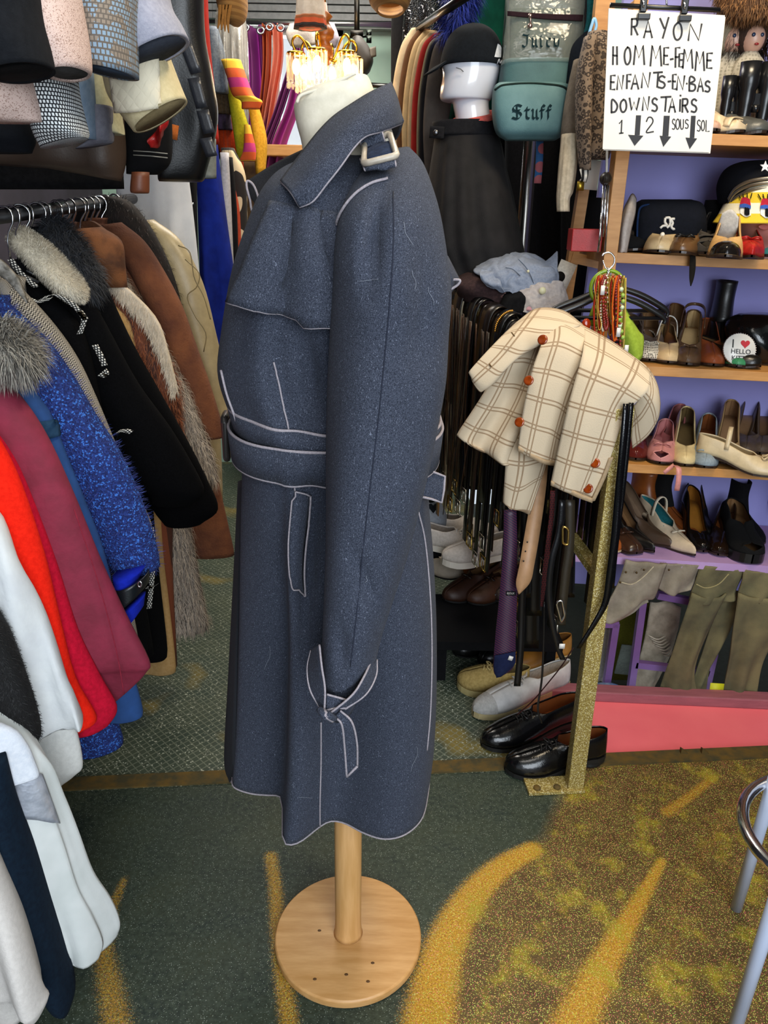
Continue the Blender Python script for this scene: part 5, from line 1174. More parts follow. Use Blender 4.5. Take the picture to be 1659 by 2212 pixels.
o = obj('olive_box', box(P(1352, 1380, 2.55), (.14, .1, .3)), fab('4c4a10')); tag(o, 'olive yellow box in the shade behind the purple frames', 'box')
o = obj('grey_card', box(P(1350, 1425, 2.4), (.05, .006, .12), Euler((0, .1, 0)).to_matrix()), fab('6a7068')); tag(o, 'grey card standing between the two purple frames', 'card')
t = jeans('white_trousers', 'pale trousers showing between gold post and purple frame corner', [('leg', [[(1285, 1355), (1305, 1352), (1325, 1350)], [(1280, 1420), (1300, 1425), (1318, 1420)], [(1276, 1462), (1290, 1466), (1305, 1470)]], 0)], fab('857f78'), 2.3)
o = obj('blue_cloth', tubepx([(1262, 1345, 1496, 2.19, .02), (1270, 1340, 1484, 2.19, .025), (1290, 1330, 1478, 2.2, .01)], n=20), mat('blue_patch', '4a6aa8', '9db4cc', scale=30)); tag(o, 'blue and white cloth lying on the kerb right of the gold post', 'cloth')
# ---------------------------------------------------------------- gold post, stair rail and belts
gold = mat('gold_glitter_paint', '8f7a3c', 'b8a662', kind='speck', scale=420, w=.3, rough=.5, metal=.25, bump=.4, c3='d8ccA0'.lower())
pb0 = PZ(1239, 1700, 0)
st = T('stair_rail', 'gold glitter-painted steel post and rail at the stairwell edge, hung with belts', 'railing')
hB, tB = V((pb0.x, pb0.y, 1.06)), None
far_ = P(950, 612, 2.62); bdir = (far_-hB); 
obj('post', bar(V((pb0.x, pb0.y, 0)), hB, .042, .042, V((0, 1, 0))), gold, st, smooth=False, bevel=.002)
obj('foot_plate', box((pb0.x-.055, pb0.y-.002, .006), (.155, .062, .010), Matrix.Rotation(.09, 3, 'Z')), gold, st, smooth=False, bevel=.001)
for dx in (-.105, -.05): obj('bolt', lathe([(0, 0), (.010, 0), (.010, .004), (.006, .007), (0, .007)], (pb0.x+dx, pb0.y-.012+dx*.09, .011), 12), rust, st)
obj('handrail', tube([hB-bdir*.02, far_], .017, 12), gold, st)
obj('far_post', tube([far_, V((far_.x, far_.y, 0))], .017, 12), met('2c2c30', .4), st)
obj('brace', bar(V((pb0.x+.01, pb0.y+.03, .62)), V((pb0.x-.14, pb0.y+.5, .78)), .03, .02), gold, st, smooth=False)
bd = bdir.normalized(); bn = V((bd.y, -bd.x, 0)).normalized()
if bn.x > 0: bn = -bn
def barpt(t): return hB+bdir*t
rnd = random.Random(11)
def belt_on(t, L1, L2, w, m, name='leather_belt', label=None, th=.003, rad=.026, sway=0, ext=(), group='belts on the stair rail'):
    c = barpt(t); up_ = V((0, 0, 1)); r = rad
    pts = [c+bn*(r+.012+sway)+up_*(-L1), c+bn*(r+.010+sway*.6)+up_*(-L1*.55), c+bn*(r+.004)+up_*(-.05), c+bn*r*.8+up_*r*.6, c+up_*(r*1.15), c-bn*r*.8+up_*r*.6, c-bn*(r+.004)-up_*.05, c-bn*(r+.01)-up_*(L2*.6), c-bn*(r+.012)-up_*L2]
    root = T(name, label or 'black leather belt hanging over the gold rail among many belts', 'belt', group)
    obj('strap', ribbon(pts, w, bd, sm=40), m, root, solid=th)
    if 'buckle' in ext:
        q = pts[0]-V((0, 0, .012)); a, b = bd*w*.75, V((0, 0, .022))
        obj('buckle', tube([q-a-b, q+a-b, q+a+b, q-a+b], .003, 8, closed=True), met('c9c2b0' if rnd.random() < .5 else 'b99a50', .25), root)
        obj('buckle_pin', tube([q+b, q-b], .0022, 6), met('c9c2b0', .25), root)
    return root
bcol = ['0c0b0b', '111010', '0a0a0b', '17110d', '1d140e', '0e0d0d', '141110', '2a1a10']
N = 44
for i in range(N):
    t = .10+.88*i/(N-1)+rnd.uniform(-.006, .006)
    far = t > .75
    c = '8a6034' if i in (37, 40) else ('a89a80' if i in (33, 34) else ('6a4a2c' if i in (38, 42) else rnd.choice(bcol)))
    lab = {37: 'tan leather belt near the far end of the gold rail', 40: 'light brown belt at the far end, second tan one', 33: 'pale grey belt between black belts toward the clothes pile', 34: 'pale grey belt, second of two neighbours on the gold rail'}.get(i)
    belt_on(t, rnd.uniform(.48, .74), rnd.uniform(.4, .6), rnd.uniform(.018, .023), lea(c, .22 if rnd.random() < .5 else .4), label=lab, rad=.024+rnd.uniform(0, .016), sway=rnd.uniform(-.006, .014), ext=('buckle',) if rnd.random() < .35 else (), group='belts on the stair rail' if not lab else 'pale belts on the stair rail')
# fringed leather belts: each strand hangs on its own
for t, n_, lab in ((.60, 16, 'dark brown fringed leather belt, its long fringe hanging closer to the gold post'), (.78, 18, 'brown fringed leather belt, its fringe hanging just behind the coat')):
    r = belt_on(t, .30, .3, .05, lea('120c09', .3), name='fringed_belt', label=lab, rad=.042)
    c = barpt(t)
    for k in range(n_):
        o_ = bd*rnd.uniform(-.09, .09); L = rnd.uniform(.35, .66); q = c+bn*(.062+rnd.uniform(0, .02))+o_
        obj('fringe', ribbon([q, q+V((rnd.uniform(-.01, .01), 0, -L*.5)), q+V((rnd.uniform(-.02, .02), 0, -L))], [.007, .006, .003], bd, sm=8), lea(rnd.choice(['120c09', '2a1a10', '3a2415']), .3), r, solid=.0015)
# chain-trimmed black belt showing its curb on the hump of belts
r = belt_on(.52, .5, .4, .045, lea('0c0b0b', .25), name='chain_belt', label='black belt with a fine gold chain, on the hump of belts beside the plaid jacket', rad=.046)
cq = [barpt(.52)+bn*.050*math.sin(a)+V((0, 0, .055*math.cos(a))) for a in [i*.09 for i in range(18)]]
obj('chain', join(*[ell(q+bd*.0, .0035, 8, 5) for q in cq]), met('b98a40', .3), r)
# belts at the near end, drawn one by one
def hang(name, label, cat, pts, w, m, wd=V((1, 0, 0)), th=.003, sm=30, grp='belts on the stair rail'):
    r = T(name, label, cat, grp); obj('strap' if cat == 'belt' else 'cloth', ribbon([P(*q) for q in pts], w, wd, sm=sm), m, r, solid=th); return r
tb = lea('b58a62', .5)
r = hang('tan_belt', 'pale tan leather belt end with a pointed tip and punched holes', 'belt', [(1172, 980, 1.82), (1164, 1060, 1.81), (1150, 1150, 1.79), (1138, 1220, 1.765), (1130, 1258, 1.76), (1121, 1283, 1.76)], [.030, .034, .038, .038, .036, .003], tb, V((1, 0, .12)))
for px, py in ((1139, 1171), (1135, 1191), (1131, 1212)): obj('punched_hole', ell(P(px, py, 1.757), (.0022, .001, .0026), 8, 6), pla('1a120c'), r)
r = hang('necktie', 'purple and navy striped necktie with a navy tip, hanging before the shoes', 'tie', [(1102, 1100, 1.83), (1102, 1180, 1.82), (1098, 1280, 1.80), (1092, 1370, 1.79), (1088, 1440, 1.78), (1078, 1462, 1.78)], [.032, .036, .046, .054, .056, .012], mat('tie_silk', '4f1f38', '1c1a34', kind='diag', scale=150, w=.5, rough=.5, bump=.1), V((1, 0, .2)), grp='ties on the stair rail')
obj('navy_tip', ribbon([P(1091, 1412, 1.776), P(1089, 1440, 1.776), P(1077, 1463, 1.776)], [.056, .056, .012], V((1, 0, .25)), sm=8), fab('1a2140'), r, solid=.002)
obj('maker_label', box(P(1104, 1282, 1.795), (.026, .001, .012)), fab('14141a'), r)
def word(s, cx, cy, y, size, m, parent, name='lettering', sx=1, rot=0):
    c = P(cx, cy, y); M = Matrix.Translation(c) @ Matrix.Rotation(pi/2, 4, 'X') @ Matrix.Rotation(rot, 4, 'Z') @ Matrix.Diagonal((sx, 1, 1, 1))
    return obj(name, xf(text_mesh(s, size, .0003), M), m, parent, smooth=False)
word('BIJOUX', 1103, 1282, 1.7935, .0085, fab('b9b4ac'), r, sx=.7)
o = obj('price_tag', box(P(1103, 1422, 1.772), (.012, .001, .013), Matrix.Rotation(.3, 3, 'Y')), pla('e0dcd6')); tag(o, 'small white price tag on the purple necktie', 'price tag', 'white price tags')
r = hang('braided_belt', 'burgundy braided leather belt hanging left of the gold post', 'belt', [(1194, 1060, 1.74), (1192, 1110, 1.74), (1186, 1160, 1.735), (1178, 1230, 1.735), (1172, 1290, 1.735), (1170, 1310, 1.735)], [.011, .011, .011, .012, .009, .006], mat('braid', '5a1418', '2a0a0c', kind='basket', scale=160, w=.3, uv=True, bump=.8))
r = hang('loop_belt', 'thin black belt forming a long loop beside the gold post', 'belt', [(1215, 1080, 1.70), (1208, 1150, 1.695), (1192, 1210, 1.69), (1186, 1280, 1.69), (1194, 1350, 1.69), (1206, 1400, 1.69), (1216, 1425, 1.69)], .015, lea('121214', .25))
obj('buckle', tubeclosed([P(1216, 1136, 1.68), P(1228, 1142, 1.68), P(1227, 1178, 1.68), P(1215, 1174, 1.68)], .003), met('c9a860'), r)
r = hang('loop_belt', 'olive-brown belt with a chrome buckle behind the black loop', 'belt', [(1232, 1080, 1.71), (1230, 1180, 1.71), (1222, 1240, 1.71), (1214, 1320, 1.71), (1212, 1350, 1.71)], .022, lea('2e271c', .4))
obj('buckle', tubeclosed([P(1202, 1300, 1.70), P(1214, 1296, 1.70), P(1220, 1330, 1.70), P(1212, 1345, 1.70)], .0028), CHROME, r)
o = obj('price_tag', box(P(1214, 1396, 1.682), (.014, .001, .014)), pla('e0dcd6')); tag(o, 'small white price tag on the looped black belt', 'price tag', 'white price tags')
hang('long_black_belt', 'shiny black belt hanging in front of the shelf, right of the gold post', 'belt', [(1352, 872, 1.66), (1345, 960, 1.65), (1336, 1060, 1.65), (1328, 1160, 1.65), (1318, 1240, 1.65), (1308, 1300, 1.65), (1285, 1345, 1.645), (1250, 1400, 1.64)], [.012, .014, .016, .018, .018, .016, .013, .010], lea('08080a', .12))
hang('long_black_belt', 'narrow black cord belt, rightmost of the pair beside the gold post', 'belt', [(1364, 870, 1.67), (1357, 950, 1.665), (1347, 1050, 1.66), (1338, 1120, 1.66), (1330, 1190, 1.66), (1322, 1270, 1.66)], .010, lea('08080a', .12))
hang('thin_strap', 'thin black strap falling onto the white sneaker', 'strap', [(1176, 1300, 1.72), (1174, 1400, 1.715), (1170, 1470, 1.71), (1162, 1530, 1.70), (1170, 1562, 1.70)], .005, lea('101012', .3), grp='thin straps')
r = hang('thin_strap', 'thin red and black strap running from post to the black shoe', 'strap', [(1238, 1400, 1.66), (1212, 1440, 1.66), (1180, 1480, 1.665), (1150, 1515, 1.67), (1116, 1545, 1.68)], .005, lea('2a0c10', .3), V((.5, 0, .5)), grp='thin straps')
hang('black_strap', 'wide black satin strap hanging over the tan sneaker', 'strap', [(1130, 1240, 1.80), (1127, 1330, 1.80), (1124, 1410, 1.79), (1117, 1482, 1.78)], .018, lea('0c0c0e', .3), grp='thin straps')
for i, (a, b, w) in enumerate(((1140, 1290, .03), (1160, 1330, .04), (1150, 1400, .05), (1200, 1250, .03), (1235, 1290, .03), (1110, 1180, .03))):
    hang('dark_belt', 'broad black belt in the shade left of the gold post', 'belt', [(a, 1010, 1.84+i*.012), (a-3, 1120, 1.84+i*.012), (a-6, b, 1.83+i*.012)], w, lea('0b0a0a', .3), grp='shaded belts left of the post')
# ---------------------------------------------------------------- plaid jacket over the rail
pl_ = mat('windowpane_plaid', 'c4b399', '84694c', kind='plaid', scale=15.5, uv=True, rough=.95, bump=.3)
tape = fab('a58f72', '998366')
jk = T('plaid_jacket', 'cream and tan windowpane plaid jacket with amber buttons, thrown over the gold rail', 'jacket')
def pan(name, rows, nr=30, nc=24, wave=.012, k=2.2, ph=0, sd=0):
    d = spx(rows, nr, nc, fn=lambda p, s, v: p+V((0, -wave*s*math.sin(v*pi*k+ph), 0)))
    o = obj(name, d, pl_, jk, solid=.005); return o, d
JP = {}
pan('back_panel', [[(1128, 694, 1.93), (1170, 680, 1.93), (1215, 690, 1.90)], [(1092, 762, 1.86), (1140, 760, 1.85), (1185, 770, 1.83)], [(1045, 850, 1.84), (1100, 862, 1.83), (1150, 872, 1.81)], [(992, 932, 1.83), (1045, 960, 1.82), (1100, 985, 1.80)], [(992, 940, 1.83), (1060, 988, 1.82), (1100, 1005, 1.80)]], wave=.02, k=3)
pan('back_tail', [[(1096, 930, 1.81), (1140, 935, 1.80), (1190, 940, 1.79)], [(1092, 1010, 1.80), (1135, 1015, 1.79), (1180, 1000, 1.785)], [(1088, 1075, 1.80), (1115, 1090, 1.79), (1160, 1060, 1.785)], [(1088, 1086, 1.80), (1112, 1102, 1.79), (1143, 1110, 1.785)]], 20, 14, .01)
pan('sleeve', [[(1118, 696, 1.92), (1160, 668, 1.94), (1215, 672, 1.92), (1258, 702, 1.87)], [(1090, 722, 1.84), (1130, 708, 1.83), (1175, 712, 1.82), (1235, 712, 1.83)], [(1052, 760, 1.81), (1080, 770, 1.795), (1105, 780, 1.79), (1120, 770, 1.80)], [(1016, 800, 1.80), (1032, 815, 1.79), (1055, 830, 1.785), (1072, 822, 1.79)], [(1018, 806, 1.81), (1022, 825, 1.80), (1036, 845, 1.795), (1045, 840, 1.80)]], 30, 20, 0)
_, JA = pan('front_panel', [[(1168, 700, 1.91), (1210, 676, 1.92), (1262, 706, 1.86), (1310, 740, 1.82)], [(1172, 735, 1.80), (1212, 728, 1.79), (1256, 748, 1.77), (1296, 772, 1.76)], [(1150, 800, 1.765), (1188, 806, 1.755), (1222, 818, 1.745), (1250, 835, 1.75)], [(1130, 890, 1.755), (1165, 902, 1.745), (1196, 912, 1.74), (1214, 925, 1.745)], [(1119, 972, 1.75), (1145, 986, 1.745), (1175, 1000, 1.74), (1198, 1004, 1.745)]], 36, 26, .006)
_, JB = pan('front_facing_panel', [[(1262, 706, 1.86), (1320, 738, 1.82), (1372, 775, 1.77), (1404, 806, 1.73)], [(1258, 765, 1.735), (1310, 790, 1.71), (1356, 815, 1.69), (1398, 845, 1.675)], [(1232, 860, 1.70), (1275, 872, 1.685), (1318, 885, 1.675), (1352, 895, 1.68)], [(1208, 960, 1.695), (1248, 972, 1.68), (1285, 985, 1.67), (1318, 990, 1.675)], [(1190, 1046, 1.69), (1222, 1060, 1.68), (1252, 1074, 1.67), (1279, 1084, 1.675)]], 36, 26, .014, 2.0)
pan('shoulder_hump', [[(1366, 770, 1.775), (1398, 795, 1.75), (1418, 830, 1.735), (1425, 872, 1.73)], [(1385, 830, 1.70), (1405, 850, 1.70), (1416, 875, 1.705), (1420, 905, 1.72)], [(1378, 865, 1.71), (1388, 890, 1.71), (1395, 915, 1.72), (1400, 940, 1.735)], [(1362, 880, 1.73), (1366, 915, 1.735), (1364, 945, 1.745), (1366, 968, 1.76)]], 24, 18, 0)
def hemtape(q, y): obj('hem_tape', ribbon([P(a, b, yy) for a, b, yy in q], .011, V((0, 0, 1)), sm=20), tape, jk, solid=.006)
hemtape([(1119, 969, 1.746), (1145, 983, 1.741), (1175, 997, 1.736), (1198, 1001, 1.741)], 0)
hemtape([(1190, 1043, 1.686), (1222, 1057, 1.676), (1252, 1071, 1.666), (1279, 1081, 1.671)], 0)
obj('front_edge_tape', ribbon([P(1320, 988, 1.672), P(1304, 1030, 1.671), P(1280, 1082, 1.671)], .010, V((1, 0, .3)), sm=14), tape, jk, solid=.006)
amber = mat('amber_button', '6a2206', '8f3c0c', scale=40, rough=.12, bump=0, coat=.6)
JAB, JBB = bvh(JA), bvh(JB)
for px, py, bv in ((1172, 734, JAB), (1142, 822, JAB), (1122, 912, JAB), (1284, 999, JBB), (1270, 1054, JBB)):
    c = cast(bv, px, py, .004, 1.74)
    A = (V((0, 0, 1)).rotation_difference(V((-.45, -.8, .35)))).to_matrix()
    b_ = obj('button', lathe([(0, -.003), (.010, -.003), (.0118, 0), (.0105, .003), (.007, .0025), (0, .0018)], c, 24, A), amber, jk)
for px, py in ((1108, 722), (1060, 790)): obj('buttonhole', tube([P(px-3, py-4, 1.79), P(px, py, 1.785), P(px+3, py+4, 1.79)], .0016, 6), fab('6e5638'), jk)
# ---------------------------------------------------------------- clothes piled on the far end of the rail
PG = 'folded clothes on the rail'
def lump(name, label, cat, rs, m, A=.02, k=26):
    d = tubepx(rs, n=44, m=6, e=2.4); vs = []
    for v in d[0]:
        q = noise.noise_vector(V((v[0]*k*.6, v[1]*k*.4, v[2]*k)))*A; vs.append(V(v)+V((q.x, q.y, q.z*.6)))
    o = obj(name, (vs, d[1], d[2]), m); tag(o, label, cat, PG); return o
lump('folded_shirt', 'dark brown folded garment lowest in the pile beside the coat', 'shirt', [(1000, 1130, 655, 2.42, .10), (985, 1110, 615, 2.44, .12), (990, 1090, 600, 2.45, .10), (1010, 1070, 592, 2.45, .06)], fab('3a2a2a', '2c2020'))
def crumple(name, label, cat, rows, m, A=.03, k=18):
    d = spx(rows, 70, 70); vs = []
    for v in d[0]:
        w = V((v[0]*k+.8*noise.noise(V(v)*9), v[1]*k*.4, v[2]*k*1.3)); rg = sum(a*(1-2.4*abs(noise.noise(w*f+V((f, 0, 0))))) for f, a in ((1, .7), (2.3, .4)))
        q = noise.noise_vector(V(v)*30)*.35
        vs.append(V(v)+(V((0, -.75, .45))*rg+V((q.x, 0, q.z*.8)))*A)
    o = obj(name, (vs, d[1], d[2]), m, solid=.006); tag(o, label, cat, PG); return o
dnm = fab('8b93a3', '7c8596', scale=200)
crumple('denim_shirt', 'light grey-blue denim shirt crumpled on top of the pile, with small buttons', 'shirt', [[(1030, 575, 2.46), (1070, 556, 2.48), (1110, 546, 2.48), (1150, 553, 2.46), (1180, 570, 2.42), (1196, 576, 2.40)], [(1025, 588, 2.38), (1070, 574, 2.36), (1110, 568, 2.34), (1150, 574, 2.33), (1182, 582, 2.33), (1203, 590, 2.34)], [(1040, 600, 2.35), (1080, 600, 2.31), (1115, 600, 2.30), (1150, 604, 2.30), (1180, 604, 2.30), (1206, 606, 2.32)], [(1060, 618, 2.34), (1095, 632, 2.30), (1130, 640, 2.29), (1160, 636, 2.29), (1190, 628, 2.30), (1210, 618, 2.31)]], dnm, .013)
crumple('denim_shirt', 'blue-grey shirt collar point standing up at the end of the pile', 'shirt', [[(1172, 572, 2.38), (1188, 560, 2.37), (1204, 544, 2.36)], [(1168, 580, 2.35), (1186, 576, 2.34), (1204, 568, 2.34)], [(1166, 592, 2.325), (1184, 594, 2.315), (1201, 592, 2.32)]], dnm, .004)
crumple('denim_shirt', 'light blue shirt cuff curling over the striped shirts, left end of the pile', 'shirt', [[(1040, 585, 2.34), (1058, 590, 2.33), (1076, 600, 2.33)], [(1036, 600, 2.31), (1060, 612, 2.29), (1082, 618, 2.29)], [(1052, 618, 2.31), (1072, 626, 2.30), (1092, 630, 2.30)]], dnm, .012)
crumple('striped_shirt', 'pink and brown striped shirt edge under the denim cuff', 'shirt', [[(1000, 610, 2.42), (1040, 596, 2.40), (1070, 600, 2.38)], [(992, 622, 2.38), (1040, 618, 2.35), (1090, 632, 2.33)], [(1000, 634, 2.38), (1050, 640, 2.34), (1100, 650, 2.32)]], mat('shirt_stripes', 'b08c84', '5a3c38', kind='band', scale=60, w=.5, uv=True), .012)
crumple('pale_blouse', 'pale grey-pink blouse below the denim shirt, beside the black hanger', 'blouse', [[(1150, 606, 2.31), (1185, 606, 2.30), (1208, 610, 2.30), (1218, 622, 2.30)], [(1120, 632, 2.29), (1165, 628, 2.27), (1200, 634, 2.27), (1226, 645, 2.28)], [(1115, 655, 2.27), (1160, 656, 2.25), (1200, 662, 2.25), (1229, 664, 2.26)], [(1120, 676, 2.26), (1165, 680, 2.24), (1200, 680, 2.24), (1226, 674, 2.25)]], fab('c0b7b2', 'aea5a2'), .009, 20)
lump('pink_blouse', 'small pink print top edge under the pale blouse', 'top', [(1128, 1170, 668, 2.27, .03), (1132, 1168, 650, 2.28, .03), (1140, 1160, 638, 2.28, .01)], mat('pink_print', 'c98a92', 'e0b0b4', scale=120), .008)
lump('black_shirt', 'black folded top in the pile just before the belts', 'top', [(1080, 1150, 668, 2.30, .05), (1085, 1148, 640, 2.32, .06), (1100, 1135, 622, 2.33, .03)], BLACK, .015)
lump('beige_hat', 'beige brown hat brim edge beside the black skirt, above the pile', 'hat', [(985, 1028, 598, 2.52, .05), (988, 1028, 575, 2.53, .05), (996, 1024, 560, 2.54, .03), (1006, 1022, 553, 2.54, .01)], fab('b59a7c', '8a6a4c', scale=20), .004)
for q in ([(1120, 560), (1138, 580), (1150, 604), (1156, 626)], [(1092, 578), (1108, 582), (1124, 596)]):
    sm_ = obj('placket_seam', tube([P(a, b, 2.285) for a, b in crv(q, 16)], .0013, 5), fab('5f6878'), bpy.data.objects['denim_shirt'])
o = obj('round_button', ell(P(1172, 628, 2.245), (.010, .005, .010)), pla('d8d2a8', .4)); tag(o, 'big pale yellow button resting on the pile', 'button')
for px, py in ((1141, 586),): ob = obj('shirt_button', ell(P(px, py, 2.275), (.004, .003, .004), 10, 6), pla('d8cfa8')); ob.parent = bpy.data.objects['denim_shirt']; AUTO.remove(ob)
t = T('logo_card', 'white card with a dark round mark standing behind the pile', 'card', PG)
obj('card', box(P(1212, 606, 2.36), (.05, .004, .11), Matrix.Rotation(.35, 3, 'Y')), fab('d8d2c8'), t)
obj('round_mark', lathe([(0, 0), (.0155, 0), (.0155, .002), (0, .002)], P(1209, 598, 2.352), 24, Matrix.Rotation(pi/2, 3, 'X')), fab('15120f'), t)
# ---------------------------------------------------------------- necklaces, hangers and green top
t = T('green_bangle', 'lime green bangle hung on a wire hook, carrying necklaces', 'bangle')
gc = P(1312, 622, 1.98); R0 = .041
obj('bangle_ring', tube([gc+V((R0*math.cos(a), 0, R0*math.sin(a))) for a in [i*2*pi/40 for i in range(40)]], .0048, 10, closed=True), pla('7d9c1e', .25), t)
hk_ = obj('wire_hook', tube([P(a, b, 1.975) for a, b in ((1300, 553), (1306, 547), (1318, 546), (1327, 556), (1326, 570), (1318, 580), (1313, 586), (1312, 600))], .0022, 8, sm=30), CHROME); tag(hk_, 'twisted steel wire hook holding the lime green bangle', 'hook')
wtw = obj('twist', tube([P(1302, 562, 1.972), P(1308, 578, 1.97), P(1316, 586, 1.97), P(1312, 592, 1.97)], .0016, 6, sm=12), CHROME, hk_); 
rnd = random.Random(8)
NK = [('gold chain', 'b98f3c', 0), ('red cord', '9c2a16', 2), ('brass bead', 'a8843c', 1), ('orange cord', 'c85a1c', 2), ('dark red bead', '7a1c14', 1), ('cream bead', 'd8cdb4', 1), ('bronze chain', '7a5a24', 0), ('yellow cord', 'b59a48', 2)]
for i in range(16):
    nm, c, kd = NK[i % 8]; px0 = 1284+i*3.9; ln = 700+rnd.uniform(0, 62); off = rnd.uniform(-6, 6); yy = 1.955+rnd.uniform(-.02, .02)
    pts = crv([P(px0+6, 596, yy+.01), P(px0, 620, yy), P(px0+off, 665, yy), P(px0+off+2, ln-12, yy), P(px0+off+5, ln, yy), P(px0+off+9, ln-14, yy+.004), P(px0+8, 665, yy+.006), P(px0+9, 600, yy+.012)], 60)
    m = met(c, .3) if kd == 0 else (pla(c, .25) if kd == 1 else fab(c))
    if kd == 1: d = join(*[ell(V(q), .0036 if nm != 'cream bead' else .0026, 8, 5) for q in crv(pts, 46)])
    else: d = tube(pts, .0024 if kd == 2 else .0016, 6)
    o = obj('necklace', d, m); tag(o, nm+' necklace hanging in the bundle from the lime bangle', 'necklace', 'necklaces on the bangle')
for i in range(9):
    o = obj('green_bead_strand' if i == 0 else 'bead', ell(P(1342+4*math.sin(i*.9), 625+i*13, 1.95), .0058, 10, 7), pla('93b04a' if i % 3 else 'c8d8b0', .2))
    if i == 0: tag(o, 'string of chunky lime green beads at the right of the necklaces', 'necklace'); b0 = o
    else: o.parent = b0; AUTO.remove(o)
for px, py in ((1302, 627), (1336, 718), (1353, 755)):
    o = obj('price_tag', box(P(px, py, 1.925), (.010, .001, .022)), pla('dedad4')); tag(o, 'white price tag hanging %s' % {1302: 'high up among the necklaces', 1336: 'halfway down the necklaces', 1353: 'lowest, beside the green top'}[px], 'price tag')
bl = pla('141416', .3)
for k, (dx, dy, y) in enumerate(((0, 0, 2.03), (6, -16, 2.08))):
    t = T('plastic_hanger', 'black plastic hanger behind the necklaces, %s' % ('front one of two' if k == 0 else 'behind the other one'), 'hanger')
    apex = (1312+dx, 632+dy)
    obj('shoulder', tube([P(apex[0], apex[1], y), P(1250+dx, 660+dy, y), P(1195+dx, 682+dy, y), P(1186+dx, 694+dy, y)], [.006, .008, .008, .005], 8, sm=16), bl, t)
    obj('shoulder', tube([P(apex[0], apex[1], y), P(1375+dx, 652+dy, y), P(1422+dx, 678+dy, y), P(1436+dx, 690+dy, y), P(1434+dx, 700+dy, y)], [.006, .008, .008, .006, .005], 8, sm=18), bl, t)
    obj('trouser_bar', tube([P(1205+dx, 686+dy, y), P(1430+dx, 688+dy, y)], .005, 8), bl, t)
    obj('hook', tube([P(apex[0], apex[1], y), P(1313+dx, 605+dy, y), P(1320, 590, y), P(1312, 578, y)], .002, 6, sm=12), CHROME, t)
o = obj('lime_bra', join(spx([[(1325, 652, 2.06), (1345, 660, 2.05), (1352, 672, 2.06)], [(1335, 700, 2.03), (1360, 705, 2.01), (1378, 715, 2.03)], [(1345, 745, 2.02), (1370, 745, 2.0), (1389, 730, 2.02)], [(1362, 775, 2.01), (1376, 780, 2.0), (1386, 772, 2.01)]], 14, 12), spx([[(1282, 660, 2.06), (1290, 655, 2.05)], [(1272, 685, 2.06), (1285, 690, 2.05)], [(1268, 700, 2.07), (1290, 705, 2.06)]], 8, 6)), fab('93a83a', '84992f'), solid=.006); tag(o, 'lime green bra top hanging behind the necklaces', 'top')
o = obj('glass_brooch', ell(P(1266, 702, 1.96), (.012, .006, .016)), mat('amber_glass', '9a2a08', rough=.1, bump=0)); tag(o, 'amber glass pendant beside the plaid jacket shoulder', 'pendant')
# ---------------------------------------------------------------- shoes on the floor
def fs_(name, label, tpx, hpx, z=0, **k):
    a, b = PZ(*tpx, z), PZ(*hpx, z); d = b-a
    return shoe(name, label, a+V((0, 0, .0015)), yaw=-math.atan2(d.x, d.y), L=d.length, group=k.pop('group', 'shoes on the floor'), **k)
dk = lea('0c0c0d', .14); rub = lea('141312', .6)
fs_('derby_shoe', 'black leather derby shoe in front, touching the foot of the gold post', (1090, 1668), (1302, 1640), wd=.105, heel=.022, toe='r', op=.52, top=.072, vamp=.062, up=dk, inn=lea('8a4a22'), sol=rub, ex=('lace',), exm=lea('0a0a0a'), sole=.012)
fs_('derby_shoe', 'black leather derby shoe behind its partner, toe toward the coat', (1040, 1616), (1245, 1560), wd=.105, heel=.022, toe='r', op=.52, top=.072, vamp=.062, up=dk, inn=lea('8a4a22'), sol=rub, ex=('lace',), exm=lea('0a0a0a'), sole=.012)
fs_('white_sneaker', 'white and grey sneaker with velcro straps and a red heel, between derby and tan sneaker', (1022, 1552), (1224, 1478), wd=.098, op=.55, top=.072, vamp=.06, up=mat('white_leather', 'c9c6c2', 'a9a6a4', scale=16, rough=.5), inn=fab('c8b8a4'), sol=lea('b5a478', .6), ex=('lace', 'cap'), exm=fab('a8a5a0'), sole=.02, heel=.004)
fs_('beige_sneaker', 'dirty beige canvas sneaker, its round toe toward the coat', (987, 1486), (1140, 1492), wd=.105, op=.55, top=.065, vamp=.062, up=fab('a58e58', '8f7a48'), inn=fab('8a7850'), sol=lea('b0a06c', .6), ex=('lace',), exm=fab('b5a06c'), sole=.022, heel=.004)
fs_('boat_shoe', 'mustard tan boat shoe behind the white sneaker', (1110, 1420), (1200, 1468), wd=.10, op=.5, top=.06, vamp=.05, up=lea('b5762a', .45), inn=lea('8a5a2c'), sol=lea('c9a870'), ex=('lace',), heel=.008, L_=0) if False else shoe('boat_shoe', 'mustard tan boat shoe behind the white sneaker', PZ(1095, 1440, 0), yaw=-1.15, L=.26, wd=.10, op=.5, top=.062, vamp=.05, up=lea('b5762a', .45), inn=lea('8a5a2c'), sol=lea('c9a870'), ex=('lace',), heel=.008, group='shoes on the floor')
sh2 = 'shoes under the belts'
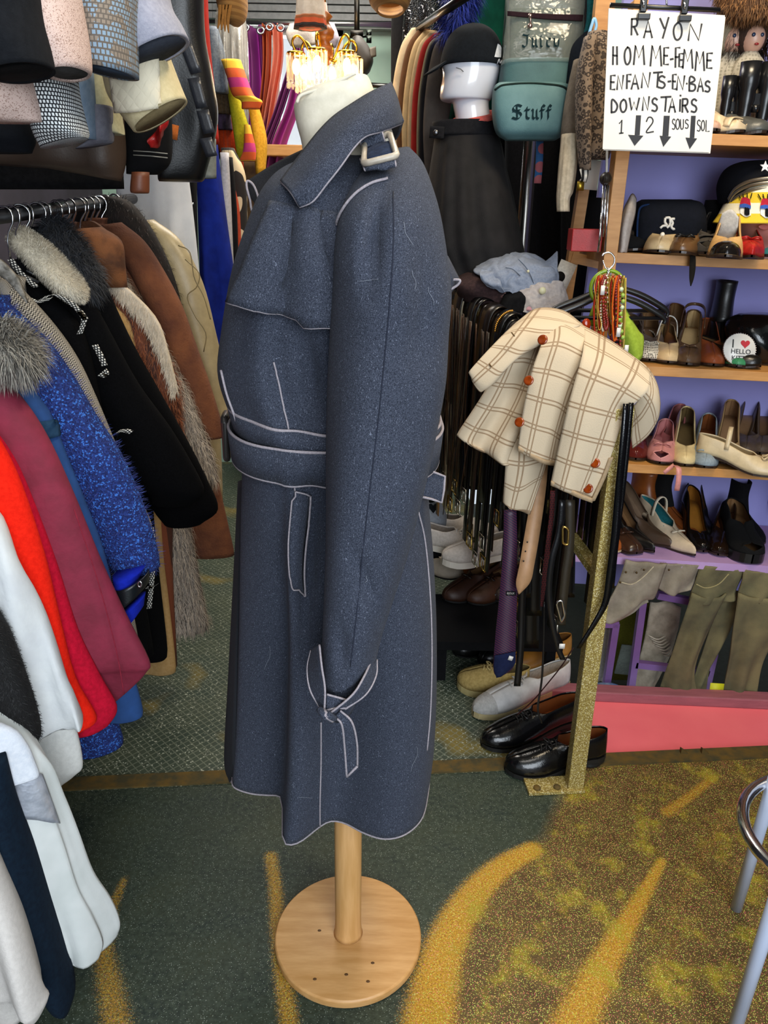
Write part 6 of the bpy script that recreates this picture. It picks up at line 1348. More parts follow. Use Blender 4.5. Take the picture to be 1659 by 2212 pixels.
# low black bench that carries the older shoes
o = obj('shoe_bench', join(box((.38, 2.35, .15), (.42, .34, .03)), *[box((.38+sx*.18, 2.35+sy*.13, .07), (.03, .03, .135)) for sx in (-1, 1) for sy in (-1, 1)]), fab('0e0e10'), smooth=False); tag(o, 'low black bench in the shade under the belts, carrying worn shoes', 'bench')
o = obj('shoe_bench', join(box((.38, 2.62, .33), (.5, .2, .03)), *[box((.38+sx*.22, 2.62+sy*.08, .16), (.03, .03, .315)) for sx in (-1, 1) for sy in (-1, 1)]), fab('0e0e10'), smooth=False); tag(o, 'taller black bench behind, with the white sneakers on it', 'bench')
for k, (px, py, c, nm, lab) in enumerate(((960, 1300, '3a2014', 'brown_shoe', 'dark brown lace-up shoe on the low bench beside the coat'), (1010, 1305, '4a2a18', 'brown_shoe', 'reddish brown laced shoe in the middle of the low bench'), (1065, 1300, '2a1710', 'brown_shoe', 'blackish brown shoe on the low bench behind the necktie'))):
    shoe(nm, lab, PZ(px, py, .167), yaw=-.9, L=.27, wd=.1, op=.5, top=.07, vamp=.06, up=lea(c, .5), sol=rub, ex=('lace',), exm=lea('2a1810'), heel=.02, group=sh2)
for k, (px, py, c, nm, lab) in enumerate(((1000, 1250, 'c9b8a2', 'white_shoe', 'cream flat shoe with a dark lining on the low bench'), (1085, 1262, 'a8622c', 'tan_shoe', 'orange-tan leather shoe behind the dark brown ones'))):
    shoe(nm, lab, PZ(px, py, .167), yaw=1.0, L=.25, wd=.095, op=.45, top=.06, vamp=.05, up=lea(c, .5), inn=lea('1a1512'), sol=rub, ex=('bow',), heel=.01, group=sh2)
for px, py, ya, lab in ((1062, 1205, 1.2, 'white canvas sneaker on the taller bench, closer to the necktie'), (955, 1222, -1.2, 'white laced sneaker on the taller bench, beside the coat'), (1075, 1170, 1.35, 'white sneaker lying behind the other two on the taller bench')):
    shoe('canvas_sneaker', lab, PZ(px, py, .347), yaw=ya, L=.27, wd=.1, op=.52, top=.065, vamp=.058, up=fab('c9c0b8', 'b8afa6'), inn=fab('a89a8c'), sol=pla('d8d0c4', .6), ex=('lace',), exm=fab('d8d4cc'), sole=.022, heel=.004, group=sh2)
for k, (px, py) in enumerate(((985, 1420), (1040, 1440), (1015, 1390), (1075, 1400))):
    shoe('black_boot', ['black ankle boot on the floor closest to the coat back', 'black ankle boot on the floor behind the beige sneaker', 'black ankle boot in the shade under the low bench', 'black ankle boot in the shade behind the necktie'][k], PZ(px, py, 0), yaw=-.8, L=.27, wd=.1, op=.92, top=.07, vamp=.065, up=lea('0b0b0c', .3), sol=rub, ex=('shaft',) if k < 2 else (), heel=.025, group=sh2)
t = T('grey_sneaker', 'grey and white sneaker with a dark heart-shaped mark, tucked behind the coat', 'shoe', sh2)
obj('upper', tubepx([(905, 962, 1150, 2.62, .05), (900, 966, 1120, 2.62, .055), (905, 958, 1095, 2.63, .05), (915, 945, 1075, 2.64, .03)], n=28), fab('8f949c', '7f858e'), t)
obj('heart_mark', prism([P(936+x*11, 1098-y*11, 2.56) for x, y in ((0, -1), (-.9, .1), (-.85, .75), (-.4, .9), (0, .5), (.4, .9), (.85, .75), (.9, .1))], (0, .004, 0)), fab('15171c'), t, smooth=False)
# ---------------------------------------------------------------- hand-lettered sign
t = T('paper_sign', 'white hand-lettered shop sign with three black arrows, clipped to a black hanger', 'sign')
YS = 1.98
A_, B_, C_, D_ = P(1315, 18, YS), P(1566, 33, YS), P(1533, 329, YS), P(1302, 322, YS)
paper = mat('white_card', 'e2dcd2', 'dcd5ca', scale=5, rough=.7, bump=0)
obj('card', prism([D_, C_, B_, A_], (0, .004, 0)), paper, t, smooth=False)
obj('card', prism([p+V((.004, .006, -.002)) for p in (D_, C_, B_, A_)], (0, .003, 0)), paper, t, smooth=False)
mk = pla('17151a', .6)
ROWS = [('R', 1364, 1382, 41, 75), ('A', 1391, 1413, 45, 81), ('Y', 1426, 1449, 40, 82), ('O', 1455, 1478, 49, 86), ('N', 1487, 1523, 52, 87),
 ('H', 1324, 1337, 101, 139), ('O', 1349, 1366, 102, 139), ('M', 1369, 1395, 98, 139), ('M', 1405, 1432, 98, 142), ('E', 1434, 1450, 103, 139), ('-', 1446, 1462, 105, 145), ('F', 1459, 1474, 103, 145), ('E', 1467, 1480, 116, 144), ('M', 1475, 1499, 106, 147), ('M', 1502, 1524, 111, 152), ('E', 1527, 1545, 115, 147),
 ('E', 1319, 1334, 163, 193), ('N', 1333, 1350, 163, 193), ('F', 1354, 1368, 161, 191), ('A', 1364, 1383, 161, 192), ('N', 1386, 1409, 157, 189), ('T', 1412, 1434, 157, 188), ('S', 1422, 1443, 164, 190), ('-', 1441, 1457, 160, 188), ('E', 1453, 1465, 161, 192), ('N', 1462, 1483, 164, 194), ('.', 1480, 1496, 164, 194), ('B', 1489, 1508, 167, 196), ('A', 1507, 1522, 168, 197), ('S', 1523, 1538, 175, 198),
 ('D', 1321, 1338, 216, 243), ('O', 1340, 1357, 215, 242), ('W', 1360, 1382, 212, 238), ('N', 1388, 1406, 209, 238), ('S', 1408, 1425, 212, 240), ('T', 1428, 1453, 210, 240), ('A', 1445, 1462, 212, 242), ('I', 1466, 1484, 207, 240), ('R', 1474, 1490, 214, 242), ('S', 1493, 1510, 214, 242),
 ('1', 1338, 1356, 259, 288), ('2', 1396, 1420, 253, 286), ('S', 1452, 1461, 257, 279), ('O', 1460, 1470, 257, 279), ('U', 1470, 1480, 258, 279), ('S', 1480, 1490, 258, 277), ('S', 1506, 1516, 259, 283), ('O', 1515, 1524, 260, 282), ('L', 1525, 1537, 260, 284)]
for k, (ch, a, b, c, d) in enumerate(ROWS):
    sw = 4.2 if k < 40 else (3.0 if k < 42 else 2.3)
    ds = []
    for s in LET[ch]:
        q = [(a+(b-a)*x, d-(d-c)*y) for x, y in (crv(s, 26) if len(s) > 3 and ch in 'OSBDRU2' else s)]
        vs, fs = [], []
        for i, p in enumerate(q):
            u = V(q[min(i+1, len(q)-1)])-V(q[max(0, i-1)]); u = u.normalized() if u.length > 1e-6 else V((1, 0)); n_ = V((-u.y, u.x))*sw/2
            e_ = u*sw*.3*(1 if i == len(q)-1 else (-1 if i == 0 else 0))
            for sg in (-1, 1): vs.append(P(p[0]+e_.x+sg*n_.x, p[1]+e_.y+sg*n_.y, YS-.0006))
            if i: j = 2*i; fs.append((j-2, j, j+1, j-1))
        ds.append((vs, fs, None))
    if ds: obj('letter' if ch not in '-.12' else ('numeral' if ch in '12' else 'dash'), join(*ds), mk, t, smooth=False)
for (s0, s1, ty, by, h0, h1, tx, tip) in ((1374, 1385, 249, 292, 1357, 1390, 1371, 315), (1434, 1447, 250, 294, 1425, 1450, 1433, 317), (1493, 1503, 250, 298, 1481, 1506, 1490, 322)):
    obj('arrow', join(prism([P(a, b, YS-.0008) for a, b in ((s0, ty), (s1, ty), (s1-3, by), (s0-3, by))], (0, .0006, 0)), prism([P(a, b, YS-.0009) for a, b in ((h0, by-1), (h1, by+1), (tx, tip))], (0, .0006, 0))), mk, t, smooth=False)
t = T('clip_hanger', 'black skirt hanger with two clips holding the hand-lettered sign', 'hanger')
obj('bar', tube([P(1318, 11, YS+.006), P(1555, 22, YS+.006)], .005, 10), bl, t)
obj('hook', tube([P(1440, 15, YS+.006), P(1441, -30, YS+.006), P(1452, -50, YS+.006)], .002, 6, sm=10), CHROME, t)
for px, py in ((1390, 22), (1479, 26)):
    c = obj('clip', join(box(P(px, py-14, YS-.004), (.014, .012, .034)), box(P(px, py+14, YS-.005), (.028, .012, .013))), bl, t, smooth=False, bevel=.002)
    obj('clip_spring', tube([P(px, py-22, YS-.013), P(px+1, py-6, YS-.013)], .002, 6), CHROME, c)
# ---------------------------------------------------------------- stool at the picture edge
t = T('white_stool', 'pale blue-white tubular stool with a chrome foot ring, cut by the picture edge', 'stool')
wp_ = mat('pale_blue_enamel', 'b9c4dc', rough=.25, bump=0, scale=3)
Lg = [(PZ(1590, 1962, 0), P(1680, 1660, 1.20)), (PZ(1572, 2268, 0), P(1722, 1800, 1.0))]
ct = V((1.0, 1.03, 0))
for a, b in Lg+[(V((2*ct.x-a.x, 2*ct.y-a.y, 0)), V((2*ct.x-b.x, 2*ct.y-b.y, b.z))) for a, b in Lg]:
    obj('leg', tube([a, b], .0125, 16), wp_, t)
rl = P(1622, 1815, 1.07); rc = rl+V((.17, .0, 0))
obj('foot_ring', tube([rc+V((.17*math.cos(a), .17*math.sin(a), 0)) for a in [i*2*pi/48 for i in range(48)]], .011, 12, closed=True), CHROME, t)
zt_ = max(b.z for a, b in Lg); obj('seat', lathe([(0, 0), (.17, 0), (.18, .012), (.17, .03), (0, .034)], (ct.x, ct.y, zt_-.005), 36), wp_, t)
# ---------------------------------------------------------------- behind: dresses, curtains, chandelier
BG = 'clothes at the back of the shop'
def hp_(name, label, cat, rs, m, A=.03, k=16, group=BG, **kw):
    d = fold(tubepx(rs, **{**dict(n=48, m=6, e=2.4), **kw}), A, k, rs[0][-2]); o = obj(name, d, m); tag(o, label, cat, group)
    zt = max(v[2] for v in d[0]); tp = [v for v in d[0] if v[2] > zt-.01]; c = sum((V(v) for v in tp), V())/len(tp)
    if zt < 2.78: obj('hanger_wire', tube([c-V((0, 0, .02)), V((c.x, c.y, 2.80))], .0005, 4), pla('1c1c1e'), o)
    return o
hp_('white_dress', 'long white dress hanging behind the beige leather jacket', 'dress', [(250, 405, 360, 2.55, .03), (258, 418, 470, 2.55, .05), (262, 430, 620, 2.55, .06), (265, 440, 820, 2.55, .06)], fab('e2e6ee', 'd6dbe4', scale=14), .05, 24)
o = hp_('black_zip_garment', 'narrow black garment edge with a row of snaps, left of the blue dress', 'coat', [(408, 424, 360, 2.62, .03), (408, 426, 500, 2.62, .03), (412, 432, 700, 2.62, .03)], BLACK)
for py in (440, 480, 520): s_ = obj('snap', ell(P(416, py, 2.585), (.004, .003, .004), 8, 6), CHROME, o)
hp_('blue_dress', 'long royal blue dress hanging left of the coat collar', 'dress', [(424, 466, 270, 2.75, .03), (426, 474, 350, 2.75, .05), (428, 490, 480, 2.75, .06), (432, 510, 640, 2.75, .06), (436, 530, 860, 2.75, .06)], fab('162a8a', '101f6e', scale=14), .05, 26)
hp_('scarlet_coat', 'bright red coat at the end of the upper rail, left of the plastic covers', 'coat', [(398, 446, -120, 2.3, .04), (402, 452, 60, 2.3, .05), (412, 464, 200, 2.3, .05), (430, 472, 310, 2.3, .04)], fab('c3240f', 'a81c0a', scale=14), .03)
hp_('cream_print_dress', 'cream dress with black print just left of the coat lapel', 'dress', [(478, 505, 320, 3.0, .03), (484, 530, 380, 3.0, .04), (498, 534, 480, 3.0, .04), (505, 540, 640, 3.0, .04)], mat('cream_print', 'cdb894', '1c1410', kind='damask', scale=9))
hp_('orange_strip_dress', 'orange-red dress edge between cream and black ones', 'dress', [(498, 506, 400, 2.95, .02), (506, 518, 470, 2.95, .02), (508, 522, 640, 2.95, .02)], fab('b5452a'))
hp_('white_slip', 'white slip hanging between the blue dress and the print dress', 'dress', [(476, 494, 330, 2.9, .02), (480, 500, 450, 2.9, .03), (496, 508, 640, 2.9, .03)], fab('b9b6ba'))
hp_('black_dress', 'black dress in the shade beside the orange-red edge', 'dress', [(488, 502, 340, 2.92, .02), (494, 512, 470, 2.92, .02), (496, 516, 660, 2.92, .02)], BLACK)
br = T('back_clothes_rail', 'steel clothes rail across the window wall carrying the curtains', 'clothes rail', 'rails at the back')
obj('rail_bar', tube([P(440, 46, 4.35), P(850, 54, 4.35)], .014, 10), met('a8a8a4', .3), br)
br = T('back_clothes_rail', 'thin dark rail low on the mint wall, beside the coat collar', 'clothes rail', 'rails at the back')
obj('rail_bar', tube([P(775, 182, 4.3), P(868, 188, 4.3)], .012, 10), met('5a5a58', .3), br)
# plastic-covered garments
pc = glass('plastic_cover', 'b9b4aa', .15, .45)
for k, (a, b) in enumerate(((468, 510), (494, 536))):
    t = T('covered_jacket', 'grey jacket in a clear plastic dust cover, %s' % ('under the straw hat' if k == 0 else 'beside the purple curtain'), 'jacket', BG)
    obj('jacket_body', fold(tubepx([(a, b-8, 20, 3.7, .03), (a+2, b-2, 90, 3.7, .05), (a+6, b+2, 170, 3.7, .05), (a+12, b+2, 330, 3.7, .05)], n=30, m=5), .04, 20, k), fab('8d8880', '787268'), t)
    obj('dust_cover', fold(tubepx([(a-2, b-6, 30, 3.68, .05), (a, b+2, 90, 3.68, .07), (a+4, b+6, 180, 3.68, .07)], n=40, m=6), .08, 40, k+2), pc, t)
    tp_ = P((a+b)/2, 22, 3.7); obj('hanger_wire', tube([tp_-V((0, 0, .03)), V((tp_.x, tp_.y, 2.80))], .0006, 5), pla('1c1c1e'), t)
hp_('denim_jacket', 'grey-blue denim jacket edge beside the red coat', 'jacket', [(452, 470, 60, 3.2, .03), (455, 486, 120, 3.2, .04), (462, 492, 200, 3.2, .04)], fab('6d747c', '555c66'))
hp_('brown_bag_jacket', 'short olive brown jacket below the denim jacket', 'jacket', [(458, 485, 190, 3.3, .03), (462, 506, 210, 3.3, .04), (466, 505, 245, 3.3, .03)], fab('54432f', '3f3222'))
hp_('violet_blouse', 'black and violet top peeping below the brown jacket', 'blouse', [(466, 496, 240, 3.35, .03), (470, 500, 280, 3.35, .03)], fab('4a3a50', '1a141c', scale=20))
hp_('rust_dress', 'rust orange dress hanging below the violet top', 'dress', [(462, 505, 255, 3.4, .03), (470, 520, 310, 3.4, .04), (488, 526, 370, 3.4, .03), (500, 530, 460, 3.4, .03)], fab('a33410', '8a2a0c'))
hp_('lime_dress', 'lime yellow dress edge between rust dress and striped sweater', 'dress', [(480, 498, 130, 3.25, .02), (494, 520, 220, 3.25, .03), (505, 545, 300, 3.25, .03), (512, 552, 345, 3.25, .02)], fab('a8a020', '8f8a18'))
stp = mat('striped_knit', 'c9521c', 'b02a6a', kind='band', scale=16, w=.5, uv=True, c3='d8a828', bump=.3)
hp_('striped_sweater', 'orange, magenta and yellow striped sweater sleeve before the purple curtain', 'sweater', [(478, 520, 130, 3.15, .03), (490, 532, 165, 3.15, .04), (502, 548, 205, 3.15, .04), (520, 566, 218, 3.15, .03), (522, 560, 235, 3.15, .02)], stp, .01)
hp_('striped_hem', 'orange and pink striped hem below the lime dress', 'sweater', [(528, 540, 270, 3.18, .02), (526, 552, 320, 3.18, .03), (516, 552, 348, 3.18, .02)], stp, .01)
hp_('yellow_cardigan', 'golden yellow cardigan edge beside the orange curtain', 'cardigan', [(535, 556, 220, 3.3, .03), (546, 575, 300, 3.3, .04), (552, 572, 375, 3.3, .03)], fab('c9962c', 'b07f20'))
hp_('brown_dress', 'dark brown dress hanging under the striped hem', 'dress', [(505, 560, 350, 3.45, .03), (510, 575, 440, 3.45, .04), (515, 580, 640, 3.45, .04)], fab('33241a', '4a3a24', scale=20))
# curtains gathered to one side on the window
def cur(name, label, rs, m, seed):
    g = spx([[(q[0]+(q[1]-q[0])*k/4, q[2], q[3]) for k in range(5)] for q in rs], 40, 40, fn=lambda p, s, v: p+V((0, .05*math.sin(v*13+seed), 0)))
    o = obj(name, g, m, solid=.002); tag(o, label, 'curtain', 'curtains at the window'); return o
def sheer(n, c):
    t = NT(n); t.b.inputs['Base Color'].default_value = lin(c); t.b.inputs['Roughness'].default_value = .8
    tr = t.n('BsdfTranslucent'); tr.inputs[0].default_value = lin(c); m_ = t.n('MixShader'); m_.inputs[0].default_value = .75
    t.l(t.b.outputs[0], m_.inputs[1]); t.l(tr.outputs[0], m_.inputs[2]); t.l(m_.outputs[0], t.o.inputs[0]); return t.m
pu, og, co_, pl2 = sheer('plum_sheer', 'b060a4'), sheer('rust_sheer', 'de8050'), sheer('coral_sheer', 'f8c0a8'), sheer('magenta_sheer', 'cc6cb4')
c1 = cur('curtain', 'purple sheer curtain with steel eyelets, at the left of the window', [(520, 572, 58, 4.2), (530, 575, 130, 4.2), (528, 580, 230, 4.2), (520, 560, 420, 4.2)], pu, 0)
c2 = cur('curtain', 'rust orange sheer curtain strip beside the purple one', [(566, 584, 55, 4.16), (568, 582, 150, 4.16), (556, 572, 260, 4.16), (535, 552, 420, 4.16)], og, 2)
c3 = cur('curtain', 'coral sheer curtain strip sweeping down from the rail', [(590, 612, 55, 4.2), (592, 612, 130, 4.2), (575, 594, 240, 4.2), (545, 566, 420, 4.2)], co_, 4)
c4 = cur('curtain', 'magenta sheer curtain strip, farthest along, sweeping under the chandelier', [(628, 648, 60, 4.15), (632, 656, 140, 4.15), (616, 644, 230, 4.15), (580, 614, 320, 4.15), (560, 600, 420, 4.15)], pl2, 1)
c5 = cur('curtain', 'narrow plum sheer curtain strip overlapping the magenta one', [(645, 660, 70, 4.12), (622, 638, 150, 4.12), (594, 610, 240, 4.12), (562, 578, 330, 4.12), (548, 566, 420, 4.12)], pu, 3)
for c, px, py in ((c1, 530, 60), (c1, 563, 66), (c2, 582, 58), (c3, 606, 60)):
    e = obj('eyelet', tube([P(px+7*math.cos(a), py+7*math.sin(a), 4.1) for a in [i*pi/8 for i in range(16)]], .006, 6, closed=True), CHROME, c)
hp_('white_camisole', 'white lace camisole hanging above the chandelier', 'top', [(625, 672, 52, 3.6, .02), (618, 690, 75, 3.6, .03), (628, 684, 100, 3.6, .02)], fab('b8b0a8', 'a39b94'))
hp_('lilac_blouse', 'pale lilac gauzy top to the right of the white camisole', 'top', [(695, 722, 50, 3.7, .02), (700, 732, 80, 3.7, .03), (706, 726, 100, 3.7, .02)], fab('b5aab4'))
t = T('crochet_skirt', 'cream crochet skirt hem with zigzag brown and orange border, top centre', 'skirt', BG)
ck = tubepx([(642, 698, -40, 2.9, .03), (640, 700, 20, 2.9, .04), (637, 703, 45, 2.9, .04)], n=40, m=5, fn=lambda s, t: 1+.06*math.sin(9*t))
obj('skirt_body', ck, fab('cdbfae', 'b5a592', scale=30), t)
obj('border', tubepx([(638, 702, 36, 2.895, .043), (635, 705, 62, 2.895, .046)], n=60, m=4, fn=lambda s, t: 1+.06*math.sin(9*t)), mat('zigzag_border', 'b8481c', '241a14', kind='band', scale=42, w=.42, uv=True, c3='8a4a20', bump=.4), t)
# hats at the top edge
t = T('straw_hat', 'tan straw hat with trailing ribbons at the top, left of the crochet skirt', 'hat', 'hats hung from the ceiling')
obj('hat_body', tubepx([(466, 530, -30, 2.7, .10), (470, 534, 10, 2.7, .09), (480, 530, 40, 2.7, .06), (500, 518, 54, 2.7, .03)], n=32, m=5), mat('straw', 'a3763c', '8a5f2c', kind='band', scale=70, w=.5, bump=.4), t)
for k in range(4): obj('ribbon', ribbon([P(476+k*7, 10, 2.62), P(474+k*6, 45, 2.62), P(470+k*8, 62+k*3, 2.62)], [.012, .01, .003], V((1, 0, 0)), sm=8), fab('9a6a34'), t, solid=.002)
t = T('straw_hat', 'wide yellow straw hat brim cut by the top edge, right of the hanging pipe', 'hat', 'hats hung from the ceiling')
obj('hat_brim', tubepx([(798, 886, -14, 2.75, .13), (800, 884, 4, 2.75, .12), (815, 872, 22, 2.75, .09)], n=36, m=4, cap=False), mat('straw', 'a3763c'), t, solid=.006)
obj('hat_crown', tubepx([(812, 874, 0, 2.75, .09), (816, 870, -60, 2.75, .08)], n=30, m=3), mat('straw', 'a3763c'), t)
# hanging pipe with a dark leather bag
t = T('hanging_pipe', 'steel pipe hanging down by the mint wall with a wing nut', 'pipe')
obj('pipe', tube([P(771, -60, 3.5), P(771, 70, 3.5)], .011, 12), met('5a564f', .35), t); obj('clamp', box(P(771, 74, 3.5), (.05, .04, .02)), met('3a3835', .4), t)
obj('wing_nut', join(tube([P(750, 80, 3.5), P(798, 78, 3.5)], .005, 8), box(P(797, 72, 3.5), (.02, .01, .025)), box(P(797, 85, 3.5), (.02, .01, .025))), met('3a3f3a', .3), t)
t = T('leather_bag', 'dark brown shapeless leather bag hanging under the pipe by the mint wall', 'bag')
obj('bag_body', tubepx([(762, 782, 80, 3.45, .03), (758, 795, 100, 3.45, .06), (764, 806, 130, 3.45, .07), (770, 802, 150, 3.45, .05), (778, 794, 160, 3.45, .02)], n=26, m=5, fn=lambda s, t: 1+.08*math.sin(3*t+s*6)), lea('2b231b', .6), t)
obj('flap', spx([[(798, 105, 3.42), (812, 100, 3.42)], [(800, 125, 3.41), (812, 122, 3.42)]], 6, 6), lea('4a3f30', .6), t, solid=.01)
# chandelier
t = T('chandelier', 'lit brass chandelier with glass rods and a turned wooden stem', 'chandelier')
brs = met('c9962c', .22); CH = P(702, 118, 3.1)
obj('stem', lathe([(0, .16), (.008, .155), (.012, .13), (.028, .115), (.014, .10), (.022, .085), (.034, .07), (.030, .05), (.016, .04), (.026, .02), (.030, .0), (.018, -.03), (0, -.04)], CH, 24), mat('amber_wood', '8a4a12', '6a360c', kind='wood', scale=6, rough=.3), t)
obj('rod', tube([CH+V((0, 0, .15)), CH+V((0, 0, .9))], .005, 8), brs, t)
bulb = glow('bulb', 'ffd9a0', 5); gls = glass('crystal_glass', 'ffe9c0', .05, .30)
for k in range(6):
    a = k*pi/3+.35; d = V((math.cos(a), math.sin(a), 0)); c = CH+d*.105
    obj('arm', tube([CH+V((0, 0, .0)), CH+d*.04+V((0, 0, -.018)), CH+d*.075+V((0, 0, .035)), CH+d*.10+V((0, 0, .05)), c+d*.012+V((0, 0, .03)), c+V((0, 0, .0))], .0042, 8, sm=24), brs, t)
    cu = obj('lamp_cup', lathe([(0, .004), (.030, .0), (.034, -.006), (.012, -.012), (0, -.012)], c, 20), brs, t)
    obj('bulb', ell(c+V((0, 0, -.045)), (.014, .014, .026), 14, 10), bulb, cu)
    for j in range(12):
        b = j*pi/6; q = c+V((.031*math.cos(b), .031*math.sin(b), -.006))
        obj('glass_rod', join(tube([q, q+V((0, 0, -.085))], .0036, 6), ell(q+V((0, 0, -.097)), (.005, .005, .010), 8, 6)), gls, cu)
for k in (0, 2, 4):
    l = bpy.data.lights.new('chandelier_bulb', 'POINT'); l.energy = 1.6; l.color = (1, .78, .48); l.shadow_soft_size = .03
    o = bpy.data.objects.new('chandelier_bulb', l); COL.objects.link(o); a = k*pi/3+.35; o.location = CH+V((math.cos(a)*.105, math.sin(a)*.105, -.05))
# small pale cabinet below the window
o = obj('drawer_chest', join(box(P(630, 330, 4.2), (.5, .3, .05)), box(V((P(630, 356, 4.2).x, 4.2, .83)), (.46, .28, 1.66))), SHELFWOOD, smooth=False, bevel=.004); tag(o, 'pale wooden chest top under the window, beyond the coat lapel', 'chest')
# ---------------------------------------------------------------- right of the coat: row of jackets, head, rucksack
for k in range(7):
    px = 880+k*62; yy = 3.25+.2*(k % 2)
    hp_('dark_coat', 'black coat in the dim row behind the head and the rucksack', 'coat', [(px-22, px+24, -60, yy, .04), (px-34, px+36, 30, yy, .06), (px-36, px+38, 300, yy, .07), (px-38, px+40, 720, yy, .07), (px-30, px+30, 1050, yy, .05)], fab('0c0c0e', '141417'), .05, 12, 'dark coats in the back row')
rk = T('side_clothes_rail', 'clothes rail behind the coat collar carrying a row of jackets', 'clothes rail', 'rails at the back')
obj('rail_bar', tube([P(905, 60, 3.0), P(1010, -10, 2.3)], .012, 10), met('3a3a3c', .3), rk); 
JK = [('cream_jacket', 'cream coat edge nearest the coat collar', 'c9b08c', 852, 3.02, 250), ('brown_jacket', 'brown pile-trimmed coat edge beside the cream one', '5a3a20', 866, 2.98, 280), ('tan_jacket', 'light tan coat edge, third in the row behind the collar', 'b0946a', 878, 2.94, 300),
      ('beige_jacket', 'beige coat edge between tan and red ones', 'a88f6a', 890, 2.90, 320), ('red_jacket', 'thin red coat edge in the row behind the collar', '8a1a14', 898, 2.87, 360), ('olive_jacket', 'grey-olive coat edge in the row behind the collar', '6b6450', 910, 2.83, 330), ('taupe_jacket', 'taupe coat edge closest to the white head', '57504a', 924, 2.78, 300), ('black_jacket', 'black coat edge in the row, hard against the taupe one', '121114', 914, 2.80, 420)]
for k, (n_, lb, c, px, yy, bt_) in enumerate(JK):
    hp_(n_, lb, 'coat', [(px+36, px+66, 62+k*3, yy, .02), (px+14, px+62, 100, yy, .03), (px, px+58, 160, yy, .03), (px-8, px+50, 230, yy, .03), (px-10, px+40, bt_, yy, .025), (px-4, px+40, bt_+120, yy, .02)], fab(c, scale=20), .01, 12, 'jackets in a row behind the collar')
sq = mat('sequin_black', '08080a', 'c9c9d0', kind='speck', scale=240, w=.04, rough=.2, bump=.6)
hp_('sequin_dress', 'black sequined dress hanging in front of the mauve pillar', 'dress', [(885, 970, -60, 3.15, .05), (872, 968, 30, 3.15, .06), (868, 960, 120, 3.15, .05), (872, 940, 250, 3.15, .05), (865, 935, 420, 3.15, .05)], sq, .04)
d = tubepx([(985, 1030, -30, 2.7, .04), (972, 1010, 30, 2.7, .05), (962, 990, 80, 2.7, .03)], n=24)
o = obj('blue_fur_collar', d, fab('101a50')); tag(o, 'deep blue fur collar above the black cap', 'collar', BG); fur(o, d, 2500, .05, '2a3fae', '0c1440', .0014, out=.8)
hp_('green_coat', 'dark green coat with a broad sleeve behind the black cap', 'coat', [(1000, 1100, -60, 2.95, .05), (1005, 1090, 20, 2.95, .06), (990, 1085, 150, 2.95, .06), (955, 1080, 300, 2.95, .05)], fab('0e5242', '0a4034', scale=14), .03)
hp_('teal_coat', 'teal jacket strip beside the rucksack, under the pine plank', 'jacket', [(1268, 1300, -60, 2.5, .03), (1264, 1296, 40, 2.5, .03), (1250, 1285, 90, 2.5, .03)], fab('1f7078', '16585e'))
# display head with a black cap, coral collar and black skirt
t = T('display_bust', 'glossy white faceless display head on a neck, wearing a black cap', 'mannequin')
gw_ = mat('glossy_white', 'cfd2dc', 'c9ccd6', rough=.18, bump=0, scale=3, coat=.4)
HY = 2.60
obj('head', tubepx([(980, 1062, 300, HY, .058), (984, 1060, 262, HY, .056), (980, 1056, 235, HY, .056), (975, 1056, 221, HY, .062), (953, 1060, 216, HY, .072), (951, 1068, 195, HY, .08), (956, 1077, 165, HY, .086), (954, 1082, 135, HY, .09), (960, 1080, 105, HY, .085), (985, 1060, 75, HY, .06), (1010, 1040, 66, HY, .02)], n=44, m=6, e=2.2), gw_, t)
obj('scratch', tube([P(a, b, HY-.092) for a, b in ((985, 146), (995, 149), (1001, 155))], .0012, 5), pla('55585c'), t)
cp = T('baseball_cap', 'black baseball cap with white mark on the back, worn by the white head', 'cap')
crown = tubepx([(950, 1084, 146, HY, .100), (951, 1085, 135, HY, .103), (958, 1083, 105, HY, .10), (972, 1070, 76, HY, .08), (995, 1050, 58, HY, .045), (1014, 1032, 53, HY, .012)], n=44, m=6, e=2.2)
obj('crown', crown, fab('14181d', '101317'), cp)
obj('brim', spx([[(965, 132, HY-.085), (958, 136, HY-.06), (955, 138, HY), (958, 136, HY+.06)], [(945, 148, HY-.085), (938, 148, HY-.05), (936, 148, HY), (940, 146, HY+.06)], [(928, 158, HY-.06), (918, 163, HY-.03), (914, 166, HY+.01), (922, 160, HY+.05)]], 14, 16), fab('14181d', '101317'), cp, solid=.005)
obj('cap_button', ell(P(1022, 53, HY), .006), fab('14181d'), cp)
CPB2 = bvh(crown)
obj('white_mark', patch(CPB2, [(1074, 95), (1079, 98), (1082, 104)], [(1067, 123), (1074, 124), (1081, 124)], .002, 8, 8, HY-.02), fab('d8dade'), cp)
obj('white_script', pipepx(CPB2, [(1073, 138), (1077, 128), (1079, 136), (1083, 130)], .0016, .002, 10), fab('d0d2d8'), cp)
sk = T('black_skirt', 'black pleated skirt with a buttoned waistband draped on the display bust', 'skirt')
blk2 = mat('black_sateen', '1b191a', '121112', scale=20, rough=.8, bump=.3, spec=.25)
skd = tubepx([(940, 1072, 288, HY, .085), (938, 1082, 310, HY, .10), (932, 1090, 360, HY, .13), (925, 1105, 430, HY, .16), (918, 1122, 520, HY, .18), (935, 1130, 575, HY, .17), (950, 1120, 640, HY, .16)], n=110, m=6, e=2.2, fn=lambda s, t: 1+min(1, s*2.2)*(.032*math.sin(14*t+1.5*math.sin(s*2.5))*(.5+.5*math.sin(3*t+1))+.035*math.sin(6*t+1+s*1.2)+.03*noise.noise(V((math.cos(t)*3, math.sin(t)*3, s*2)))))
obj('skirt_body', skd, blk2, sk)
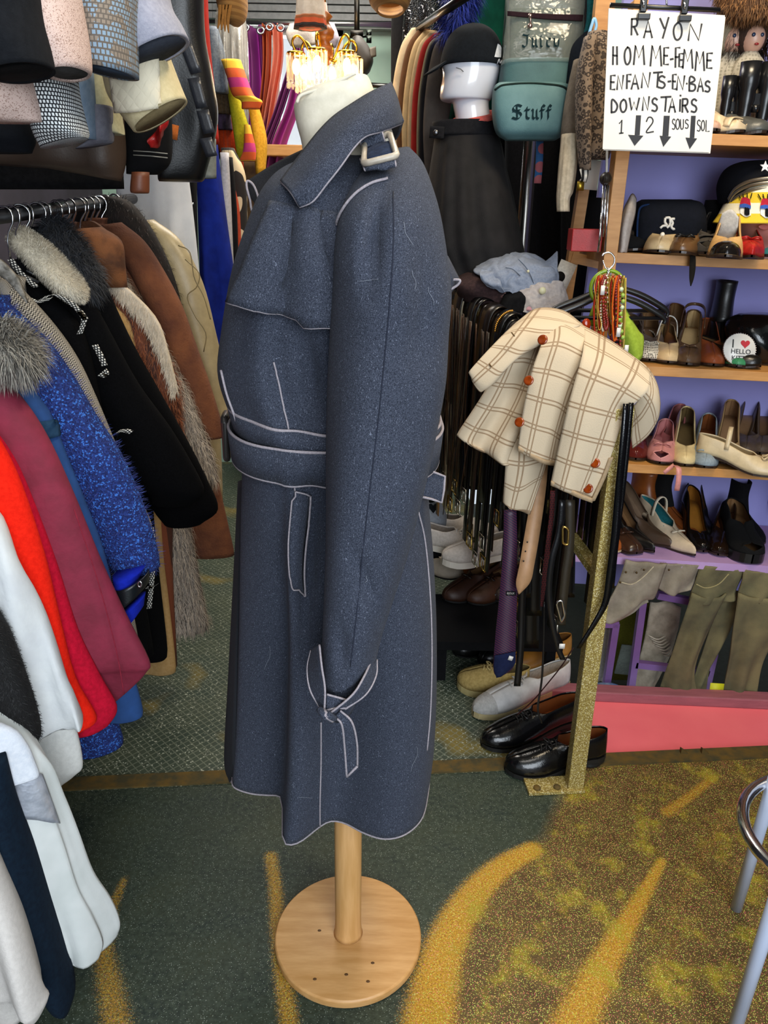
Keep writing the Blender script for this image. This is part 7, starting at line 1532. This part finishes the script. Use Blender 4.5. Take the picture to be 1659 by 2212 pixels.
obj('waistband', tubepx([(936, 1070, 264, HY, .088), (934, 1074, 296, HY, .092)], n=44, m=3, e=2.2, cap=False), fab('1a1a1d', '131316'), sk, solid=.006)
obj('band_tab', spx([[(930, 272, HY-.06), (960, 274, HY-.088)], [(928, 298, HY-.06), (958, 299, HY-.092)]], 6, 6), fab('1a1a1d'), sk, solid=.005)
obj('button', ell(P(942, 286, HY-.088), (.008, .004, .008)), met('5a5a5c', .3), sk)
cc = T('coral_collar', 'coral pink knitted collar round the neck of the white head', 'collar')
obj('collar_ring', tube([P(a, b, y) for a, b, y in ((978, 272, HY-.04), (995, 268, HY-.075), (1025, 262, HY-.078), (1055, 256, HY-.06), (1072, 248, HY), (1055, 246, HY+.06), (1015, 250, HY+.075), (985, 262, HY+.05))], .011, 10, closed=True, sm=40), fab('d0645a', 'bd564e'), cc)
# rucksack with a clear top
bp = T('clear_top_rucksack', 'green rucksack with a clear plastic top half and gothic lettering', 'rucksack')
BY = 2.55
tl = mat('worn_teal_cloth', '5b7f82', '4c7074', scale=12, rough=.7, bump=.3)
obj('back_panel', tubepx([(1096, 1262, -60, BY+.04, .02), (1088, 1258, 60, BY+.04, .02), (1080, 1250, 150, BY+.04, .02), (1072, 1236, 280, BY+.04, .02)], n=30, m=4, e=5), fab('1c2a26', '24342f', scale=20), bp)
obj('clear_pocket', tubepx([(1096, 1262, -60, BY-.03, .045), (1094, 1260, 20, BY-.035, .05), (1090, 1256, 90, BY-.045, .055), (1083, 1246, 140, BY-.05, .055)], n=40, m=6, e=4, fn=lambda s, t: 1+.015*math.sin(6*t+s*14)), glass('clear_vinyl', 'aab0a8', .08, .30), bp)
obj('folded_vest', tubepx([(1105, 1245, 20, BY-.0, .012), (1100, 1240, 130, BY-.0, .014)], n=20, m=4, e=3), fab('33403a', '4a564e', scale=16), bp)
obj('zip_band', spx([[(1096, 24, BY-.095), (1180, 30, BY-.10), (1260, 32, BY-.095)], [(1096, 34, BY-.095), (1180, 42, BY-.10), (1258, 46, BY-.095)]], 5, 16), fab('2a1a20'), bp, solid=.004)
obj('zip_pull', join(ell(P(1145, 34, BY-.105), .006), tube([P(1146, 36, BY-.105), P(1146, 52, BY-.105)], .0025, 6), ell(P(1145, 56, BY-.105), .007, 10, 6)), met('b9a098', .3), bp)
obj('cloth_middle', tubepx([(1084, 1246, 134, BY-.03, .07), (1078, 1240, 190, BY-.03, .075), (1076, 1236, 270, BY-.03, .075)], n=40, m=4, e=4), mat('worn_teal_dark', '44686a', '395a5c', scale=12, rough=.7, bump=.3), bp)
pk_ = tubepx([(1075, 1215, 180, BY-.10, .03), (1066, 1230, 192, BY-.11, .05), (1064, 1232, 240, BY-.115, .055), (1072, 1224, 285, BY-.11, .05), (1092, 1200, 303, BY-.10, .03)], n=48, m=6, e=4)
obj('front_pocket', pk_, tl, bp); PKB = bvh(pk_)
obj('pocket_zip', pipepx(PKB, [(1070, 194), (1090, 184), (1150, 181), (1210, 186), (1228, 197)], .003, .001, 40, y=BY-.15), fab('1c2b28'), bp)
# broken-pen letters
def gothic(strokes, x0, y0, w, h, bv, parent, m, nib=(1.9, -2.4), y=BY-.17):
    ds = []
    for s in strokes:
        q = [(x0+w*a, y0-h*b) for a, b in s]; q = [V(p) for p in (crv(q, 22) if len(q) > 2 else crv(q, 8))]; vs, fs = [], []
        for i, p in enumerate(q):
            for sg in (-1, 1):
                c = cast(bv, p.x+sg*nib[0], p.y+sg*nib[1], .0015, y); vs.append(c)
            if i: j = 2*i; fs.append((j-2, j, j+1, j-1))
        ds.append((vs, fs, None))
    return obj('gothic_letter', join(*ds), m, parent, smooth=False)
GL = {'S': [[(.9, .9), (.5, 1.0), (.15, .85), (.2, .62), (.75, .42), (.85, .2), (.5, 0), (.05, .1)], [(.45, .95), (.5, .05)], [(.1, .55), (.75, .62)]], 't': [[(.4, .85), (.35, .15), (.75, .02)], [(.05, .62), (.8, .66)]],
      'u': [[(.1, .68), (.25, .58), (.22, .12), (.45, .02)], [(.7, .68), (.72, .1), (.95, .02)], [(.4, .04), (.72, .18)]], 'f': [[(.85, .88), (.55, .98), (.4, .8), (.4, .05)], [(.1, .6), (.8, .66)], [(.4, .05), (.3, -.05)]],
      'J': [[(.1, .95), (.6, .88), (.95, .98)], [(.65, .9), (.62, .2), (.3, 0), (.05, .15)]], 'i': [[(.2, .66), (.4, .55), (.38, .1), (.65, .02)], [(.35, .85), (.45, .8)]], 'c': [[(.85, .6), (.5, .68), (.25, .5), (.25, .15), (.55, .02), (.85, .14)]], 'y': [[(.1, .66), (.25, .56), (.25, .15), (.6, .05)], [(.8, .66), (.75, .1), (.4, -.3)]]}
gi = fab('12282e')
for ch, x, w in (('S', 1105, 24), ('t', 1132, 15), ('u', 1147, 17), ('f', 1164, 15), ('f', 1178, 15)): gothic(GL[ch], x, 257, w, 30, PKB, bp, gi)
VB = bvh(tubepx([(1096, 1262, -60, BY-.03, .050), (1090, 1256, 90, BY-.045, .060), (1083, 1246, 140, BY-.05, .060)], n=40, m=6, e=4))
for ch, x, w in (('J', 1127, 18), ('u', 1147, 15), ('i', 1164, 11), ('c', 1178, 14), ('y', 1194, 16)): gothic(GL[ch], x, 102, w, 28, VB, bp, gi, nib=(1.4, -1.9), y=BY-.1)
sp = T('steel_pole', 'thick chrome pole below the green rucksack', 'pole')
obj('pole', tube([P(1137, 430, 2.85)*1 + V((0, 0, z-P(1137, 430, 2.85).z)) for z in (0, 2.8)], .024, 20), met('8a8680', .25), sp)
o = obj('floral_strap', ribbon([P(1166, 300, 2.6), P(1165, 350, 2.6), P(1161, 396, 2.6)], .022, V((1, 0, 0)), sm=8), mat('blue_floral', '3a6fa8', 'c06a70', kind='dots', scale=22, w=.36), solid=.003); tag(o, 'blue strap with pink flowers hanging beside the chrome pole', 'strap')
# leopard coat and friends by the sign
lp = mat('leopard_print', '7d6c5c', '352b25', kind='leopard', scale=95, bump=.3)
r = T('leopard_coat', 'leopard print coat with hanging sleeves behind the corner of the sign', 'coat', BG)
obj('coat_body', fold(tubepx([(1270, 1312, 70, 2.26, .03), (1262, 1320, 110, 2.26, .05), (1258, 1322, 220, 2.26, .05), (1255, 1320, 330, 2.26, .04), (1262, 1310, 345, 2.26, .02)], n=36, m=5), .02, 16, 3), lp, r)
obj('sleeve', fold(tubepx([(1262, 1290, 80, 2.22, .03), (1246, 1280, 160, 2.21, .035), (1244, 1276, 260, 2.21, .035), (1250, 1274, 345, 2.21, .03), (1254, 1274, 368, 2.21, .02)], n=26, m=5), .012, 16, 5), lp, r)
hp_('taupe_fur_jacket', 'grey-brown fur jacket behind the leopard coat sleeve', 'jacket', [(1240, 1270, 130, 2.34, .03), (1222, 1262, 220, 2.34, .04), (1212, 1256, 300, 2.34, .04), (1215, 1250, 345, 2.34, .03)], mat('taupe_fur', '857868', '6a5e50', scale=30, bump=.8), .02)
o = obj('cable_knit_sleeve', fold(tubepx([(1214, 1248, 290, 2.28, .03), (1208, 1246, 350, 2.27, .035), (1203, 1238, 410, 2.27, .032), (1202, 1230, 430, 2.27, .028), (1203, 1229, 457, 2.27, .028)], n=40, m=6, fn=lambda s, t: 1+.04*math.sin(10*t)), .01, 16, 2), fab('c2b49c', 'ab9d86', scale=60), None); tag(o, 'cream cable-knit sleeve hanging under the taupe fur jacket', 'sweater')
hp_('navy_jacket', 'dark navy jacket shoulder left of the leopard coat', 'jacket', [(1262, 1300, 70, 2.45, .03), (1236, 1290, 100, 2.45, .05), (1225, 1270, 160, 2.45, .05), (1215, 1255, 260, 2.45, .04)], fab('141c28'))
o = obj('blue_hanger', tube([P(a, b, 2.3) for a, b in ((1272, 75), (1278, 55), (1284, 40), (1288, 55), (1284, 72))], .004, 8, sm=20), pla('8fc4ee', .15)); tag(o, 'pale blue shiny hanger hook above the leopard coat', 'hanger')
t = T('gift_bow', 'zebra-print paper bow with a gold label under the leopard coat sleeve', 'bow')
obj('bow', spx([[(1252, 366, 2.2), (1272, 362, 2.2)], [(1256, 384, 2.19), (1270, 380, 2.19)], [(1252, 390, 2.2), (1266, 394, 2.2)]], 8, 6), mat('zebra', 'd0ccc2', '0e0c0c', kind='stripe', scale=70, w=.5), t, solid=.003)
obj('gold_label', box(P(1254, 402, 2.2), (.018, .003, .022)), met('b59a3a', .4), t)
o = obj('white_card', box(P(1278, 378, 2.3), (.04, .003, .075), Matrix.Rotation(.06, 3, 'Y')), paper); tag(o, 'blank pale blue-white card beside the zebra-print bow', 'card')
t = T('wind_chime', 'wind chime with glass ribbon, dark ball and silver tubes left of the shelf upright', 'wind chime')
obj('cord', tube([P(1312, 300, 2.1), P(1310, 380, 2.1)], .003, 6), fab('c8c4bc'), t)
obj('ball', lathe([(0, .016), (.010, .013), (.016, 0), (.010, -.013), (0, -.016)], P(1309, 386, 2.1), 20, Matrix.Rotation(pi/2, 3, 'X')), mat('dark_ball', '2c241c', '15110d', kind='stripe', scale=200, rough=.4), t)
for a, b, c in ((1300, 400, 520), (1306, 400, 512), (1311, 400, 548), (1296, 460, 545)): obj('chime_tube', tube([P(a+4, b, 2.1), P(a-4, c, 2.1)], .0028, 8), CHROME, t)
o = obj('red_box', box(P(1262, 518, 2.2), (.078, .12, .056), Matrix.Rotation(-.12, 3, 'Z')), mat('red_card', 'a81412', rough=.5), smooth=False, bevel=.002); tag(o, 'bright red box on the trestle crossbar beside the shelf upright', 'box')
# ---------------------------------------------------------------- top shelf: dolls, binoculars, sandals
def doll(px, py, lab, hair, y=2.36):
    t = T('porcelain_doll', lab, 'doll', 'dolls on the top shelf'); c = P(px, py, y)
    zs = SH(0, 0, LV[1]).z-.02; bz = PL(px, 291, SH(0, 0, LV[1]), EZ).z if False else LV[1]+O.z-.02
    obj('head', ell(c, (.030, .032, .036)), pla('d6a890', .35), t)
    obj('hair', ell(c+V((.0, .012, .008)), (.042, .036, .046), 20, 12), mat('doll_hair'+hair, hair, scale=60, bump=.8), t)
    fur(t, ell(c+V((0, .01, .004)), (.044, .036, .05)), 700, .05, hair, '1c120c', .0016, name='curls', out=.3, down=.8, sel=lambda p: p.y > c.y+.004)
    for dx in (-.011, .011): obj('eye', ell(c+V((dx, -.030, .004)), (.005, .003, .005), 10, 6), pla('2a3a55', .1), t)
    obj('mouth', ell(c+V((0, -.031, -.017)), (.006, .003, .003), 10, 6), pla('a02a2a', .3), t)
    obj('dress', loft([(c+V((0, 0, -.03)), V((.018, 0, 0)), V((0, .016, 0))), (c+V((0, .0, -.07)), V((.045, 0, 0)), V((0, .035, 0))), (V((c.x, c.y, (c.z-.07+bz)/2)), V((.055, 0, 0)), V((0, .045, 0))), (V((c.x, c.y, bz+.0)), V((.065, 0, 0)), V((0, .055, 0)))], 30, 5, fn=lambda s, t: 1+.06*math.sin(9*t)), mat('lace', 'a8a090', '8a8474', kind='dots', scale=120, w=.4, bump=.3), t)
doll(1585, 86, 'porcelain doll with pale fair hair beside the sign, on the top shelf', 'a89a80'); doll(1626, 84, 'porcelain doll with dark brown curls at the picture edge, on the top shelf', '3a2416', 2.33)
bk_ = pla('121214', .25)
for px, top, w, y, lab in ((1570, 165, 26, 2.24, 'small black binoculars standing beside the sign on the top shelf'), (1618, 135, 40, 2.22, 'large black binoculars standing upright before the dark-haired doll')):
    t = T('binoculars', lab, 'binoculars', 'binoculars on the top shelf')
    b = bh(px, 1, y-2.17+.02); a = P(px, top, b.y); h = a.z-b.z; r = w/2/1661*2.2
    for sx in (-1, 1):
        q = V((b.x+sx*r*.92, b.y, b.z+.001))
        tb_ = obj('barrel', lathe([(0, 0), (r*.55, 0), (r*.6, h*.12), (r*.55, h*.2), (r*.7, h*.42), (r*.8, h*.5), (r*.78, h*.62), (r*.98, h*.7), (r*1.0, h), (r*.86, h), (r*.84, h*.95), (0, h*.95)], q, 24), bk_, t)
        obj('lens', lathe([(0, 0), (r*.83, 0)], q+V((0, 0, h*.955)), 20), pla('39423c', .05), tb_)
    obj('bridge', box(V((b.x, b.y, b.z+h*.5)), (r*1.2, r*.8, h*.18)), bk_, t, smooth=False)
    obj('focus_wheel', tube([V((b.x, b.y-r*.3, b.z+h*.34)), V((b.x, b.y-r*.3, b.z+h*.44))], r*.35, 14), bk_, t)
ss('strap_sandal', 'cream strappy sandal with a tan insole on the top shelf', 1606, -10, 1, yaw=.7, L=.2, wd=.085, up=lea('cbb592'), inn=lea('a5703c'), op=.22, vamp=.04, heel=.03, ex=('band', 'peep'))
ss('strap_sandal', 'peach flat sandal half hidden by the sign on the top shelf', 1546, -5, 1, yaw=.4, L=.2, wd=.08, up=lea('c9a088'), inn=lea('3a1a14'), op=.25, vamp=.035, heel=.006)
ss('grey_loafer', 'grey leather shoe at the picture edge on the top shelf', 1655, -8, 1, yaw=.6, L=.22, up=lea('4a4a46'), op=.4)
d = tubepx([(1540, 1740, -60, 2.3, .05), (1548, 1745, 10, 2.3, .06), (1575, 1745, 40, 2.3, .05), (1610, 1740, 46, 2.3, .02)], n=30)
o = obj('fur_stole', d, mat('stole', '6a4526', '4a2f18', scale=12, bump=.8)); tag(o, 'chestnut brown fur stole hanging above the dolls', 'stole'); fur(o, d, 5000, .016, '9a6a3c', '3f2714', .0011)
# ---------------------------------------------------------------- origins at each thing's base
bpy.context.view_layer.update()
for o in AUTO:
    if o.type == 'EMPTY':
        ks = [c for c in o.children_recursive if c.type == 'MESH']
        if not ks: continue
        pts = [v.co for c in ks for v in c.data.vertices]
        loc = V(((min(p.x for p in pts)+max(p.x for p in pts))/2, (min(p.y for p in pts)+max(p.y for p in pts))/2, min(p.z for p in pts)))
        o.location = loc
        for c in o.children: c.location = c.location-loc
    elif o.get('kind') != 'structure' and o.data.users == 1 and o.location.length == 0:
        pts = [v.co for v in o.data.vertices]
        loc = V(((min(p.x for p in pts)+max(p.x for p in pts))/2, (min(p.y for p in pts)+max(p.y for p in pts))/2, min(p.z for p in pts)))
        o.data.transform(Matrix.Translation(-loc)); o.location = loc
        for c in o.children: c.location = c.location-loc
